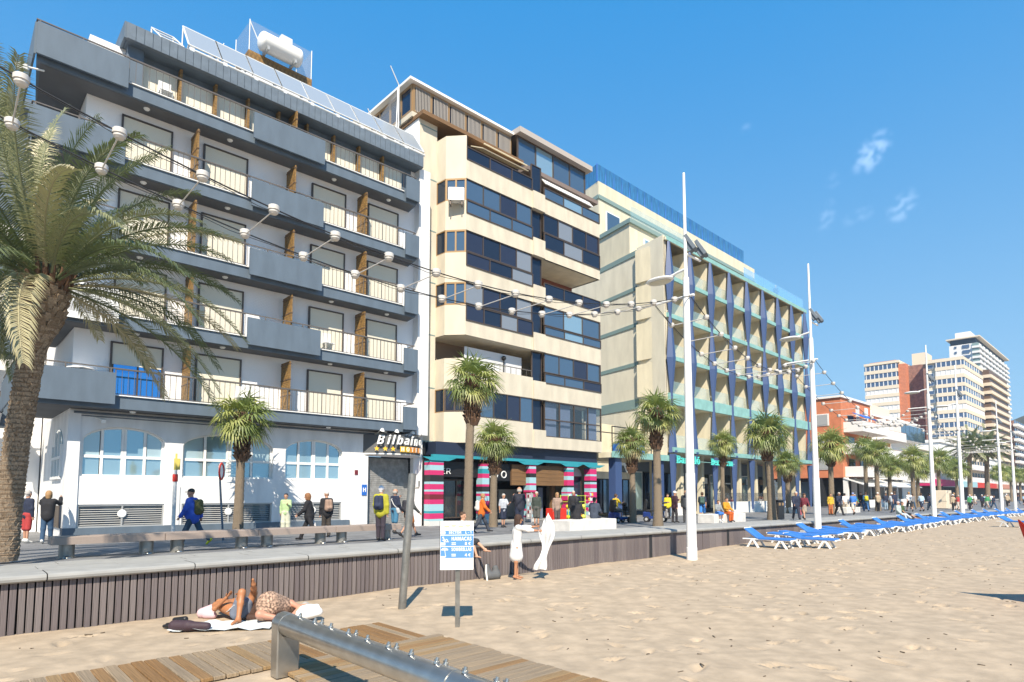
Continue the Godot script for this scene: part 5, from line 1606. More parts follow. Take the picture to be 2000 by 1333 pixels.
var fan_sets := []
func fan_palm(label: String, x: float, d: float, h: float, crown: float, r0_: float, lean := Vector3.ZERO, variant := 0, near := true) -> void:
	var r0 := r0_ * 0.85
	var t := thing("fan_palm", label, "palm tree", Vector3(x, prom_at(x, d), -d), variant * 1.3, "fan palms along the promenade")
	put(t, "trunk", trunk_mesh(h, r0, r0 * 0.72, lean, int(x * 37 + 900), 14 if near else 8), mats["bark"])
	var top := Vector3(0, h, 0) + lean
	var m := MB.new()
	var cr := r0 * 0.8
	if near:
		m.tube([top - Vector3(0, 1.5, 0), top - Vector3(0, 1.3, 0), top - Vector3(0, 0.45, 0), top - Vector3(0, 0.1, 0), top + Vector3(0, 0.25, 0)], [cr * 0.95, cr * 1.2, cr * 1.4, cr * 1.45, cr * 0.7], 12)
		bark_scales(m, h - 1.5, h + 0.15, func(y): return cr * 1.3, func(y): return Vector3(lean.x, y, lean.z), 0.13, 9, Vector3(0.13, 0.26, 0.04), 0.15, int(x * 11) + 5)
	else: m.tube([top - Vector3(0, 0.6, 0), top - Vector3(0, 0.2, 0), top + Vector3(0, 0.25, 0)], [cr, cr * 1.6, cr * 0.7], 8)
	put(t, "leaf_bases", m, mats["bark_red"])
	var inv := Basis(Vector3.UP, -variant * 1.3)
	if not near:
		for q in 3:
			var key := "fancrown%d_%d" % [variant % 3, q]
			put(t, "crown", mesh_cache[key], mats["fan_leaf%d" % q], Transform3D(Basis.from_scale(Vector3.ONE * crown), top))
		return
	for k in fan_sets[variant % fan_sets.size()].size():
		var e: Array = fan_sets[variant % fan_sets.size()][k]
		put(t, "frond", e[0], mats["fan_leaf%d" % e[1]], Transform3D(Basis.from_scale(Vector3.ONE * crown), top))

func palms() -> void:
	var wind := W(1, 0, 0.15) * 0.45
	for s in 4:
		var set_ := []
		var r := RandomNumberGenerator.new()
		r.seed = 40 + s
		var whole := [MB.new(), MB.new(), MB.new()]
		var inv := Basis(Vector3.UP, -s * 1.3)
		for k in 36:
			var q := k / 35.0
			var elev := lerpf(1.5, -1.2, pow(q, 0.9)) + r.randf_range(-0.12, 0.12)
			var m := MB.new()
			fan_leaf(m, r, k * 2.4 + r.randf_range(-0.2, 0.2), elev, lerpf(0.40, 0.5, q), lerpf(0.68, 0.56, q), inv * wind * 0.8, 17)
			var tone := 0 if r.randf() < 0.5 else 1
			if q > 0.86: tone = 2 if r.randf() < 0.75 else 1
			whole[tone].add(m)
			set_.append([m.mesh(), tone])
		fan_sets.append(set_)
		for q in 3: mesh_cache["fancrown%d_%d" % [s, q]] = whole[q].mesh()
	# the big date palm at the left edge
	var r := RandomNumberGenerator.new()
	r.seed = 77
	var t := thing("date_palm", "big date palm with rough scaly trunk at the left edge, fronds blown to the right", "palm tree", Vector3(-10.27, 0.27, -12.57), 0.0)
	t.scale = Vector3.ONE * 0.82
	var lean := Vector3(0.70, 0, 0)
	var th := 7.0
	var rad := func(y: float) -> float: return lerpf(0.235, 0.24, clampf(y / 4.5, 0, 1)) + 0.20 * smoothstep(5.4, 6.1, y) - 0.12 * smoothstep(6.5, 7.2, y)
	var ln := func(y: float) -> Vector3: return Vector3(0, y, 0) + lean * (y / th) * (y / th)
	var m := MB.new()
	var pts := []
	var rr := []
	for k in 40:
		var y := th * k / 39.0
		pts.append(ln.call(y)); rr.append(rad.call(y) - 0.02)
	m.tube(pts, rr, 22)
	var tr := put(t, "trunk", m, mats["bark"])
	for q in 2:
		m = MB.new()
		bark_scales(m, 0.05 + q * 0.045, 5.4, rad, ln, 0.115, 13, Vector3(0.20, 0.13, 0.03), 0.05, 90 + q)
		bark_scales(m, 5.4 + q * 0.06, 6.85, rad, ln, 0.17, 11, Vector3(0.21, 0.24, 0.05), 0.10, 95 + q)
		meta(put(tr, "bark_scales", m, mats["bark_scale%d" % q]), "", "", "", "stuff")
	m = MB.new()
	for k in 26:
		var an := k * 2.4
		var o := Vector3(cos(an), 0, sin(an))
		var p: Vector3 = ln.call(6.4 + 0.5 * r.randf())
		m.tube([p + o * 0.3, p + o * 0.52 + Vector3(0, 0.35, 0), p + o * 0.66 + Vector3(0, 0.9, 0)], [0.10, 0.07, 0.035], 6, true, 0.5)
	put(tr, "leaf_bases", m, mats["bark_red"])
	var top: Vector3 = ln.call(6.95)
	for k in 62:
		var q := k / 61.0
		m = MB.new()
		var yaw := k * 2.39996 + r.randf_range(-0.25, 0.25)
		var elev := lerpf(1.45, -0.12, pow(q, 0.9)) + r.randf_range(-0.15, 0.15)
		date_frond(m, r, yaw, elev, r.randf_range(4.4, 5.4), lerpf(0.7, 2.1, q), wind * 1.3, 100, 0.6)
		put(t, "frond", m, mats["date_leaf%d" % (0 if r.randf() < 0.52 else (1 if r.randf() < 0.76 else 2))], Transform3D(Basis(), top))
	# fan palms, near ones with separate fronds
	fan_palm("short fan palm in front of the hotel arches, behind the long granite bench", -10.27, 23.17, 4.47, 1.33, 0.215, Vector3(0.06, 0, 0), 0)
	fan_palm("tall fan palm with thick trunk between the beach price sign and the cream house", -1.58, 22.14, 5.54, 1.20, 0.211, Vector3(0.12, 0, 0.1), 1)
	fan_palm("smaller fan palm with shaggy trunk right beside the tall one near the orange jacket", -0.89, 29.26, 4.12, 1.21, 0.223, Vector3(-0.1, 0, 0), 2)
	fan_palm("slim fan palm left of the thicker one by the blue mobility scooter", 6.36, 32.42, 4.24, 1.18, 0.207, Vector3(0.05, 0, 0), 3)
	fan_palm("tall fan palm left of the nearest white light mast", 6.53, 27.62, 5.06, 1.24, 0.231, Vector3(-0.1, 0, 0), 1)
	fan_palm("thin fan palm just right of the nearest white light mast", 14.56, 42.59, 5.08, 1.22, 0.186, Vector3(0.1, 0, 0), 0)
	fan_palm("fan palm beside the black litter bin in front of the pale hotel", 14.99, 35.58, 5.01, 1.62, 0.278, Vector3(0.15, 0, 0), 2)
	fan_palm("small fan palm behind the couple walking near the second light mast", 22.80, 50.84, 4.15, 1.43, 0.257, Vector3(0, 0, 0), 3)
	fan_palm("fan palm in front of the orange brick gable, just right of the second light mast", 23.82, 45.91, 5.19, 1.68, 0.250, Vector3(0.05, 0, 0), 0)
	fan_palm("left fan palm of the pair before the brick balconies", 38.04, 66.06, 6.47, 1.72, 0.283, Vector3(0, 0, 0), 1, false)
	fan_palm("right fan palm of the pair before the brick balconies", 34.54, 58.17, 5.45, 1.72, 0.273, Vector3(0, 0, 0), 2, false)
	fan_palm("low fan palm left of the third light mast", 38.49, 62.65, 4.50, 1.54, 0.266, Vector3(0, 0, 0), 3, false)
	fan_palm("taller fan palm close left of the third light mast", 46.97, 72.02, 5.84, 1.98, 0.313, Vector3(0, 0, 0), 0, false)
	fan_palm("second fan palm close left of the third light mast, slightly behind", 50.53, 76.57, 4.79, 1.88, 0.292, Vector3(0, 0, 0), 1, false)
	fan_palm("fan palm between the third and fourth light masts", 57.74, 83.16, 6.25, 2.12, 0.318, Vector3(0, 0, 0), 2, false)
	fan_palm("leafy fan palm behind the fourth light mast", 70.01, 96.79, 5.56, 2.27, 0.309, Vector3(0, 0, 0), 3, false)
	fan_palm("first of the far fan palms right of the two tall date palms", 95.27, 120.13, 5.80, 2.28, 0.311, Vector3(0, 0, 0), 0, false)
	fan_palm("second of the far fan palms right of the two tall date palms", 105.90, 130.58, 5.96, 2.36, 0.308, Vector3(0, 0, 0), 1, false)
	fan_palm("third of the far fan palms right of the two tall date palms", 116.38, 140.88, 5.92, 2.35, 0.306, Vector3(0, 0, 0), 2, false)
	fan_palm("farthest fan palm at the right edge of the promenade", 127.65, 151.96, 6.08, 2.53, 0.304, Vector3(0, 0, 0), 3, false)
	# two tall date palms far along the promenade
	for q in [["left one of the two tall date palms far along the promenade", 80.4, 108.0, 3], ["right one of the two tall date palms far along the promenade", 84.6, 109.5, 4]]:
		t = thing("tall_date_palm", q[0], "palm tree", Vector3(q[1], 0, -q[2]), 0.0, "tall date palms far along the promenade")
		put(t, "trunk", trunk_mesh(9.6, 0.42, 0.34, Vector3(0.3, 0, 0), 5 + q[3], 10), mats["bark"])
		r.seed = q[3]
		for c in 3:
			m = MB.new()
			for k in 16: date_frond(m, r, (k * 3 + c) * 2.39996, lerpf(1.35, -0.4, pow((k * 3 + c) / 48.0, 0.8)), r.randf_range(4.0, 4.8), 1.0, wind * 1.6, 34, 0.75, 0.05)
			put(t, "crown", m, mats["date_leaf%d" % (c % 3 if c < 2 else 0)], Transform3D(Basis(), Vector3(0.3, 9.5, 0)))

func ordinal(n: int) -> String:
	var low := ["", "first", "second", "third", "fourth", "fifth", "sixth", "seventh", "eighth", "ninth", "tenth", "eleventh", "twelfth", "thirteenth", "fourteenth", "fifteenth", "sixteenth", "seventeenth", "eighteenth", "nineteenth"]
	if n < 20: return low[n]
	var tens := ["", "", "twenty", "thirty", "forty", "fifty", "sixty"]
	var exact := ["", "", "twentieth", "thirtieth", "fortieth", "fiftieth", "sixtieth"]
	return exact[n / 10] if n % 10 == 0 else tens[n / 10] + " " + low[n % 10]

# ---------------------------------------------------------------- light masts and the strings of lamps
const MASTS := [[-2.3, 11.07, 12.9], [18.7, 11.07, 12.9], [32.4, 12.1, 13.5], [54.9, 12.1, 13.0], [64.3, 12.1, 12.8], [82.6, 12.1, 11.6], [91.0, 12.1, 10.6]]
func poles_and_strings() -> void:
	var who := ["light mast outside the left edge carrying the lamp strings", "nearest white light mast with twin floodlights, rising from the sand before the pale hotel", "second white light mast with twin floodlights at the right end of the pale hotel", "third white light mast, standing before the white terraced house", "fourth white light mast, thinner, before the cream tower", "fifth white light mast, right of the tall date palms", "farthest white light mast near the right edge of the picture"]
	for k in MASTS.size():
		var q: Array = MASTS[k]
		var y0 := sand_y(q[0], q[1]) - 0.1
		var h: float = q[2]
		var t := thing("light_mast", who[k], "light mast", W(q[0], y0, q[1]), A, "white light masts along the beach")
		var top := h - y0
		var m := MB.new()
		m.tube([Vector3.ZERO, Vector3(0, 3.0, 0), Vector3(0, 3.02, 0), Vector3(0, top * 0.72, 0), Vector3(0, top * 0.725, 0), Vector3(0, top, 0)], [0.17, 0.16, 0.145, 0.105, 0.065, 0.043], 16)
		put(t, "pole", m, mats["white"])
		m = MB.new()
		m.lathe([[0.18, 0.0], [0.18, 0.5], [0.17, 0.52]], Transform3D(), 16)
		put(t, "base_sleeve", m, mats["plastic_white"])
		var f := top * 0.745 if k < 3 else top * 0.75
		m = MB.new()
		m.bar(Vector3(0, f + 0.55, 0), Vector3(1.0, f + 0.55, 0.0), 0.045)
		put(t, "floodlight_arm", m, mats["white"])
		for s in 2:
			m = MB.new()
			var x := T(Vector3(0.2 + s * 0.72, f + 0.95, 0.1), -0.55, 0.35)
			m.obox(x, Vector3(0.42, 0.62, 0.12)); m.obox(x.translated_local(Vector3(0, -0.1, -0.12)), Vector3(0.3, 0.35, 0.14))
			var fl := put(t, "floodlight", m, mats["grey_dark"])
			m = MB.new()
			m.obox(x.translated_local(Vector3(0, 0.04, 0.065)), Vector3(0.34, 0.46, 0.012))
			put(fl, "lens", m, mats["tin"])
		m = MB.new()
		m.tube([Vector3(0, f, 0), Vector3(0, f - 0.05, -0.35), Vector3(0, f - 0.12, -0.6)], [0.05, 0.045, 0.05], 8)
		put(t, "lamp_arm", m, mats["white"])
		m = MB.new()
		m.ball(Transform3D(Basis.from_scale(Vector3(0.36, 0.09, 0.55)), Vector3(0, f - 0.15, -1.05)), 16)
		var lh := put(t, "lamp_head", m, mats["plastic_white"])
		m = MB.new()
		m.ball(Transform3D(Basis.from_scale(Vector3(0.29, 0.03, 0.45)), Vector3(0, f - 0.225, -1.05)), 14)
		put(lh, "lens", m, M("lamp_lens", C(0.62, 0.58, 0.46), 0.3))
		m = MB.new()
		var ya: float = (8.45 if k < 3 else 8.2) - y0
		if k > 4: ya = top * 0.66
		m.bar(Vector3(0, ya, -1.35), Vector3(0, ya, 0.3), 0.045)
		put(t, "string_arm", m, mats["white"])
	var lamp := MB.new()
	lamp.lathe([[0.0, 0.06], [0.085, 0.058], [0.104, 0.04], [0.104, -0.03], [0.088, -0.035], [0.088, -0.07], [0.06, -0.105], [0.0, -0.12]], Transform3D(), 14)
	var lm := lamp.mesh()
	for k in MASTS.size() - 1:
		var a: Array = MASTS[k]
		var b: Array = MASTS[k + 1]
		var ya := 8.45 if k < 3 else 8.2
		var yb := 8.45 if k < 2 else 8.2
		if k > 3: ya = 7.4; yb = 7.0
		if k == 3: yb = 7.4
		var span: float = b[0] - a[0]
		var sag: float = [1.89, 1.5, 2.3, 1.2, 1.5, 0.8][k]
		var at := func(s: float, side: float) -> Vector3: return W(lerpf(a[0], b[0], s), lerpf(ya, yb, s) - sag * 4.0 * s * (1.0 - s), lerpf(a[1], b[1], s) - 0.15 + side * 1.43)
		for side in 2:
			var t := thing("lamp_cable", ["seaward", "landward"][side] + " cable of the lamp string " + ["coming in from the left edge to the nearest mast", "between the nearest and second masts", "between the second and third masts", "between the third and fourth masts", "between the fourth and fifth masts", "between the last two masts"][k], "cable", Vector3.ZERO, 0.0)
			var m := MB.new()
			var pts := []
			var rad := []
			for s in 41:
				pts.append(at.call(s / 40.0, float(side))); rad.append(0.014)
			m.tube(pts, rad, 5)
			if k < 2:
				var p2 := []
				for s in 41: p2.append((pts[s] as Vector3) + Vector3(0, -0.05 - 0.03 * sin(s * 1.7), 0.01))
				rad.fill(0.007)
				m.tube(p2, rad, 4)
			put(t, "strand", m, mats["cable"])
		var n := int(span / 1.22)
		for s in range(1, n + 1):
			var q := (s * 1.22 + (0.47 if k == 0 else 0.0)) / span
			if q > 0.985: continue
			var pa: Vector3 = at.call(q, 0.0)
			var pb: Vector3 = at.call(q, 1.0)
			var t := thing("lamp_pair", ordinal(s) + " lamp pair from the left on the string " + ["reaching the nearest mast", "between nearest and second masts", "between second and third masts", "between third and fourth masts", "between fourth and fifth masts", "between the last two masts"][k], "string light", pa, 0.0, "lamp pairs on the string lights, span %d" % (k + 1))
			var m := MB.new()
			m.bar(Vector3(0, -0.04, 0), pb - pa + Vector3(0, -0.04, 0), 0.012 if k == 0 else 0.018)
			put(t, "rod", m, mats["lamp_grey"])
			put(t, "lamp", lm, mats["lamp_grey"]); put(t, "lamp", lm, mats["lamp_grey"], Transform3D(Basis(), pb - pa))

# ---------------------------------------------------------------- on the promenade
func granite_bench(label: String, u0: float, u1: float, v: float, legs: Array) -> void:
	var t := thing("granite_bench", label, "bench", W(u0, prom_y(u0 + 4.0, v), v), A, "long granite benches on the promenade")
	var cuts := [0.0]
	var n := int(round((u1 - u0) / 2.05))
	for k in n: 
		var m := MB.new()
		m.bbox(T(Vector3((k + 0.5) * (u1 - u0) / n, 0.40, 0)), Vector3((u1 - u0) / n - 0.008, 0.17, 0.55), 0.012)
		put(t, "bench_block", m, mats["granite"])
	for q in legs:
		var m := MB.new()
		m.lathe([[0.15, 0.315], [0.15, 0.03], [0.16, 0.02], [0.16, 0.0]], T(Vector3(q - u0, 0, 0)), 18)
		var lg := put(t, "leg", m, mats["steel_dull"])
		m = MB.new()
		m.ball(Transform3D(Basis.from_scale(Vector3(0.1, 0.05, 0.1)), Vector3(q - u0, 0.02, 0.2)), 10)
		put(lg, "foot_cap", m, mats["steel"])
func planter(label: String, u: float, v: float, w: float, h := 0.48) -> void:
	var t := thing("block_seat", label, "bench", W(u, prom_y(u, v), v), A, "white block seats on the promenade")
	var m := MB.new()
	m.bbox(T(Vector3(0, h * 0.5, 0)), Vector3(w, h, 0.95), 0.02)
	put(t, "block", m, M("block_white", C(0.76, 0.74, 0.70), 0.75, 0, "soft", Vector3.ONE))
func scooter(label: String, at: Vector3, turn: float) -> void:
	var t := thing("mobility_scooter", label, "mobility scooter", at, turn)
	var m := MB.new()
	m.bbox(T(Vector3(0, 0.25, 0.05)), Vector3(0.5, 0.14, 1.05), 0.05); m.bbox(T(Vector3(0, 0.42, -0.42)), Vector3(0.52, 0.3, 0.42), 0.06)
	put(t, "body", m, M("scooter_blue", C(0.015, 0.035, 0.16), 0.3))
	for q in [[-0.27, -0.42], [0.27, -0.42], [-0.25, 0.48], [0.25, 0.48]]:
		m = MB.new()
		m.lathe([[0.0, -0.05], [0.12, -0.05], [0.16, -0.03], [0.16, 0.03], [0.12, 0.05], [0.0, 0.05]], T(Vector3(q[0], 0.16, q[1]), 0, 0, PI / 2), 14)
		var w := put(t, "wheel", m, mats["tyre"])
		m = MB.new()
		m.lathe([[0.0, -0.055], [0.08, -0.053], [0.08, 0.053], [0.0, 0.055]], T(Vector3(q[0], 0.16, q[1]), 0, 0, PI / 2), 10)
		put(w, "hub", m, mats["grey_metal"])
	m = MB.new()
	m.bar(Vector3(0, 0.3, 0.5), Vector3(0, 1.0, 0.32), 0.03); m.bar(Vector3(-0.3, 0.95, 0.28), Vector3(0.3, 0.95, 0.28), 0.02); m.obox(T(Vector3(0, 0.98, 0.36), 0.5), Vector3(0.26, 0.16, 0.08)); m.obox(T(Vector3(0, 0.75, 0.5)), Vector3(0.34, 0.24, 0.22))
	put(t, "tiller", m, mats["black"])
	m = MB.new()
	m.bbox(T(Vector3(0, 0.62, -0.25)), Vector3(0.48, 0.1, 0.46), 0.04); m.bbox(T(Vector3(0, 0.92, -0.5), 0.15), Vector3(0.46, 0.62, 0.12), 0.04); m.bar(Vector3(0, 0.4, -0.3), Vector3(0, 0.6, -0.25), 0.05)
	put(t, "seat", m, mats["black"])

func promenade_things() -> void:
	granite_bench("long pale brown granite bench on steel drum legs at the left of the promenade", 1.88, 10.7, 16.7, [2.2, 3.75, 4.41, 5.95, 6.61, 8.14, 8.8, 10.3])
	planter("white block seat with people sitting on it, nearest the striped shop", 18.3, 15.4, 2.75, 0.43)
	planter("white block seat with the orange trousered woman, right of the nearest mast", 29.9, 15.9, 3.3, 0.45)
	planter("small white block seat before the brick house", 55.2, 18.2, 3.1)
	planter("farther white block seat near the bar terrace", 52.6, 21.5, 2.8)
	planter("far white block seat beyond the third mast", 88.0, 17.0, 5.0)
	# litter bin
	var t := thing("litter_bin", "square black litter bin beside a fan palm before the pale hotel", "litter bin", W(36.4, 0.11, 15.9))
	var m := MB.new()
	m.bbox(T(Vector3(0, 0.55, 0)), Vector3(0.85, 1.06, 0.6), 0.05)
	put(t, "body", m, mats["black"])
	m = MB.new()
	m.bbox(T(Vector3(0, 1.12, 0)), Vector3(0.92, 0.08, 0.66), 0.03)
	put(t, "lid", m, mats["black"])
	for q in [-0.22, 0.22]:
		m = MB.new()
		m.box(Vector3(q - 0.13, 0.82, 0.29), Vector3(q + 0.13, 0.98, 0.306))
		put(t, "slot", m, mats["frame_gold"])
	# road sign with a round red-edged plate seen edge on, and a bus-stop style post
	t = thing("no_entry_sign", "red edged round traffic sign on a dark leaning pole, seen nearly edge on", "traffic sign", Vector3(-9.75, 0.03, -20.9), 1.75)
	m = MB.new()
	m.bar(Vector3(0, 0, 0), Vector3(0.02, 2.6, -0.22), 0.035)
	put(t, "pole", m, mats["grey_dark"])
	m = MB.new()
	m.lathe([[0.0, 0.01], [0.3, 0.01], [0.3, -0.01], [0.0, -0.01]], T(Vector3(0.02, 2.35, -0.15), PI / 2), 24)
	var pl := put(t, "plate", m, mats["white"])
	m = MB.new()
	for k in 24: m.bar(Vector3(0.02 + 0.27 * cos(TAU * k / 24), 2.35 + 0.27 * sin(TAU * k / 24), -0.135), Vector3(0.02 + 0.27 * cos(TAU * (k + 1) / 24), 2.35 + 0.27 * sin(TAU * (k + 1) / 24), -0.135), 0.035)
	put(pl, "red_ring", m, mats["red"])
	t = thing("marker_post", "slim pale post with a red collar and yellow box on top by the hotel arches", "post", Vector3(-11.4, 0.03, -20.8), 0.4)
	m = MB.new()
	m.bar(Vector3(0, 0, 0), Vector3(0, 2.45, 0), 0.06, 10)
	put(t, "pole", m, mats["tin"])
	m = MB.new()
	m.lathe([[0.08, 2.0], [0.085, 2.05], [0.085, 2.2], [0.08, 2.25]], Transform3D(), 12)
	put(t, "collar", m, mats["red"])
	m = MB.new()
	m.box(Vector3(-0.05, 2.4, -0.06), Vector3(0.13, 2.78, 0.06)); m.box(Vector3(-0.02, 2.78, -0.02), Vector3(0.04, 2.95, 0.02))
	put(t, "yellow_box", m, M("box_yellow", C(0.55, 0.45, 0.10), 0.6))
	scooter("dark blue mobility scooter with a yellow shirted rider left of the slim palm", Vector3(5.7, 0.08, -32.7), 2.2)
	scooter("second mobility scooter partly hidden behind the palm left of the nearest mast", Vector3(7.8, 0.08, -33.7), 1.2)
	# kiosk box far along
	t = thing("service_cabinet", "cream service cabinet beyond the third light mast", "cabinet", W(83.5, 0, 17.5))
	m = MB.new()
	m.bbox(T(Vector3(0, 1.0, 0)), Vector3(2.4, 2.0, 1.2), 0.03)
	put(t, "cabinet", m, mats["far_cream"])
	m = MB.new()
	for k in 8: m.box(Vector3(0.2, 0.5 + k * 0.15, 0.6), Vector3(1.0, 0.6 + k * 0.15, 0.615))
	put(t, "vent", m, mats["brown"])
	# cafe tables on the terraces
	for k in 12:
		t = thing("cafe_table", ordinal(k + 1) + " small cafe table from the left on the terraces behind the palms", "table set", W(49.0 + k * 2.7 + (11.0 if k > 5 else 0.0), 0.0, 24.4 + 1.1 + (k % 2) * 1.0), A, "cafe tables on the terrace")
		m = MB.new()
		m.lathe([[0.0, 0.75], [0.38, 0.74], [0.38, 0.71], [0.03, 0.7], [0.03, 0.03], [0.25, 0.0]], Transform3D(), 12)
		put(t, "table", m, mats["tin"])
		for s in [-1.0, 1.0]:
			m = MB.new()
			m.obox(T(Vector3(s * 0.75, 0.45, 0)), Vector3(0.42, 0.05, 0.42)); m.obox(T(Vector3(s * 0.95, 0.72, 0)), Vector3(0.05, 0.5, 0.42))
			for q in [[-0.18, -0.18], [0.18, -0.18], [-0.18, 0.18], [0.18, 0.18]]: m.bar(Vector3(s * 0.75 + q[0], 0, q[1]), Vector3(s * 0.75 + q[0], 0.45, q[1]), 0.02, 4)
			put(t, "chair", m, mats["plank_brown" if k % 3 else "plastic_white"])

# ---------------------------------------------------------------- on the sand
func lounger_proto() -> Node3D:
	var t := thing("sun_lounger", "", "sun lounger", Vector3.ZERO, 0.0, "blue sun loungers along the beach wall")
	var m := MB.new()
	for s in [-0.31, 0.31]:
		m.tube([Vector3(s, 0.34, -0.95), Vector3(s, 0.34, 0.85), Vector3(s, 0.31, 0.97)], [0.028, 0.028, 0.025], 6)
	for z in [-0.94, -0.3, 0.94]: m.bar(Vector3(-0.31, 0.33, z), Vector3(0.31, 0.33, z), 0.03)
	put(t, "frame", m, mats["plastic_white"])
	for z in [-0.55, 0.55]:
		for s in [-0.31, 0.31]:
			m = MB.new()
			m.obox(Transform3D(Basis.from_euler(Vector3(0.55, 0, 0)), Vector3(s, 0.17, z - 0.12)), Vector3(0.05, 0.42, 0.07))
			m.obox(Transform3D(Basis.from_euler(Vector3(-0.55, 0, 0)), Vector3(s, 0.17, z + 0.12)), Vector3(0.05, 0.42, 0.07))
			put(t, "leg", m, mats["plastic_white"])
	m = MB.new()
	m.bbox(T(Vector3(0, 0.37, 0.3), 0.0), Vector3(0.70, 0.07, 1.26), 0.02)
	put(t, "seat", m, mats["blue_sling"])
	return t
func lounger_back(t: Node3D, ang: float) -> void:
	var m := MB.new()
	var x := Transform3D(Basis.from_euler(Vector3(ang, 0, 0)), Vector3(0, 0.37, -0.32))
	m.bbox(x.translated_local(Vector3(0, 0.0, -0.33)), Vector3(0.68, 0.07, 0.66), 0.02)
	put(t, "backrest", m, mats["blue_sling"])
	m = MB.new()
	for s in [-0.3, 0.3]: m.bar(x * Vector3(s, 0, 0), x * Vector3(s, 0, -0.68), 0.028)
	m.bar(x * Vector3(-0.3, 0, -0.68), x * Vector3(0.3, 0, -0.68), 0.028)
	put(t, "back_frame", m, mats["plastic_white"])

func nozzle_pair(p: Node, at: Vector3) -> void:
	var m := MB.new()
	m.lathe([[0.0, 0.058], [0.017, 0.056], [0.017, 0.022], [0.027, 0.02], [0.027, 0.0]], T(at, 0, 0, -0.3), 10)
	m.bar(at + Vector3(0.01, 0.02, 0.03), at + Vector3(0.03, 0.02, -0.06), 0.009)
	put(p, "push_tap", m, mats["steel"])

func beach_things() -> void:
	# loungers
	var proto := lounger_proto()
	var r := RandomNumberGenerator.new()
	r.seed = 5
	var n := 0
	var us := []
	var u := 24.4
	while u < 90.0:
		us.append(u)
		u += 1.08 if n % 2 == 0 else (1.45 if u < 52 else 1.7)
		n += 1
	n = 0
	for q in us:
		var v := wall_v(q) - 1.6 + r.randf_range(-0.2, 0.2) - (1.1 if n == 1 else 0.0)
		var lab: String = ordinal(n + 1) + " blue sun lounger from the left in the row along the wall" + (", back raised" if n % 4 == 0 else "")
		var c := copy(proto, W(q, sand_y(q, v) - 0.005, v), A + r.randf_range(-0.08, 0.08), lab)
		lounger_back(c, 0.62 if n % 4 == 0 else [0.0, 0.12, 0.05, 0.25][(n * 7) % 4])
		n += 1
	remove_child(proto)
	proto.queue_free()
	var far := lounger_proto()
	far.position = Vector3(32.0, sand_y(50.0, 7.0), -39.2); far.rotation.y = 0.4
	far.set_meta("label", "single blue sun lounger standing apart behind the red boat at the right edge")
	lounger_back(far, 0.5)
	# boardwalk along the wall, then the one that runs to the sea
	var t := thing("beach_boardwalk", "weathered wooden boardwalk running beside the wall at the lower left", "boardwalk", W(-1.0, -0.625, 9.5), A)
	var k := 0
	u = 0.0
	while u < 6.75:
		var m := MB.new()
		m.bbox(T(Vector3(u + 0.075, 0.0 + r.randf_range(-0.004, 0.004), 0.72), 0, r.randf_range(-0.004, 0.004)), Vector3(0.138, 0.045, 1.42 + r.randf_range(-0.03, 0.03)), 0.006)
		var o := put(t, "plank", m, mats["plankz%d" % r.randi_range(0, 4)])
		u += 0.15
		k += 1
	for z in [0.15, 1.25]:
		var m := MB.new()
		m.box(Vector3(0, -0.12, z - 0.04), Vector3(6.8, -0.024, z + 0.04))
		put(t, "joist", m, mats["brown"])
	t = thing("beach_boardwalk", "wider pale wooden boardwalk running from the foot shower pipe towards the sea", "boardwalk", W(3.35, -0.62, 8.05), A)
	for q in 42:
		var m := MB.new()
		var cut := 2.6 + r.randf_range(-0.03, 0.03)
		m.bbox(T(Vector3(cut * 0.5 - 0.02, r.randf_range(-0.004, 0.004), 0.075 + q * 0.15), 0, r.randf_range(-0.003, 0.003)), Vector3(cut, 0.045, 0.139), 0.006)
		put(t, "plank", m, mats["plank%d" % ([0, 2, 4, 2, 0, 1, 4][r.randi_range(0, 6)])])
	for x in [0.1, 1.2, 2.4]:
		var m := MB.new()
		m.box(Vector3(x, -0.12, 0.0), Vector3(x + 0.08, -0.024, 6.3))
		put(t, "joist", m, mats["brown"])
	# the foot shower: a thick steel pipe on bent plate legs
	t = thing("foot_shower", "thick stainless steel foot shower pipe with push taps on a bent plate leg", "foot shower", W(3.33, -0.64, 7.75), A)
	var m := MB.new()
	var len := 4.4
	var pts := [Vector3(0, 0.62, 0), Vector3(0, 0.62, 0.02), Vector3(0, 0.62, 1.1), Vector3(0, 0.62, 1.104), Vector3(0, 0.62, len)]
	m.tube(pts, [0.128, 0.135, 0.135, 0.137, 0.135], 32)
	put(t, "pipe", m, mats["steel"])
	for z in [0.03, 3.4]:
		m = MB.new()
		m.bbox(T(Vector3(0, 0.3, z)), Vector3(0.29, 0.62, 0.2), 0.015)
		m.tube([Vector3(0, 0.615, z - 0.1), Vector3(0, 0.615, z + 0.1)], [0.146, 0.146], 28)
		put(t, "leg", m, mats["steel"])
	for q in 10:
		nozzle_pair(t, Vector3(0.0, 0.752, 0.42 + q * 0.40))
		if q % 2: nozzle_pair(t, Vector3(0.07, 0.735, 0.46 + q * 0.40))
	for q in [0.75, 1.9, 3.0]:
		m = MB.new()
		m.bar(Vector3(0.03, 0.49, q), Vector3(0.03, 0.46, q), 0.02)
		put(t, "drain_plug", m, mats["brown"])
	# round steel pole with a hook, leaning
	t = thing("steel_pole", "leaning round steel pole with a small hook standing in the sand by the wall", "pole", Vector3(-2.14, -0.62, -12.1), 0.0)
	t.scale = Vector3.ONE * 0.9
	m = MB.new()
	m.tube([Vector3(0, -0.1, 0), Vector3(0.19, 2.93, -0.05)], [0.085, 0.085], 16)
	put(t, "tube", m, mats["steel_dull"])
	m = MB.new()
	m.tube([Vector3(0.2, 2.62, -0.05), Vector3(0.33, 2.62, -0.05), Vector3(0.34, 2.66, -0.05), Vector3(0.34, 2.77, -0.05)], [0.018, 0.018, 0.018, 0.018], 8)
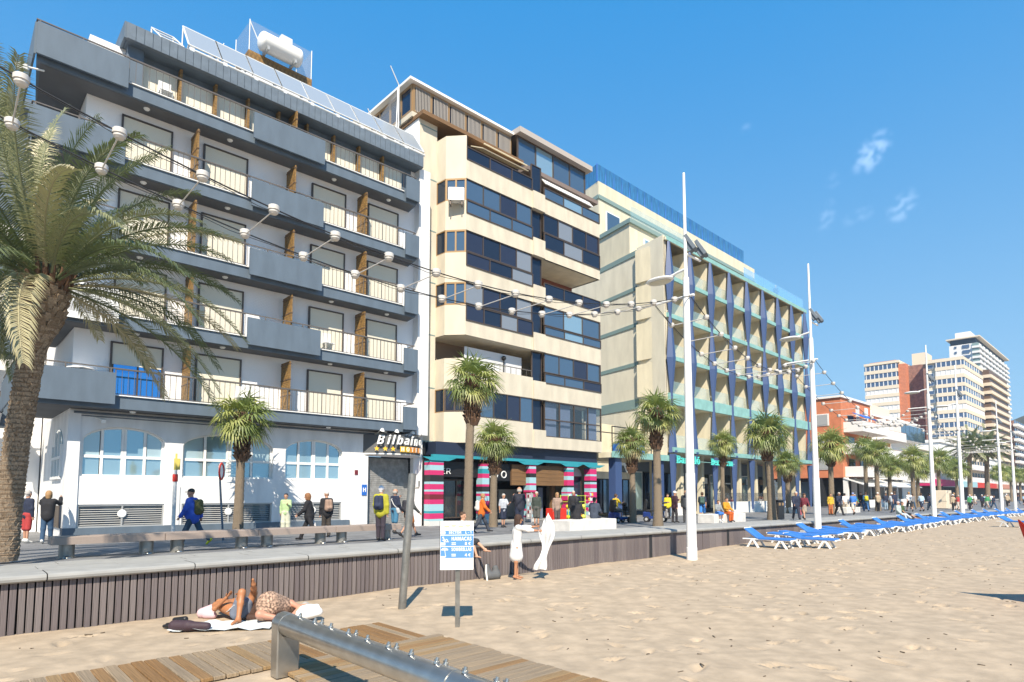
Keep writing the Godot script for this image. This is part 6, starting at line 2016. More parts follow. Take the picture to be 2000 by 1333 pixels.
	put(t, "hook", m, mats["steel_dull"])
	price_sign()
	# red boat at the right edge
	t = thing("red_boat", "red plastic boat bow jutting into the right edge of the picture", "boat", Vector3(10.25, -0.7, -12.5), 0.0)
	m = MB.new()
	var prof := [[0.0, 1.80, 0.02], [0.10, 1.66, 0.10], [0.25, 1.45, 0.2], [0.5, 1.2, 0.32], [1.0, 0.95, 0.5], [2.0, 0.82, 0.65], [4.0, 0.8, 0.7]]
	for q in prof.size() - 1:
		var a: Array = prof[q]
		var b: Array = prof[q + 1]
		for s in [-1.0, 1.0]:
			var p := [Vector3(a[0] * 0.95, a[1], a[2] * s), Vector3(b[0] * 0.95, b[1], b[2] * s), Vector3(b[0] + 0.25 + 0.1, minf(b[1] - 0.25, 0.55 - 0.0), b[2] * s * 0.6), Vector3(a[0] + 0.25 + 0.1, minf(a[1] - 0.25, 0.55 + (1.0 - minf(q, 1.0)) * 0.8), a[2] * s * 0.6)]
			var keel := [Vector3(b[0] + 0.6, 0.08 if q > 2 else 0.5 - q * 0.13, 0), Vector3(a[0] + 0.6, 0.08 if q > 3 else 0.6 - q * 0.13, 0)]
			if s > 0:
				m.quad(p[3], p[2], p[1], p[0]); m.quad(keel[1], keel[0], p[2], p[3])
			else:
				m.quad(p[2], p[3], p[0], p[1]); m.quad(keel[0], keel[1], p[3], p[2])
		m.quad(Vector3(a[0] * 0.95, a[1], a[2]), Vector3(b[0] * 0.95, b[1], b[2]), Vector3(b[0] * 0.95, b[1], -b[2]), Vector3(a[0] * 0.95, a[1], -a[2]))
	put(t, "hull", m, mats["red"])

func price_sign() -> void:
	var t := thing("price_sign", "white and blue beach rental price board on a square steel post in the sand", "sign", Vector3(-0.95, -0.64, -10.66), 0.12)
	t.scale = Vector3.ONE * 0.92
	var m := MB.new()
	m.obox(T(Vector3(0.02, 0.8, 0)), Vector3(0.085, 1.8, 0.05))
	put(t, "post", m, mats["steel_dull"])
	m = MB.new()
	m.obox(T(Vector3(0, 1.5, 0.045)), Vector3(0.62, 0.90, 0.035))
	var b := put(t, "board", m, mats["plastic_white"])
	m = MB.new()
	m.obox(T(Vector3(-0.312, 1.5, 0.04)), Vector3(0.012, 0.9, 0.045))
	put(b, "edge", m, mats["dark"])
	for q in [[1.735, 0.075], [1.585, 0.195], [1.37, 0.205]]:
		m = MB.new()
		m.box(Vector3(-0.3, q[0] - q[1] * 0.5, 0.062), Vector3(0.305, q[0] + q[1] * 0.5, 0.066))
		put(b, "blue_field", m, mats["sign_blue"])
	var wm: Material = mats["white"]
	for q in [["SECTOR", -0.035, 1.735, 0.045, 0.235], ["L - 1", 0.215, 1.735, 0.045, 0.11], ["HAMACAS", 0.085, 1.62, 0.068, 0.37], ["SOMBRILLAS", 0.085, 1.425, 0.062, 0.37], ["8 €", 0.20, 1.53, 0.05, 0.11], ["4 €", 0.20, 1.32, 0.05, 0.11]]:
		text(b, "lettering", q[0], q[3], wm, T(Vector3(q[1], q[2], 0.067)), true, 0.004, false, q[4])
	for q in [1.545, 1.515, 1.335, 1.305]:
		m = MB.new()
		m.box(Vector3(-0.1, q - 0.007, 0.066), Vector3(-0.02, q + 0.007, 0.069))
		put(b, "small_print", m, wm)
	# little pictures: reclining bather and parasol
	m = MB.new()
	m.ball(Transform3D(Basis.from_scale(Vector3(0.016, 0.016, 0.004)), Vector3(-0.255, 1.645, 0.067)), 8)
	m.tube([Vector3(-0.25, 1.63, 0.067), Vector3(-0.225, 1.585, 0.067), Vector3(-0.19, 1.61, 0.067), Vector3(-0.165, 1.575, 0.067)], [0.013, 0.014, 0.011, 0.008], 6)
	m.bar(Vector3(-0.27, 1.6, 0.067), Vector3(-0.22, 1.565, 0.067), 0.008); m.bar(Vector3(-0.22, 1.565, 0.067), Vector3(-0.15, 1.562, 0.067), 0.007)
	put(b, "bather_picture", m, wm)
	m = MB.new()
	var fan := PackedVector2Array()
	for k in 11: fan.append(Vector2(-0.225 + 0.065 * cos(PI * k / 10), 1.41 + 0.045 * sin(PI * k / 10)))
	m.prism(fan, T(Vector3(0, 0, 0.066)), 0.003); m.bar(Vector3(-0.225, 1.41, 0.067), Vector3(-0.205, 1.29, 0.067), 0.006)
	put(b, "parasol_picture", m, wm)
	for q in [1.735, 1.53, 1.28]:
		m = MB.new()
		m.box(Vector3(-0.3, q - 0.028, 0.066), Vector3(-0.215, q + 0.022, 0.069))
		put(b, "white_tag", m, wm)
	m = MB.new()
	for k in 6: m.box(Vector3(-0.28, 1.235 - k * 0.03, 0.062), Vector3(0.2 + 0.05 * sin(k * 2.0), 1.239 - k * 0.03, 0.0635))
	put(b, "small_print", m, mats["grey_metal"])
	m = MB.new()
	for k in 4: m.ball(Transform3D(Basis.from_scale(Vector3(0.05, 0.022, 0.003)), Vector3(-0.19 + k * 0.13, 1.85 + 0.012 * (k % 2), 0.063)), 8)
	put(b, "emblem", m, M("emblem_buff", C(0.62, 0.50, 0.36), 0.7))

# ---------------------------------------------------------------- people: jointed skeletons, each body one smooth surface
# pose: hips and knees, shoulders, elbows in degrees; local +z is the way the person faces
const POSES := {
	"stand": [4, 2, -3, 0, 4, 12, -3, 10, 8, 0, 0],
	"stand2": [-5, 0, 8, 8, 30, 80, -8, 14, 10, 2, 0],
	"walk": [26, 4, -20, 14, -24, 20, 22, 25, 7, 4, 0],
	"walk2": [-22, 22, 24, 6, 20, 30, -20, 12, 8, 4, 0],
	"phone": [4, 2, -4, 0, 40, 100, 8, 20, 10, 0, 0],
	"photo": [-4, 4, 8, 2, 75, 60, 70, 70, 20, 2, 0],
	"sit": [84, 88, 80, 84, 18, 40, 22, 50, 10, 6, 1],
	"sitwall": [84, 30, 80, 60, -8, 14, 14, 30, 14, -4, 1],
	"ride": [70, 70, 70, 70, 40, 55, 40, 55, 14, 4, 1],
	"shake": [3, 0, -3, 0, 86, 8, 74, 12, 2, 4, 0],
	"stout_walk": [24, 8, -24, 26, 12, 26, -30, 24, 12, 6, 0],
}
func joints(pose: String) -> Dictionary:
	var p: Array = POSES[pose]
	var j := {}
	var lean := deg_to_rad(p[9])
	j.hip = Vector3(0, 0.92, 0)
	var up := Vector3(0, cos(lean), sin(lean))
	j.chest = j.hip + up * 0.36
	j.sh = j.hip + up * 0.49
	j.neck = j.hip + up * 0.56
	j.head = j.hip + up * 0.70 + Vector3(0, 0, 0.02)
	var low := 9.0
	for s in 2:
		var sg := -1.0 if s else 1.0
		var a := deg_to_rad(p[s * 2])
		var k := deg_to_rad(p[s * 2 + 1])
		var h: Vector3 = j.hip + Vector3(sg * 0.088, -0.02, 0)
		var kn := h + Vector3(sg * 0.008, -cos(a), sin(a)) * 0.43
		var an := kn + Vector3(0, -cos(a - k), sin(a - k)) * 0.41
		var toe_dir := Vector3(sg * 0.12, -0.32, 0.85).rotated(Vector3.RIGHT, clampf(-(a - k), -0.3, 0.9) * 0.6).normalized()
		j["h%d" % s] = h; j["k%d" % s] = kn; j["a%d" % s] = an
		j["t%d" % s] = an + toe_dir * 0.17
		j["e_%d" % s] = an - toe_dir * 0.05
		low = minf(low, minf(an.y - 0.075, (j["t%d" % s] as Vector3).y - 0.03))
		var sa := deg_to_rad(p[4 + s * 2])
		var el := deg_to_rad(p[5 + s * 2])
		var ab := deg_to_rad(p[8])
		var so: Vector3 = j.sh + Vector3(sg * 0.175, 0.0, 0)
		var d := Vector3(sg * sin(ab), -cos(ab) * cos(sa), cos(ab) * sin(sa))
		var eo := so + d * 0.28
		var d2 := Vector3(sg * sin(ab) * 0.3 - sg * sin(el) * 0.25, -cos(sa + el), sin(sa + el)).normalized()
		j["s%d" % s] = so; j["e%d" % s] = eo; j["w%d" % s] = eo + d2 * 0.25; j["hd%d" % s] = d2
	var off := Vector3(0, -low, 0)
	if p[10]: off = Vector3(0, 0.10 - 0.92 + 0.02, 0)      # seated: the seat is at the origin's height
	for q in j.keys():
		if not str(q).begins_with("hd"): j[q] += off
	return j
func leg_bones(j: Dictionary, o: float, down := 1.0, flare := 0.0) -> Array:
	var b := []
	for s in 2:
		b.append([j["h%d" % s], j["k%d" % s], 0.088 + o, 0.060 + o + flare * 0.5])
		if down > 0.0: b.append([j["k%d" % s], (j["k%d" % s] as Vector3).lerp(j["a%d" % s], down), 0.058 + o + flare * 0.5, lerpf(0.058, 0.042, down) + o + flare])
	b.append([j.hip + Vector3(0.05, 0.02, 0), j.hip + Vector3(-0.05, 0.02, 0), 0.115 + o, 0.115 + o])
	return b
func torso_bones(j: Dictionary, o: float, belly := 0.0) -> Array:
	var b := []
	for s in [-1.0, 1.0]:
		b.append([j.hip + Vector3(s * 0.06, 0.03, 0.0), j.chest + Vector3(s * 0.075, 0, 0.0), 0.105 + o, 0.112 + o])
	b.append([j.sh + Vector3(-0.13, -0.02, 0), j.sh + Vector3(0.13, -0.02, 0), 0.072 + o, 0.072 + o])
	if o > 0.0: b.append([j.hip + Vector3(0.03, 0.0, 0), j.hip + Vector3(-0.03, -0.04, 0), 0.118 + o, 0.12 + o])
	if belly > 0: b.append([j.hip + Vector3(0, 0.08, 0.06), j.hip + Vector3(0, 0.22, 0.06), 0.11 + belly * 0.06 + o, 0.11 + belly * 0.05 + o])
	return b
func arm_bones(j: Dictionary, o: float, down := 1.0) -> Array:
	var b := []
	for s in 2:
		b.append([j["s%d" % s], j["e%d" % s], 0.053 + o, 0.043 + o])
		if down > 0.0: b.append([j["e%d" % s], (j["e%d" % s] as Vector3).lerp(j["w%d" % s], down), 0.042 + o, 0.034 + o])
	return b
func head_bones(j: Dictionary) -> Array:
	var h: Vector3 = j.head
	return [[h + Vector3(0, 0.04, -0.012), h + Vector3(0, 0.04, 0.015), 0.088, 0.085], [h + Vector3(0, -0.02, 0.02), h + Vector3(0, -0.075, 0.045), 0.07, 0.042],
		[h + Vector3(0, 0.012, 0.085), h + Vector3(0, -0.022, 0.108), 0.012, 0.017], [h + Vector3(0.082, 0.0, -0.005), h + Vector3(0.084, -0.03, 0.0), 0.016, 0.012], [h + Vector3(-0.082, 0.0, -0.005), h + Vector3(-0.084, -0.03, 0.0), 0.016, 0.012],
		[h + Vector3(0, -0.06, -0.01), j.neck + Vector3(0, -0.06, 0), 0.056, 0.062]]
func hand(m: MB, wrist: Vector3, d: Vector3, sg: float) -> void:
	var side := d.cross(Vector3(0, 0, 1))
	if side.length() < 0.2: side = Vector3(1, 0, 0)
	var across := Vector3(0, 0, 1) if absf(d.z) < 0.8 else Vector3(0, 1, 0)
	across = (across - d * across.dot(d)).normalized()
	var palm := across.cross(d).normalized() * sg
	m.tube([wrist - d * 0.01, wrist + d * 0.03, wrist + d * 0.075, wrist + d * 0.088], [0.026, 0.036, 0.038, 0.03], 8, true, 0.5)
	for k in 4:
		var o: Vector3 = wrist + d * 0.08 + across * (0.027 - 0.018 * k)
		var ln: float = [0.068, 0.078, 0.072, 0.056][k]
		var c := palm * 0.3
		m.tube([o, o + (d + c * 0.4).normalized() * ln * 0.5, o + (d + c * 0.4).normalized() * ln * 0.5 + (d + c * 2.0).normalized() * ln * 0.5], [0.0095, 0.009, 0.007], 5)
	var t0 := wrist + d * 0.03 + across * 0.032
	m.tube([t0, t0 + (d * 0.7 + across * 0.8).normalized() * 0.035, t0 + (d * 0.7 + across * 0.8).normalized() * 0.035 + (d + across * 0.2 + palm * 0.4).normalized() * 0.03], [0.012, 0.0105, 0.008], 6)
func foot_mesh(m: MB, j: Dictionary, s: int, o: float) -> void:
	var a: Vector3 = j["a%d" % s]
	nets(m, [[a + Vector3(0, 0.03, 0), a - Vector3(0, 0.01, 0), 0.042 + o, 0.045 + o], [j["e_%d" % s] - Vector3(0, 0.02, 0), j["t%d" % s], 0.036 + o, 0.028 + o]], 0.018, 0.03)

func cached(key: String, make: Callable) -> ArrayMesh:
	if not mesh_cache.has(key):
		var m := MB.new()
		make.call(m)
		mesh_cache[key] = m.mesh()
	return mesh_cache[key]

# who: position, facing (0 away from the camera, 90 to the right), height, pose, and clothes
func person(label: String, at: Vector3, face_deg: float, height: float, pose: String, top: Color, sleeves: String, bottom: String, bcol: Color, hair: String, hcol: Color, extras := [], cell := 0.024, skin := Color(0.48, 0.26, 0.17)) -> Node3D:
	var t := thing("person", label, "person", at, PI - deg_to_rad(face_deg))
	var sc := height / 1.73
	var s := Transform3D(Basis.from_scale(Vector3.ONE * sc), Vector3.ZERO)
	var j := joints(pose)
	var k := "%s_%.3f_" % [pose, cell]
	var belly := 1.0 if extras.has("belly") else 0.0
	var skin_m := M("skin%d%d" % [int(skin.r * 100), int(skin.g * 100)], skin, 0.55)
	put(t, "body", cached(k + "body", func(m):
		nets(m, torso_bones(j, -0.01) + leg_bones(j, -0.008) + arm_bones(j, -0.004), cell, 0.05)
		nets(m, head_bones(j), minf(cell * 0.5, 0.011), 0.025)
		for q in 2:
			hand(m, j["w%d" % q], j["hd%d" % q], -1.0 if q else 1.0)
			foot_mesh(m, j, q, -0.006)), skin_m, s)
	var down: float = {"l": 1.0, "s": 0.0, "n": -1.0, "m": 0.5}[sleeves]
	var loose := 0.028 if extras.has("coat") else 0.012
	if sleeves != "x":
		put(t, "jacket" if extras.has("coat") else "shirt", cached(k + "top%s%.3f%d" % [sleeves, loose, int(belly)], func(m):
			var b := torso_bones(j, loose, belly)
			if down >= 0: b += arm_bones(j, loose * 0.8 + 0.004, down)
			b.append([j.neck + Vector3(0, -0.03, 0), j.neck + Vector3(0, -0.05, 0), 0.062 + loose * 0.3, 0.07 + loose * 0.3])
			if extras.has("coat"): b.append([j.hip + Vector3(0, 0.02, 0), j.hip + Vector3(0, -0.06, 0), 0.13 + loose, 0.135 + loose])
			nets(m, b, cell, 0.05)), M("cloth%02x%02x%02x" % [int(top.r * 255), int(top.g * 255), int(top.b * 255)], top, 0.85, 0, "soft", Vector3.ONE * 3), s)
	var bm := M("cloth%02x%02x%02x" % [int(bcol.r * 255), int(bcol.g * 255), int(bcol.b * 255)], bcol, 0.85, 0, "soft", Vector3.ONE * 3)
	match bottom:
		"t": put(t, "trousers", cached(k + "t", func(m): nets(m, leg_bones(j, 0.012, 0.98, 0.012), cell, 0.04)), bm, s)
		"w": put(t, "trousers", cached(k + "w", func(m): nets(m, leg_bones(j, 0.02, 0.97, 0.04), cell, 0.04)), bm, s)
		"b": put(t, "shorts", cached(k + "b", func(m): nets(m, leg_bones(j, 0.022, 0.0, 0.03), cell, 0.04)), bm, s)
		"k": put(t, "skirt", cached(k + "k", func(m):
			nets(m, [[j.hip + Vector3(0, 0.06, 0), j.hip, 0.13, 0.145], [j.hip, (j.k0 + j.k1) * 0.5 + Vector3(0, 0.14, 0), 0.15, 0.19]], cell, 0.05)), bm, s)
		"d": put(t, "long_skirt", cached(k + "d", func(m):
			nets(m, [[j.hip + Vector3(0, 0.06, 0), j.hip, 0.13, 0.145], [j.hip, (j.k0 + j.k1) * 0.5 - Vector3(0, 0.12, 0), 0.15, 0.23]], cell, 0.05)), bm, s)
	if not extras.has("barefoot"):
		var sm: Material = mats["shoe_yellow"] if extras.has("yellow_shoes") else (mats["shoe_white"] if extras.has("white_shoes") else mats["shoe_dark"])
		for q in 2: put(t, "shoe", cached(k + "shoe%d" % q, func(m): foot_mesh(m, j, q, 0.008)), sm, s)
	var h: Vector3 = j.head
	var hm := M("hair%02x%02x" % [int(hcol.r * 255), int(hcol.g * 255)], hcol, 0.75)
	match hair:
		"short": put(t, "hair", cached(k + "hs", func(m): nets(m, [[h + Vector3(0, 0.058, -0.02), h + Vector3(0, 0.05, 0.008), 0.09, 0.088], [h + Vector3(0, 0.0, -0.035), h + Vector3(0, -0.03, -0.04), 0.082, 0.06]], 0.014, 0.03)), hm, s)
		"long": put(t, "hair", cached(k + "hl", func(m): nets(m, [[h + Vector3(0, 0.058, -0.02), h + Vector3(0, 0.05, 0.01), 0.096, 0.092], [h + Vector3(0, 0.0, -0.04), h + Vector3(0, -0.20, -0.06), 0.09, 0.07], [h + Vector3(0.06, 0.0, -0.01), h + Vector3(0.07, -0.16, -0.02), 0.04, 0.035], [h + Vector3(-0.06, 0.0, -0.01), h + Vector3(-0.07, -0.16, -0.02), 0.04, 0.035]], 0.014, 0.03)), hm, s)
		"bob": put(t, "hair", cached(k + "hb", func(m): nets(m, [[h + Vector3(0, 0.06, -0.02), h + Vector3(0, 0.055, 0.01), 0.098, 0.092], [h + Vector3(0, 0.0, -0.04), h + Vector3(0, -0.08, -0.04), 0.094, 0.08], [h + Vector3(0.06, 0.0, -0.01), h + Vector3(0.065, -0.08, 0.0), 0.045, 0.035], [h + Vector3(-0.06, 0.0, -0.01), h + Vector3(-0.065, -0.08, 0.0), 0.045, 0.035]], 0.014, 0.03)), hm, s)
		"bald": put(t, "hair", cached(k + "hq", func(m): nets(m, [[h + Vector3(0.03, -0.01, -0.04), h + Vector3(-0.03, -0.01, -0.04), 0.076, 0.076]], 0.014, 0.03)), M("hair_grey", C(0.35, 0.33, 0.30), 0.8), s)
		"cap": put(t, "cap", cached(k + "hc", func(m):
			nets(m, [[h + Vector3(0, 0.068, -0.02), h + Vector3(0, 0.062, 0.012), 0.088, 0.086]], 0.014, 0.03)
			m.ball(Transform3D(Basis.from_scale(Vector3(0.075, 0.012, 0.08)), h + Vector3(0, 0.045, 0.115)), 10)), hm, s)
	if cell < 0.02:
		for q in [-1.0, 1.0]:
			var em := MB.new()
			em.ball(Transform3D(Basis.from_scale(Vector3.ONE * 0.012), h + Vector3(q * 0.032, 0.012, 0.088)), 8)
			put(t, "eye", em, mats["black"], s)
		var mm := MB.new()
		mm.ball(Transform3D(Basis.from_scale(Vector3(0.024, 0.006, 0.008)), h + Vector3(0, -0.056, 0.083)), 8)
		put(t, "mouth", mm, M("lip", C(0.35, 0.10, 0.09), 0.5), s)
	for e in extras:
		if e is Array and e[0] == "pack":       # rucksack with straps
			put(t, "backpack", cached(k + "pack", func(m):
				var c: Vector3 = j.chest
				nets(m, [[c + Vector3(0.06, 0.08, -0.20), c + Vector3(0.06, -0.2, -0.20), 0.09, 0.105], [c + Vector3(-0.06, 0.08, -0.20), c + Vector3(-0.06, -0.2, -0.20), 0.09, 0.105], [c + Vector3(0.05, -0.16, -0.27), c + Vector3(-0.05, -0.16, -0.27), 0.07, 0.07]], 0.022, 0.03)
				for q in [-1.0, 1.0]: m.tube([c + Vector3(q * 0.09, 0.1, -0.16), c + Vector3(q * 0.105, 0.19, -0.02), c + Vector3(q * 0.11, 0.1, 0.135), c + Vector3(q * 0.125, -0.1, 0.13), c + Vector3(q * 0.13, -0.2, -0.1)], [0.02, 0.022, 0.02, 0.018, 0.016], 6, true, 0.4)), M("cloth%02x%02x%02x" % [int(e[1].r * 255), int(e[1].g * 255), int(e[1].b * 255)], e[1], 0.8, 0, "soft", Vector3.ONE * 3), s)
		elif e is Array and e[0] == "bag":      # carrier bag held in the right hand
			var w: Vector3 = j.w1 + (j.hd1 as Vector3) * 0.1
			var m := MB.new()
			m.tube([w, w + Vector3(0, -0.1, 0), w + Vector3(0, -0.16, 0), w + Vector3(0, -0.42, 0.02), w + Vector3(0, -0.44, 0.02)], [0.012, 0.06, 0.10, 0.16, 0.1], 10, true, 0.45)
			put(t, "carrier_bag", m, M("cloth%02x%02x%02x" % [int(e[1].r * 255), int(e[1].g * 255), int(e[1].b * 255)], e[1], 0.8, 0, "soft", Vector3.ONE * 3), s)
		elif e is Array and e[0] == "sling":
			var c: Vector3 = j.chest
			var m := MB.new()
			m.tube([c + Vector3(0.11, 0.17, 0.0), c + Vector3(0.05, 0.05, -0.14), c + Vector3(-0.1, -0.15, -0.15), c + Vector3(-0.17, -0.28, -0.05)], [0.02, 0.02, 0.02, 0.02], 6, true, 0.4)
			nets(m, [[c + Vector3(-0.2, -0.34, -0.02), c + Vector3(-0.2, -0.44, 0.02), 0.07, 0.08]], 0.02, 0.02)
			put(t, "shoulder_bag", m, M("cloth%02x%02x%02x" % [int(e[1].r * 255), int(e[1].g * 255), int(e[1].b * 255)], e[1], 0.8, 0, "soft", Vector3.ONE * 3), s)
	return t

func crowd() -> void:
	M("shoe_dark", C(0.03, 0.028, 0.028), 0.6); M("shoe_white", C(0.7, 0.7, 0.68), 0.6); M("shoe_yellow", C(0.55, 0.62, 0.03), 0.5)
	var blk := C(0.018, 0.018, 0.022)
	var navy := C(0.02, 0.028, 0.06)
	var jean := C(0.04, 0.09, 0.17)
	var brn := C(0.07, 0.038, 0.02)
	var gry := C(0.42, 0.40, 0.38)
	var wht := C(0.75, 0.75, 0.74)
	var fair := C(0.34, 0.20, 0.09)
	# on the promenade before the grey and white hotel
	person("woman in a black puffer jacket and jeans with raised arms by the hotel corner", Vector3(-15.20, 0.00, -20.20), -20, 1.65, "photo", blk, "l", "t", jean, "bob", fair, ["coat", "white_shoes"])
	person("person in dark top and red shorts half behind the date palm trunk", Vector3(-15.95, 0.00, -20.30), 10, 1.68, "stand", navy, "l", "b", C(0.45, 0.05, 0.05), "short", gry, ["white_shoes"])
	person("stout man in a bright blue jacket and dark cap walking left with a rucksack", Vector3(-9.01, 0.14, -17.45), -88, 1.63, "stout_walk", C(0.03, 0.10, 0.55), "l", "t", C(0.03, 0.07, 0.12), "cap", C(0.03, 0.03, 0.03), ["coat", "belly", "yellow_shoes", ["pack", C(0.10, 0.10, 0.03)]], 0.016)
	person("woman in a pale green jacket and wide pale trousers near the palm shadow", Vector3(-9.16, 0.00, -25.00), 175, 1.58, "stand2", C(0.45, 0.62, 0.32), "l", "w", C(0.62, 0.63, 0.50), "short", blk, [])
	person("woman in a shiny black coat carrying a white carrier bag", Vector3(-6.57, 0.13, -19.98), -95, 1.52, "walk2", blk, "l", "t", blk, "bob", C(0.24, 0.11, 0.045), ["coat", ["bag", C(0.8, 0.78, 0.78)]], 0.02)
	person("man in black with a beige rucksack and pale cap seen from behind", Vector3(-6.50, 0.10, -21.62), -40, 1.55, "stand", blk, "l", "t", C(0.05, 0.042, 0.035), "cap", C(0.6, 0.55, 0.5), ["coat", ["pack", C(0.36, 0.24, 0.18)]], 0.02)
	person("white haired person in a yellow and grey jacket with a dark blue rucksack", Vector3(-3.90, 0.22, -18.35), 10, 1.58, "stand", C(0.42, 0.40, 0.03), "l", "t", C(0.045, 0.035, 0.05), "short", C(0.7, 0.68, 0.7), ["coat", ["pack", C(0.02, 0.03, 0.07)]], 0.02)
	person("bald man in a navy jumper and blue shorts by the hotel shutter", Vector3(-4.43, 0.11, -23.33), 40, 1.64, "phone", navy, "l", "b", C(0.06, 0.20, 0.33), "bald", gry, [["sling", C(0.55, 0.55, 0.55)]], 0.02)
	person("woman in a dark top with orange skirt and black rucksack behind the steel pole", Vector3(-3.41, 0.18, -20.47), 60, 1.49, "walk", C(0.06, 0.065, 0.06), "l", "k", C(0.42, 0.13, 0.02), "long", C(0.45, 0.32, 0.12), [["pack", C(0.03, 0.03, 0.04)]])
	# before the striped shop
	person("woman in a bright orange jacket walking right with a white bag", Vector3(-1.12, 0.19, -22.59), 80, 1.43, "walk", C(0.72, 0.16, 0.015), "l", "t", C(0.05, 0.06, 0.085), "short", fair, ["coat", ["pack", C(0.7, 0.68, 0.66)]], 0.02)
	person("short haired woman in a pale shirt and navy shorts by the shop racks", Vector3(-0.40, 0.08, -28.29), 150, 1.49, "stand2", C(0.5, 0.53, 0.6), "s", "b", navy, "short", gry, [])
	person("big bald man in a dark navy sweater with his hand at his mouth", Vector3(0.28, 0.19, -23.26), -10, 1.63, "phone", C(0.022, 0.024, 0.04), "l", "t", navy, "bald", gry, ["belly"], 0.02)
	person("grey haired man in a dark green sweater before the shop", Vector3(1.16, 0.08, -29.10), 185, 1.59, "stand", C(0.045, 0.06, 0.05), "l", "b", C(0.10, 0.10, 0.09), "short", gry, [])
	person("seated woman with long black hair on the nearest white block seat", W(18.0, 0.65, 15.55), 20, 1.48, "sit", blk, "l", "t", blk, "long", blk, ["coat"])
	person("seated person in a dark blue grey jacket leaning on the white block seat", W(19.1, 0.65, 15.6), 30, 1.51, "sit", C(0.05, 0.065, 0.10), "l", "t", navy, "short", blk, ["coat"])
	person("man in a dark suit and sunglasses standing behind the white block seat", W(22.01, 0.11, 19.21), 175, 1.60, "stand", blk, "l", "t", blk, "short", gry, ["coat"])
	person("blonde woman standing beside the man in the dark suit", W(21.11, 0.11, 19.42), 170, 1.51, "stand2", C(0.35, 0.25, 0.2), "l", "t", C(0.1, 0.08, 0.08), "bob", fair, [])
	person("rider in a yellow shirt on the dark blue mobility scooter", Vector3(5.5, 0.76, -32.85), 54, 1.55, "ride", C(0.72, 0.52, 0.03), "s", "b", C(0.3, 0.28, 0.26), "short", brn, [])
	person("rider on the second mobility scooter behind the palm trunk", Vector3(8.03, 0.76, -33.6), 110, 1.55, "ride", navy, "l", "t", C(0.3, 0.28, 0.27), "short", gry, [])
	person("person in a yellow jacket standing left of the white capped man", Vector3(9.76, 0.04, -38.66), 175, 1.51, "stand", C(0.72, 0.62, 0.03), "l", "t", blk, "short", brn, ["coat"])
	person("man in a white cap and maroon jacket beside the nearest light mast", Vector3(8.36, 0.13, -31.73), 70, 1.57, "stand2", C(0.055, 0.02, 0.03), "l", "t", C(0.04, 0.035, 0.04), "cap", C(0.75, 0.72, 0.7), ["coat"])
	person("person in dark grey partly hidden behind the nearest light mast", Vector3(8.97, 0.13, -31.82), 200, 1.60, "stand", C(0.05, 0.055, 0.06), "l", "t", C(0.07, 0.07, 0.075), "short", fair, ["coat"])
	person("man in a navy t-shirt and bright blue shorts just right of the nearest mast", Vector3(11.59, 0.07, -37.54), 20, 1.67, "walk2", navy, "s", "b", C(0.05, 0.22, 0.60), "short", brn, [["pack", C(0.06, 0.12, 0.10)]])
	person("seated boy in grey top and blue shorts on the second white block seat", W(28.9, 0.59, 15.6), 165, 1.28, "sit", C(0.28, 0.30, 0.31), "l", "b", C(0.05, 0.2, 0.6), "short", brn, ["white_shoes"])
	person("seated woman in a mustard coat and orange trousers on the second white block seat", W(29.6, 0.59, 15.55), 150, 1.50, "sit", C(0.60, 0.29, 0.02), "l", "t", C(0.58, 0.12, 0.02), "short", brn, ["coat"])
	# by the second mast and beyond
	person("grey haired man in a navy jacket walking beside the woman in maroon", Vector3(15.99, 0.14, -34.71), 190, 1.59, "walk", navy, "l", "t", C(0.02, 0.025, 0.05), "short", gry, ["coat"])
	person("woman in a maroon top and flowered skirt carrying a pink bag", Vector3(16.51, 0.14, -34.85), 185, 1.51, "walk2", C(0.15, 0.02, 0.035), "l", "k", C(0.35, 0.3, 0.24), "long", brn, [["bag", C(0.5, 0.13, 0.17)]])
	person("man in a dark navy jacket walking right of the second mast", Vector3(22.92, 0.08, -43.22), 175, 1.63, "walk", navy, "l", "t", blk, "short", gry, ["coat"])
	person("person in yellow and orange behind the man in dark navy", Vector3(23.61, 0.06, -45.69), 180, 1.52, "stand", C(0.65, 0.42, 0.04), "l", "t", C(0.5, 0.16, 0.06), "short", brn, [])
	person("person in a white t-shirt and pale shorts between the navy and the blue clothed men", Vector3(27.60, 0.03, -51.07), 5, 1.63, "walk", wht, "s", "b", C(0.5, 0.42, 0.33), "short", blk, [])
	person("man in a bright blue t-shirt and white shorts seen from behind", Vector3(25.29, 0.07, -45.67), 10, 1.64, "walk2", C(0.05, 0.2, 0.62), "s", "b", C(0.6, 0.55, 0.48), "cap", C(0.2, 0.3, 0.6), [])
	person("walker with a big yellow rucksack before the bar terrace", Vector3(31.53, 0.00, -54.89), 15, 1.74, "walk", C(0.03, 0.10, 0.2), "l", "t", C(0.05, 0.15, 0.36), "short", brn, ["coat", ["pack", C(0.62, 0.55, 0.02)]])
	person("walker in white with a dark bag left of the third mast", Vector3(33.16, 0.00, -53.73), 5, 1.72, "walk2", C(0.5, 0.55, 0.62), "s", "b", C(0.1, 0.12, 0.16), "cap", wht, [["sling", navy]])
	person("man in a white t-shirt and black shorts left of the third mast", Vector3(36.73, -0.03, -56.97), 10, 1.81, "walk", wht, "s", "b", blk, "short", fair, [])
	person("man in a pale blue t-shirt and navy shorts beside the man in white", Vector3(38.65, -0.05, -58.17), 0, 1.75, "walk2", C(0.42, 0.55, 0.68), "s", "b", navy, "short", brn, [])
	person("person in dark clothes close behind the pale blue t-shirt", Vector3(41.34, -0.07, -60.96), 15, 1.75, "walk", navy, "l", "t", C(0.06, 0.1, 0.16), "short", blk, [])
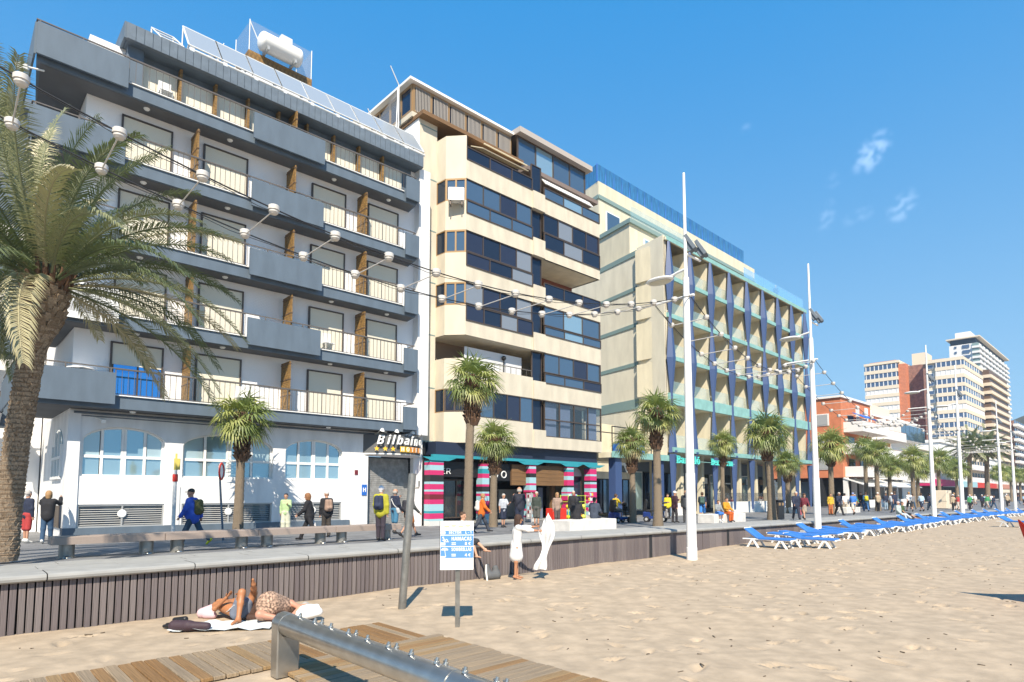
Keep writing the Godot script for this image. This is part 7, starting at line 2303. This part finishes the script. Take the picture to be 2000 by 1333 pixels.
	person("far walker in dark blue before the white terraced house", Vector3(37.09, -0.03, -61.14), 180, 1.67, "stand", navy, "l", "t", C(0.3, 0.4, 0.5), "short", brn, [])
	person("person in a pale jacket seated on the sea wall left of the third mast", W(48.0, 0.16, wall_v(48.0) + 0.05), 150, 1.68, "sitwall", C(0.45, 0.52, 0.5), "l", "t", C(0.5, 0.55, 0.6), "cap", C(0.6, 0.45, 0.4), ["coat"])
	person("bare legged person seated on the sea wall beside the one in the pale jacket", W(48.9, 0.16, wall_v(48.9) + 0.05), 140, 1.66, "sitwall", C(0.05, 0.09, 0.03), "s", "b", blk, "short", brn, ["barefoot"])
	var r := RandomNumberGenerator.new()
	r.seed = 9
	var tops := [["navy jacket", navy], ["red shirt", C(0.5, 0.05, 0.05)], ["white shirt", wht], ["grey coat", C(0.2, 0.2, 0.21)], ["pale blue top", C(0.35, 0.5, 0.65)], ["green top", C(0.06, 0.3, 0.12)], ["black coat", blk], ["beige jacket", C(0.45, 0.36, 0.25)]]
	var legs := [["dark trousers", blk, "t"], ["blue jeans", jean, "t"], ["pale shorts", C(0.5, 0.45, 0.38), "b"], ["black shorts", blk, "b"]]
	var where := ["before the brick house", "before the terraced house", "beyond third mast", "beyond fourth mast"]
	for k in 34:                                            # the distant crowd, ever smaller towards the right edge
		var u := 56.0 + k * 2.5 + r.randf_range(-1, 1)
		var v := wall_v(u) + r.randf_range(2.0, 9.0)
		var tp: Array = tops[(k * 3 + int(u)) % 8]
		var lg: Array = legs[(k * 5 + 1) % 4]
		var wh: String = where[0 if u < 70 else (1 if u < 90 else (2 if u < 115 else 3))]
		person("far walker in %s and %s %s, %s" % [tp[0], lg[0], wh, ["by the wall", "by the palms", "by the bars"][clampi(int((v - wall_v(u)) / 3.0), 0, 2)]], W(u, prom_y(u, v), v), [0, 180, 170, 10, 190][k % 5], r.randf_range(1.58, 1.8), ["walk", "walk2", "stand", "stand2"][k % 4], tp[1], "l" if k % 3 else "s", lg[2], lg[1], ["short", "short", "bob", "cap"][k % 4], [brn, gry, fair, wht][k % 4], [], 0.03)
	for k in 9:
		person("guest at a cafe table on the terrace, %s" % ["in red nearest the pale hotel", "in peach by the second pier", "in white by the third pier", "in grey by the fourth pier", "in blue by the last pier", "in beige on the bar terrace", "in black on the bar terrace", "in white on the bar terrace", "in pink on the bar terrace"][k], W(49.0 + k * 2.7 + (11.0 if k > 5 else 0.0) + 0.75, 0.47, 25.5 + (k % 2) * 1.0), -90 + 43, 1.66, "sit", [C(0.45, 0.06, 0.08), C(0.5, 0.25, 0.16), wht, C(0.2, 0.2, 0.21), C(0.1, 0.2, 0.5), C(0.45, 0.36, 0.25), blk, wht, C(0.5, 0.15, 0.2)][k], "l", "t", jean, "short", [brn, gry, fair][k % 3], [], 0.03)
	# up on the buildings
	person("person in white standing on the top left balcony of the pale hotel", Vector3(39.9 * cos(B) - 24.9 * sin(B) + 0.6, 17.92, -(39.9 * sin(B) + 24.9 * cos(B)) - 0.55), 180, 1.66, "stand2", wht, "s", "t", C(0.5, 0.45, 0.45), "long", brn, [], 0.03)
	person("man in blue on the roof edge of the pale hotel", Vector3(61.0 * cos(B) - 25.0 * sin(B), 20.74, -(61.0 * sin(B) + 25.0 * cos(B))), 0, 1.75, "stand", C(0.02, 0.04, 0.16), "l", "t", C(0.03, 0.05, 0.15), "short", gry, [], 0.03)
	# on the sand
	var tan := C(0.42, 0.20, 0.11)
	var w := person("dark haired woman in short white dress on the sand, shaking a white cloth", Vector3(0.11, sand_y(11.1, 11.7), -16.1), 80, 1.62, "shake", C(0.82, 0.81, 0.80), "m", "k", C(0.82, 0.81, 0.80), "long", C(0.045, 0.022, 0.014), ["barefoot"], 0.014, tan)
	cloth_thing(w.position)
	var leg := person("bare legged person in white sitting on the sea wall, mostly hidden by the price sign", W(10.12, 0.34, 12.62), 122, 1.46, "sitwall", wht, "s", "b", C(0.03, 0.03, 0.035), "short", brn, ["barefoot"], 0.018, C(0.52, 0.29, 0.19))
	beach_bag()
	sunbathers()

func cloth_thing(p: Vector3) -> void:
	# the cloth hangs from her hands, blown to the right
	var m := MB.new()
	var nu := 14
	var nv := 26
	var g := []
	for j in nv + 1:
		var q := float(j) / nv
		var row := []
		for i in nu + 1:
			var s := float(i) / nu - 0.5
			var wid := lerpf(0.16, 0.42, smoothstep(0.0, 0.16, q)) * lerpf(1.0, 0.42, smoothstep(0.22, 0.62, q)) + 0.16 * smoothstep(0.7, 0.95, q)
			var cx := 0.76 + 0.06 * sin(q * 3.0) - 0.16 * smoothstep(0.35, 0.95, q) + s * wid
			var y := 1.50 - 1.24 * q + 0.12 * s * (1.0 - q) + 0.16 * (s + 0.5) * smoothstep(0.2, 0.0, q)
			var z := 0.09 * sin(s * 9.0 + q * 4.0) + 0.05 * sin(q * 9.0)
			row.append(Vector3(cx, y, z))
		g.append(row)
	for j in nv:
		for i in nu: m.quad(g[j + 1][i], g[j + 1][i + 1], g[j][i + 1], g[j][i])
	var o := meta(put(self, "beach_cloth", smooth(m), M("cloth_white", C(0.85, 0.85, 0.84), 0.85), Transform3D(Basis(), p)), "long white beach cloth held out and blowing from the woman's hands", "cloth")
	(mats["cloth_white"] as StandardMaterial3D).backlight_enabled = true
	(mats["cloth_white"] as StandardMaterial3D).backlight = Color(0.4, 0.4, 0.4)
func smooth(m: MB) -> MB:   # weld equal corners and average their normals
	var at := {}
	for k in m.v.size():
		var q := (m.v[k] * 2000.0).round()
		at[q] = (at.get(q, Vector3.ZERO) as Vector3) + m.n[k]
	for k in m.v.size(): m.n[k] = (at[(m.v[k] * 2000.0).round()] as Vector3).normalized()
	return m

func beach_bag() -> void:
	var t := thing("beach_bag", "dark grey beach bag with pale edge by the wall behind the woman in white", "bag", W(10.75, -0.61, 12.2), A - 0.2)
	var m := MB.new()
	nets(m, [[Vector3(-0.14, 0.12, 0), Vector3(-0.15, 0.34, -0.02), 0.11, 0.07], [Vector3(0.12, 0.1, 0), Vector3(0.1, 0.28, -0.02), 0.12, 0.08], [Vector3(-0.1, 0.1, 0.03), Vector3(0.1, 0.1, 0.03), 0.11, 0.11]], 0.018, 0.05)
	put(t, "body", m, M("bag_grey", C(0.10, 0.105, 0.11), 0.8))
	m = MB.new()
	m.tube([Vector3(-0.22, 0.0, 0.12), Vector3(-0.24, 0.2, 0.1), Vector3(-0.22, 0.4, 0.06)], [0.025, 0.025, 0.02], 6)
	put(t, "trim", m, mats["white"])

func sunbathers() -> void:
	var tan := M("skin_tan", C(0.40, 0.17, 0.075), 0.5)
	# a man on his back, head to the left, one foot planted and the other ankle on his knee
	var g := sand_y(4.4, 11.0)
	var t := thing("person", "tanned man lying on his back, hands on his raised crossed leg, grey shorts", "person", Vector3(-4.98, g + 0.03, -11.15), -0.7)
	t.scale = Vector3.ONE * 0.94
	var hip := Vector3(0.30, 0.12, 0.0)
	var chest := Vector3(-0.12, 0.19, 0.02)
	var head := Vector3(-0.50, 0.16, 0.0)
	var k0 := Vector3(0.52, 0.52, 0.10)      # near leg, planted
	var a0 := Vector3(0.66, 0.06, 0.22)
	var k1 := Vector3(0.42, 0.46, -0.18)
	var cr := Vector3(0.66, 0.66, -0.05)
	var s0 := Vector3(-0.30, 0.2, 0.19)
	var s1 := Vector3(-0.30, 0.22, -0.17)
	var e0 := Vector3(-0.10, 0.18, 0.30)
	var w0 := Vector3(0.14, 0.40, 0.20)
	var e1 := Vector3(-0.06, 0.22, -0.22)
	var w1 := Vector3(0.18, 0.44, 0.0)
	var m := MB.new()
	nets(m, [[hip + Vector3(0, 0, 0.07), chest + Vector3(0, 0, 0.08), 0.105, 0.12], [hip - Vector3(0, 0, 0.07), chest - Vector3(0, 0, 0.08), 0.105, 0.12], [s0, s1, 0.07, 0.07], [chest, head + Vector3(0.12, 0, 0), 0.08, 0.055],
		[hip + Vector3(0.02, 0, 0.09), k0, 0.09, 0.062], [k0, k0.lerp(a0, 0.4), 0.06, 0.055], [k0.lerp(a0, 0.4), a0, 0.055, 0.037], [a0, a0 + Vector3(0.10, -0.035, 0.16), 0.036, 0.026], [a0 + Vector3(-0.03, -0.03, -0.04), a0, 0.036, 0.036],
		[hip + Vector3(0.02, 0, -0.09), k1, 0.09, 0.06], [k1, k1.lerp(cr, 0.5), 0.058, 0.052], [k1.lerp(cr, 0.5), cr, 0.052, 0.036], [cr, cr + Vector3(0.06, 0.10, 0.05), 0.034, 0.024],
		[s0, e0, 0.052, 0.042], [e0, w0, 0.042, 0.031], [s1, e1, 0.052, 0.042], [e1, w1, 0.042, 0.031]], 0.014, 0.04)
	nets(m, [[head, head + Vector3(-0.05, 0.03, 0), 0.085, 0.088], [head + Vector3(0.03, 0.06, 0), head + Vector3(0.07, 0.05, 0), 0.055, 0.04], [head + Vector3(0, 0.095, 0), head + Vector3(0.02, 0.115, 0), 0.013, 0.016]], 0.011, 0.025)
	hand(m, w0, (Vector3(0.3, 0.35, -0.2)).normalized(), 1.0); hand(m, w1, (Vector3(0.5, 0.2, 0.15)).normalized(), -1.0)
	put(t, "body", smooth_none(m), tan)
	m = MB.new()
	nets(m, [[hip + Vector3(0, 0, 0.06), hip + Vector3(-0.08, 0.01, 0.06), 0.125, 0.115], [hip - Vector3(0, 0, 0.06), hip - Vector3(0.08, -0.01, 0.06), 0.125, 0.115], [hip + Vector3(0.02, 0, 0.09), hip.lerp(k0, 0.55) + Vector3(0, 0, 0.02), 0.115, 0.105], [hip + Vector3(0.02, 0, -0.09), hip.lerp(k1, 0.5), 0.115, 0.105]], 0.014, 0.03)
	put(t, "shorts", m, M("shorts_grey", C(0.16, 0.18, 0.23), 0.85))
	m = MB.new()
	m.tube([hip + Vector3(-0.2, 0.0, 0.175), hip + Vector3(-0.05, 0.06, 0.195), hip + Vector3(0.12, 0.17, 0.185)], [0.016, 0.018, 0.016], 6, true, 0.4)
	put(t, "white_stripe", m, mats["white"])
	m = MB.new()
	nets(m, [[head + Vector3(-0.05, 0.0, 0), head + Vector3(-0.09, 0.03, 0), 0.088, 0.08]], 0.012, 0.02)
	put(t, "hair", m, M("hair_dark", C(0.05, 0.035, 0.03), 0.8))
	# a woman curled on her side, her round back in an orange flowered dress towards the wall
	t = thing("person", "woman curled up on her side in a peach flowered dress beside the tanned man", "person", Vector3(-4.22, g + 0.03, -11.0), 0.55)
	t.scale = Vector3.ONE * 0.85
	var fl := noise_tex("flower", 0.03, 0.25, 1.0, 1)
	var skin := M("skin_pink", C(0.50, 0.24, 0.16), 0.5)
	hip = Vector3(-0.02, 0.24, 0.08); chest = Vector3(0.30, 0.19, -0.10); head = Vector3(0.66, 0.13, -0.14)
	m = MB.new()
	nets(m, [[hip, chest, 0.17, 0.14], [chest + Vector3(0.05, 0.08, 0.1), chest + Vector3(0.08, -0.02, -0.1), 0.075, 0.075], [chest, head, 0.1, 0.06],
		[hip, Vector3(-0.30, 0.16, 0.30), 0.12, 0.075], [Vector3(-0.30, 0.16, 0.30), Vector3(0.02, 0.08, 0.42), 0.07, 0.045], [Vector3(0.02, 0.08, 0.42), Vector3(0.10, 0.05, 0.50), 0.038, 0.028],
		[hip, Vector3(-0.26, 0.10, 0.22), 0.12, 0.075], [Vector3(-0.26, 0.10, 0.22), Vector3(0.08, 0.05, 0.34), 0.07, 0.045],
		[chest + Vector3(0.06, 0.09, 0.12), Vector3(0.50, 0.20, 0.22), 0.06, 0.05], [Vector3(0.50, 0.20, 0.22), Vector3(0.30, 0.07, 0.36), 0.048, 0.034]], 0.014, 0.05)
	nets(m, [[head, head + Vector3(0.03, 0.01, 0.02), 0.09, 0.088], [head + Vector3(0.0, -0.01, 0.07), head + Vector3(0.0, -0.02, 0.09), 0.045, 0.03]], 0.011, 0.025)
	hand(m, Vector3(0.30, 0.07, 0.36), Vector3(-0.7, -0.2, 0.6).normalized(), 1.0)
	put(t, "body", m, skin)
	m = MB.new()
	nets(m, [[hip + Vector3(-0.05, 0.06, 0), hip.lerp(chest, 0.6) + Vector3(0, 0.03, 0), 0.27, 0.20], [hip.lerp(chest, 0.6), chest + Vector3(0.05, 0.0, 0), 0.19, 0.155], [hip + Vector3(-0.05, 0, 0.04), Vector3(-0.24, 0.14, 0.22), 0.20, 0.13]], 0.016, 0.06)
	put(t, "dress", m, M("dress_peach", C(0.85, 0.56, 0.40), 0.85, 0, "flower", Vector3.ONE * 1.2))
	m = MB.new()
	nets(m, [[head + Vector3(0.04, 0.03, -0.02), head + Vector3(0.06, -0.02, -0.03), 0.095, 0.09]], 0.012, 0.02)
	put(t, "hair", m, M("hair_grey", C(0.35, 0.33, 0.30), 0.8))
	# what lies about them
	var lie := func(called: String, label: String, cat: String, at: Vector3, pts: Array, mat: Material) -> void:
		var q := MB.new()
		nets(q, pts, 0.016, 0.04)
		meta(put(self, numbered(called), q, mat, Transform3D(Basis(), at)), label, cat)
	var o := Vector3(-4.96, g, -10.66)
	lie.call("dark_bag", "limp dark plum bag lying in front of the tanned man's shoulder", "bag", o + Vector3(-0.36, 0.0, 0.46), [[Vector3(-0.18, 0.07, 0), Vector3(0.05, 0.075, 0.02), 0.095, 0.085], [Vector3(0.05, 0.07, 0.02), Vector3(0.34, 0.06, -0.02), 0.08, 0.06]], M("plum", C(0.045, 0.025, 0.035), 0.7))
	lie.call("straw_shoes", "pair of black and white beach shoes at the left end of the sunbathers' towel", "shoes", o + Vector3(-0.82, 0.0, 0.18), [[Vector3(0, 0.03, 0), Vector3(0.22, 0.05, 0.03), 0.03, 0.04], [Vector3(0.02, 0.03, 0.12), Vector3(0.24, 0.05, 0.16), 0.03, 0.04], [Vector3(0.1, 0.1, -0.05), Vector3(0.3, 0.12, 0.0), 0.04, 0.05]], mats["black"])
	lie.call("folded_shirt", "crumpled pink and white shirt behind the tanned man's head", "clothes", o + Vector3(-0.60, 0.0, -0.55), [[Vector3(0, 0.08, 0), Vector3(0.18, 0.16, 0), 0.09, 0.08], [Vector3(0.1, 0.06, 0.05), Vector3(0.25, 0.06, 0.1), 0.07, 0.06]], M("shirt_pink", C(0.62, 0.42, 0.45), 0.9))
	lie.call("brown_bag", "brown patterned bag lying between the two sunbathers", "bag", o + Vector3(0.40, 0.0, -0.42), [[Vector3(-0.06, 0.1, 0), Vector3(0.1, 0.26, -0.02), 0.12, 0.1], [Vector3(0.1, 0.24, 0), Vector3(0.2, 0.3, 0.02), 0.06, 0.04], [Vector3(-0.02, 0.06, 0.16), Vector3(0.2, 0.06, 0.16), 0.07, 0.06]], M("bag_brown", C(0.085, 0.04, 0.025), 0.8, 0, "grime", Vector3.ONE * 6))
	lie.call("white_bag", "crumpled white plastic bag and towel right of the sunbathers", "bag", o + Vector3(1.22, 0.0, -0.35), [[Vector3(0, 0.09, 0), Vector3(0.16, 0.18, 0), 0.1, 0.09], [Vector3(0.12, 0.1, 0.06), Vector3(0.32, 0.14, 0), 0.09, 0.08], [Vector3(0.05, 0.2, 0), Vector3(0.28, 0.22, -0.05), 0.05, 0.05]], mats["plastic_white"])
	lie.call("beach_shoes", "dark sandals beside the white plastic bag", "shoes", o + Vector3(1.25, 0.0, -0.05), [[Vector3(0, 0.04, 0), Vector3(0.12, 0.06, 0.03), 0.04, 0.05], [Vector3(0.2, 0.04, -0.02), Vector3(0.34, 0.05, 0.0), 0.035, 0.04]], mats["black"])
	lie.call("sun_hat", "small white sun hat lying on the sand right of the sunbathers", "hat", o + Vector3(1.14, 0.0, 0.12), [[Vector3(0, 0.04, 0), Vector3(0.05, 0.05, 0), 0.075, 0.07], [Vector3(0.02, 0.015, 0.02), Vector3(0.17, 0.015, 0.04), 0.03, 0.02]], mats["white"])
	m = MB.new()
	var gr := []
	for b in 9:
		var row := []
		for a in 17: row.append(Vector3(a * 0.1 - 0.65, 0.02 + 0.015 * sin(a * 1.7 + b) + 0.012 * sin(b * 2.3 - a), b * 0.09 - 0.3))
		gr.append(row)
	for b in 8:
		for a in 16: m.quad(gr[b + 1][a], gr[b + 1][a + 1], gr[b][a + 1], gr[b][a])
	meta(put(self, "beach_towel", smooth(m), M("towel_white", C(0.62, 0.66, 0.66), 0.9), Transform3D(Basis(Vector3.UP, 0.1), o + Vector3(0, 0.0, 0.1))), "pale crumpled towel spread under the two sunbathers", "towel")
func smooth_none(m: MB) -> MB: return m
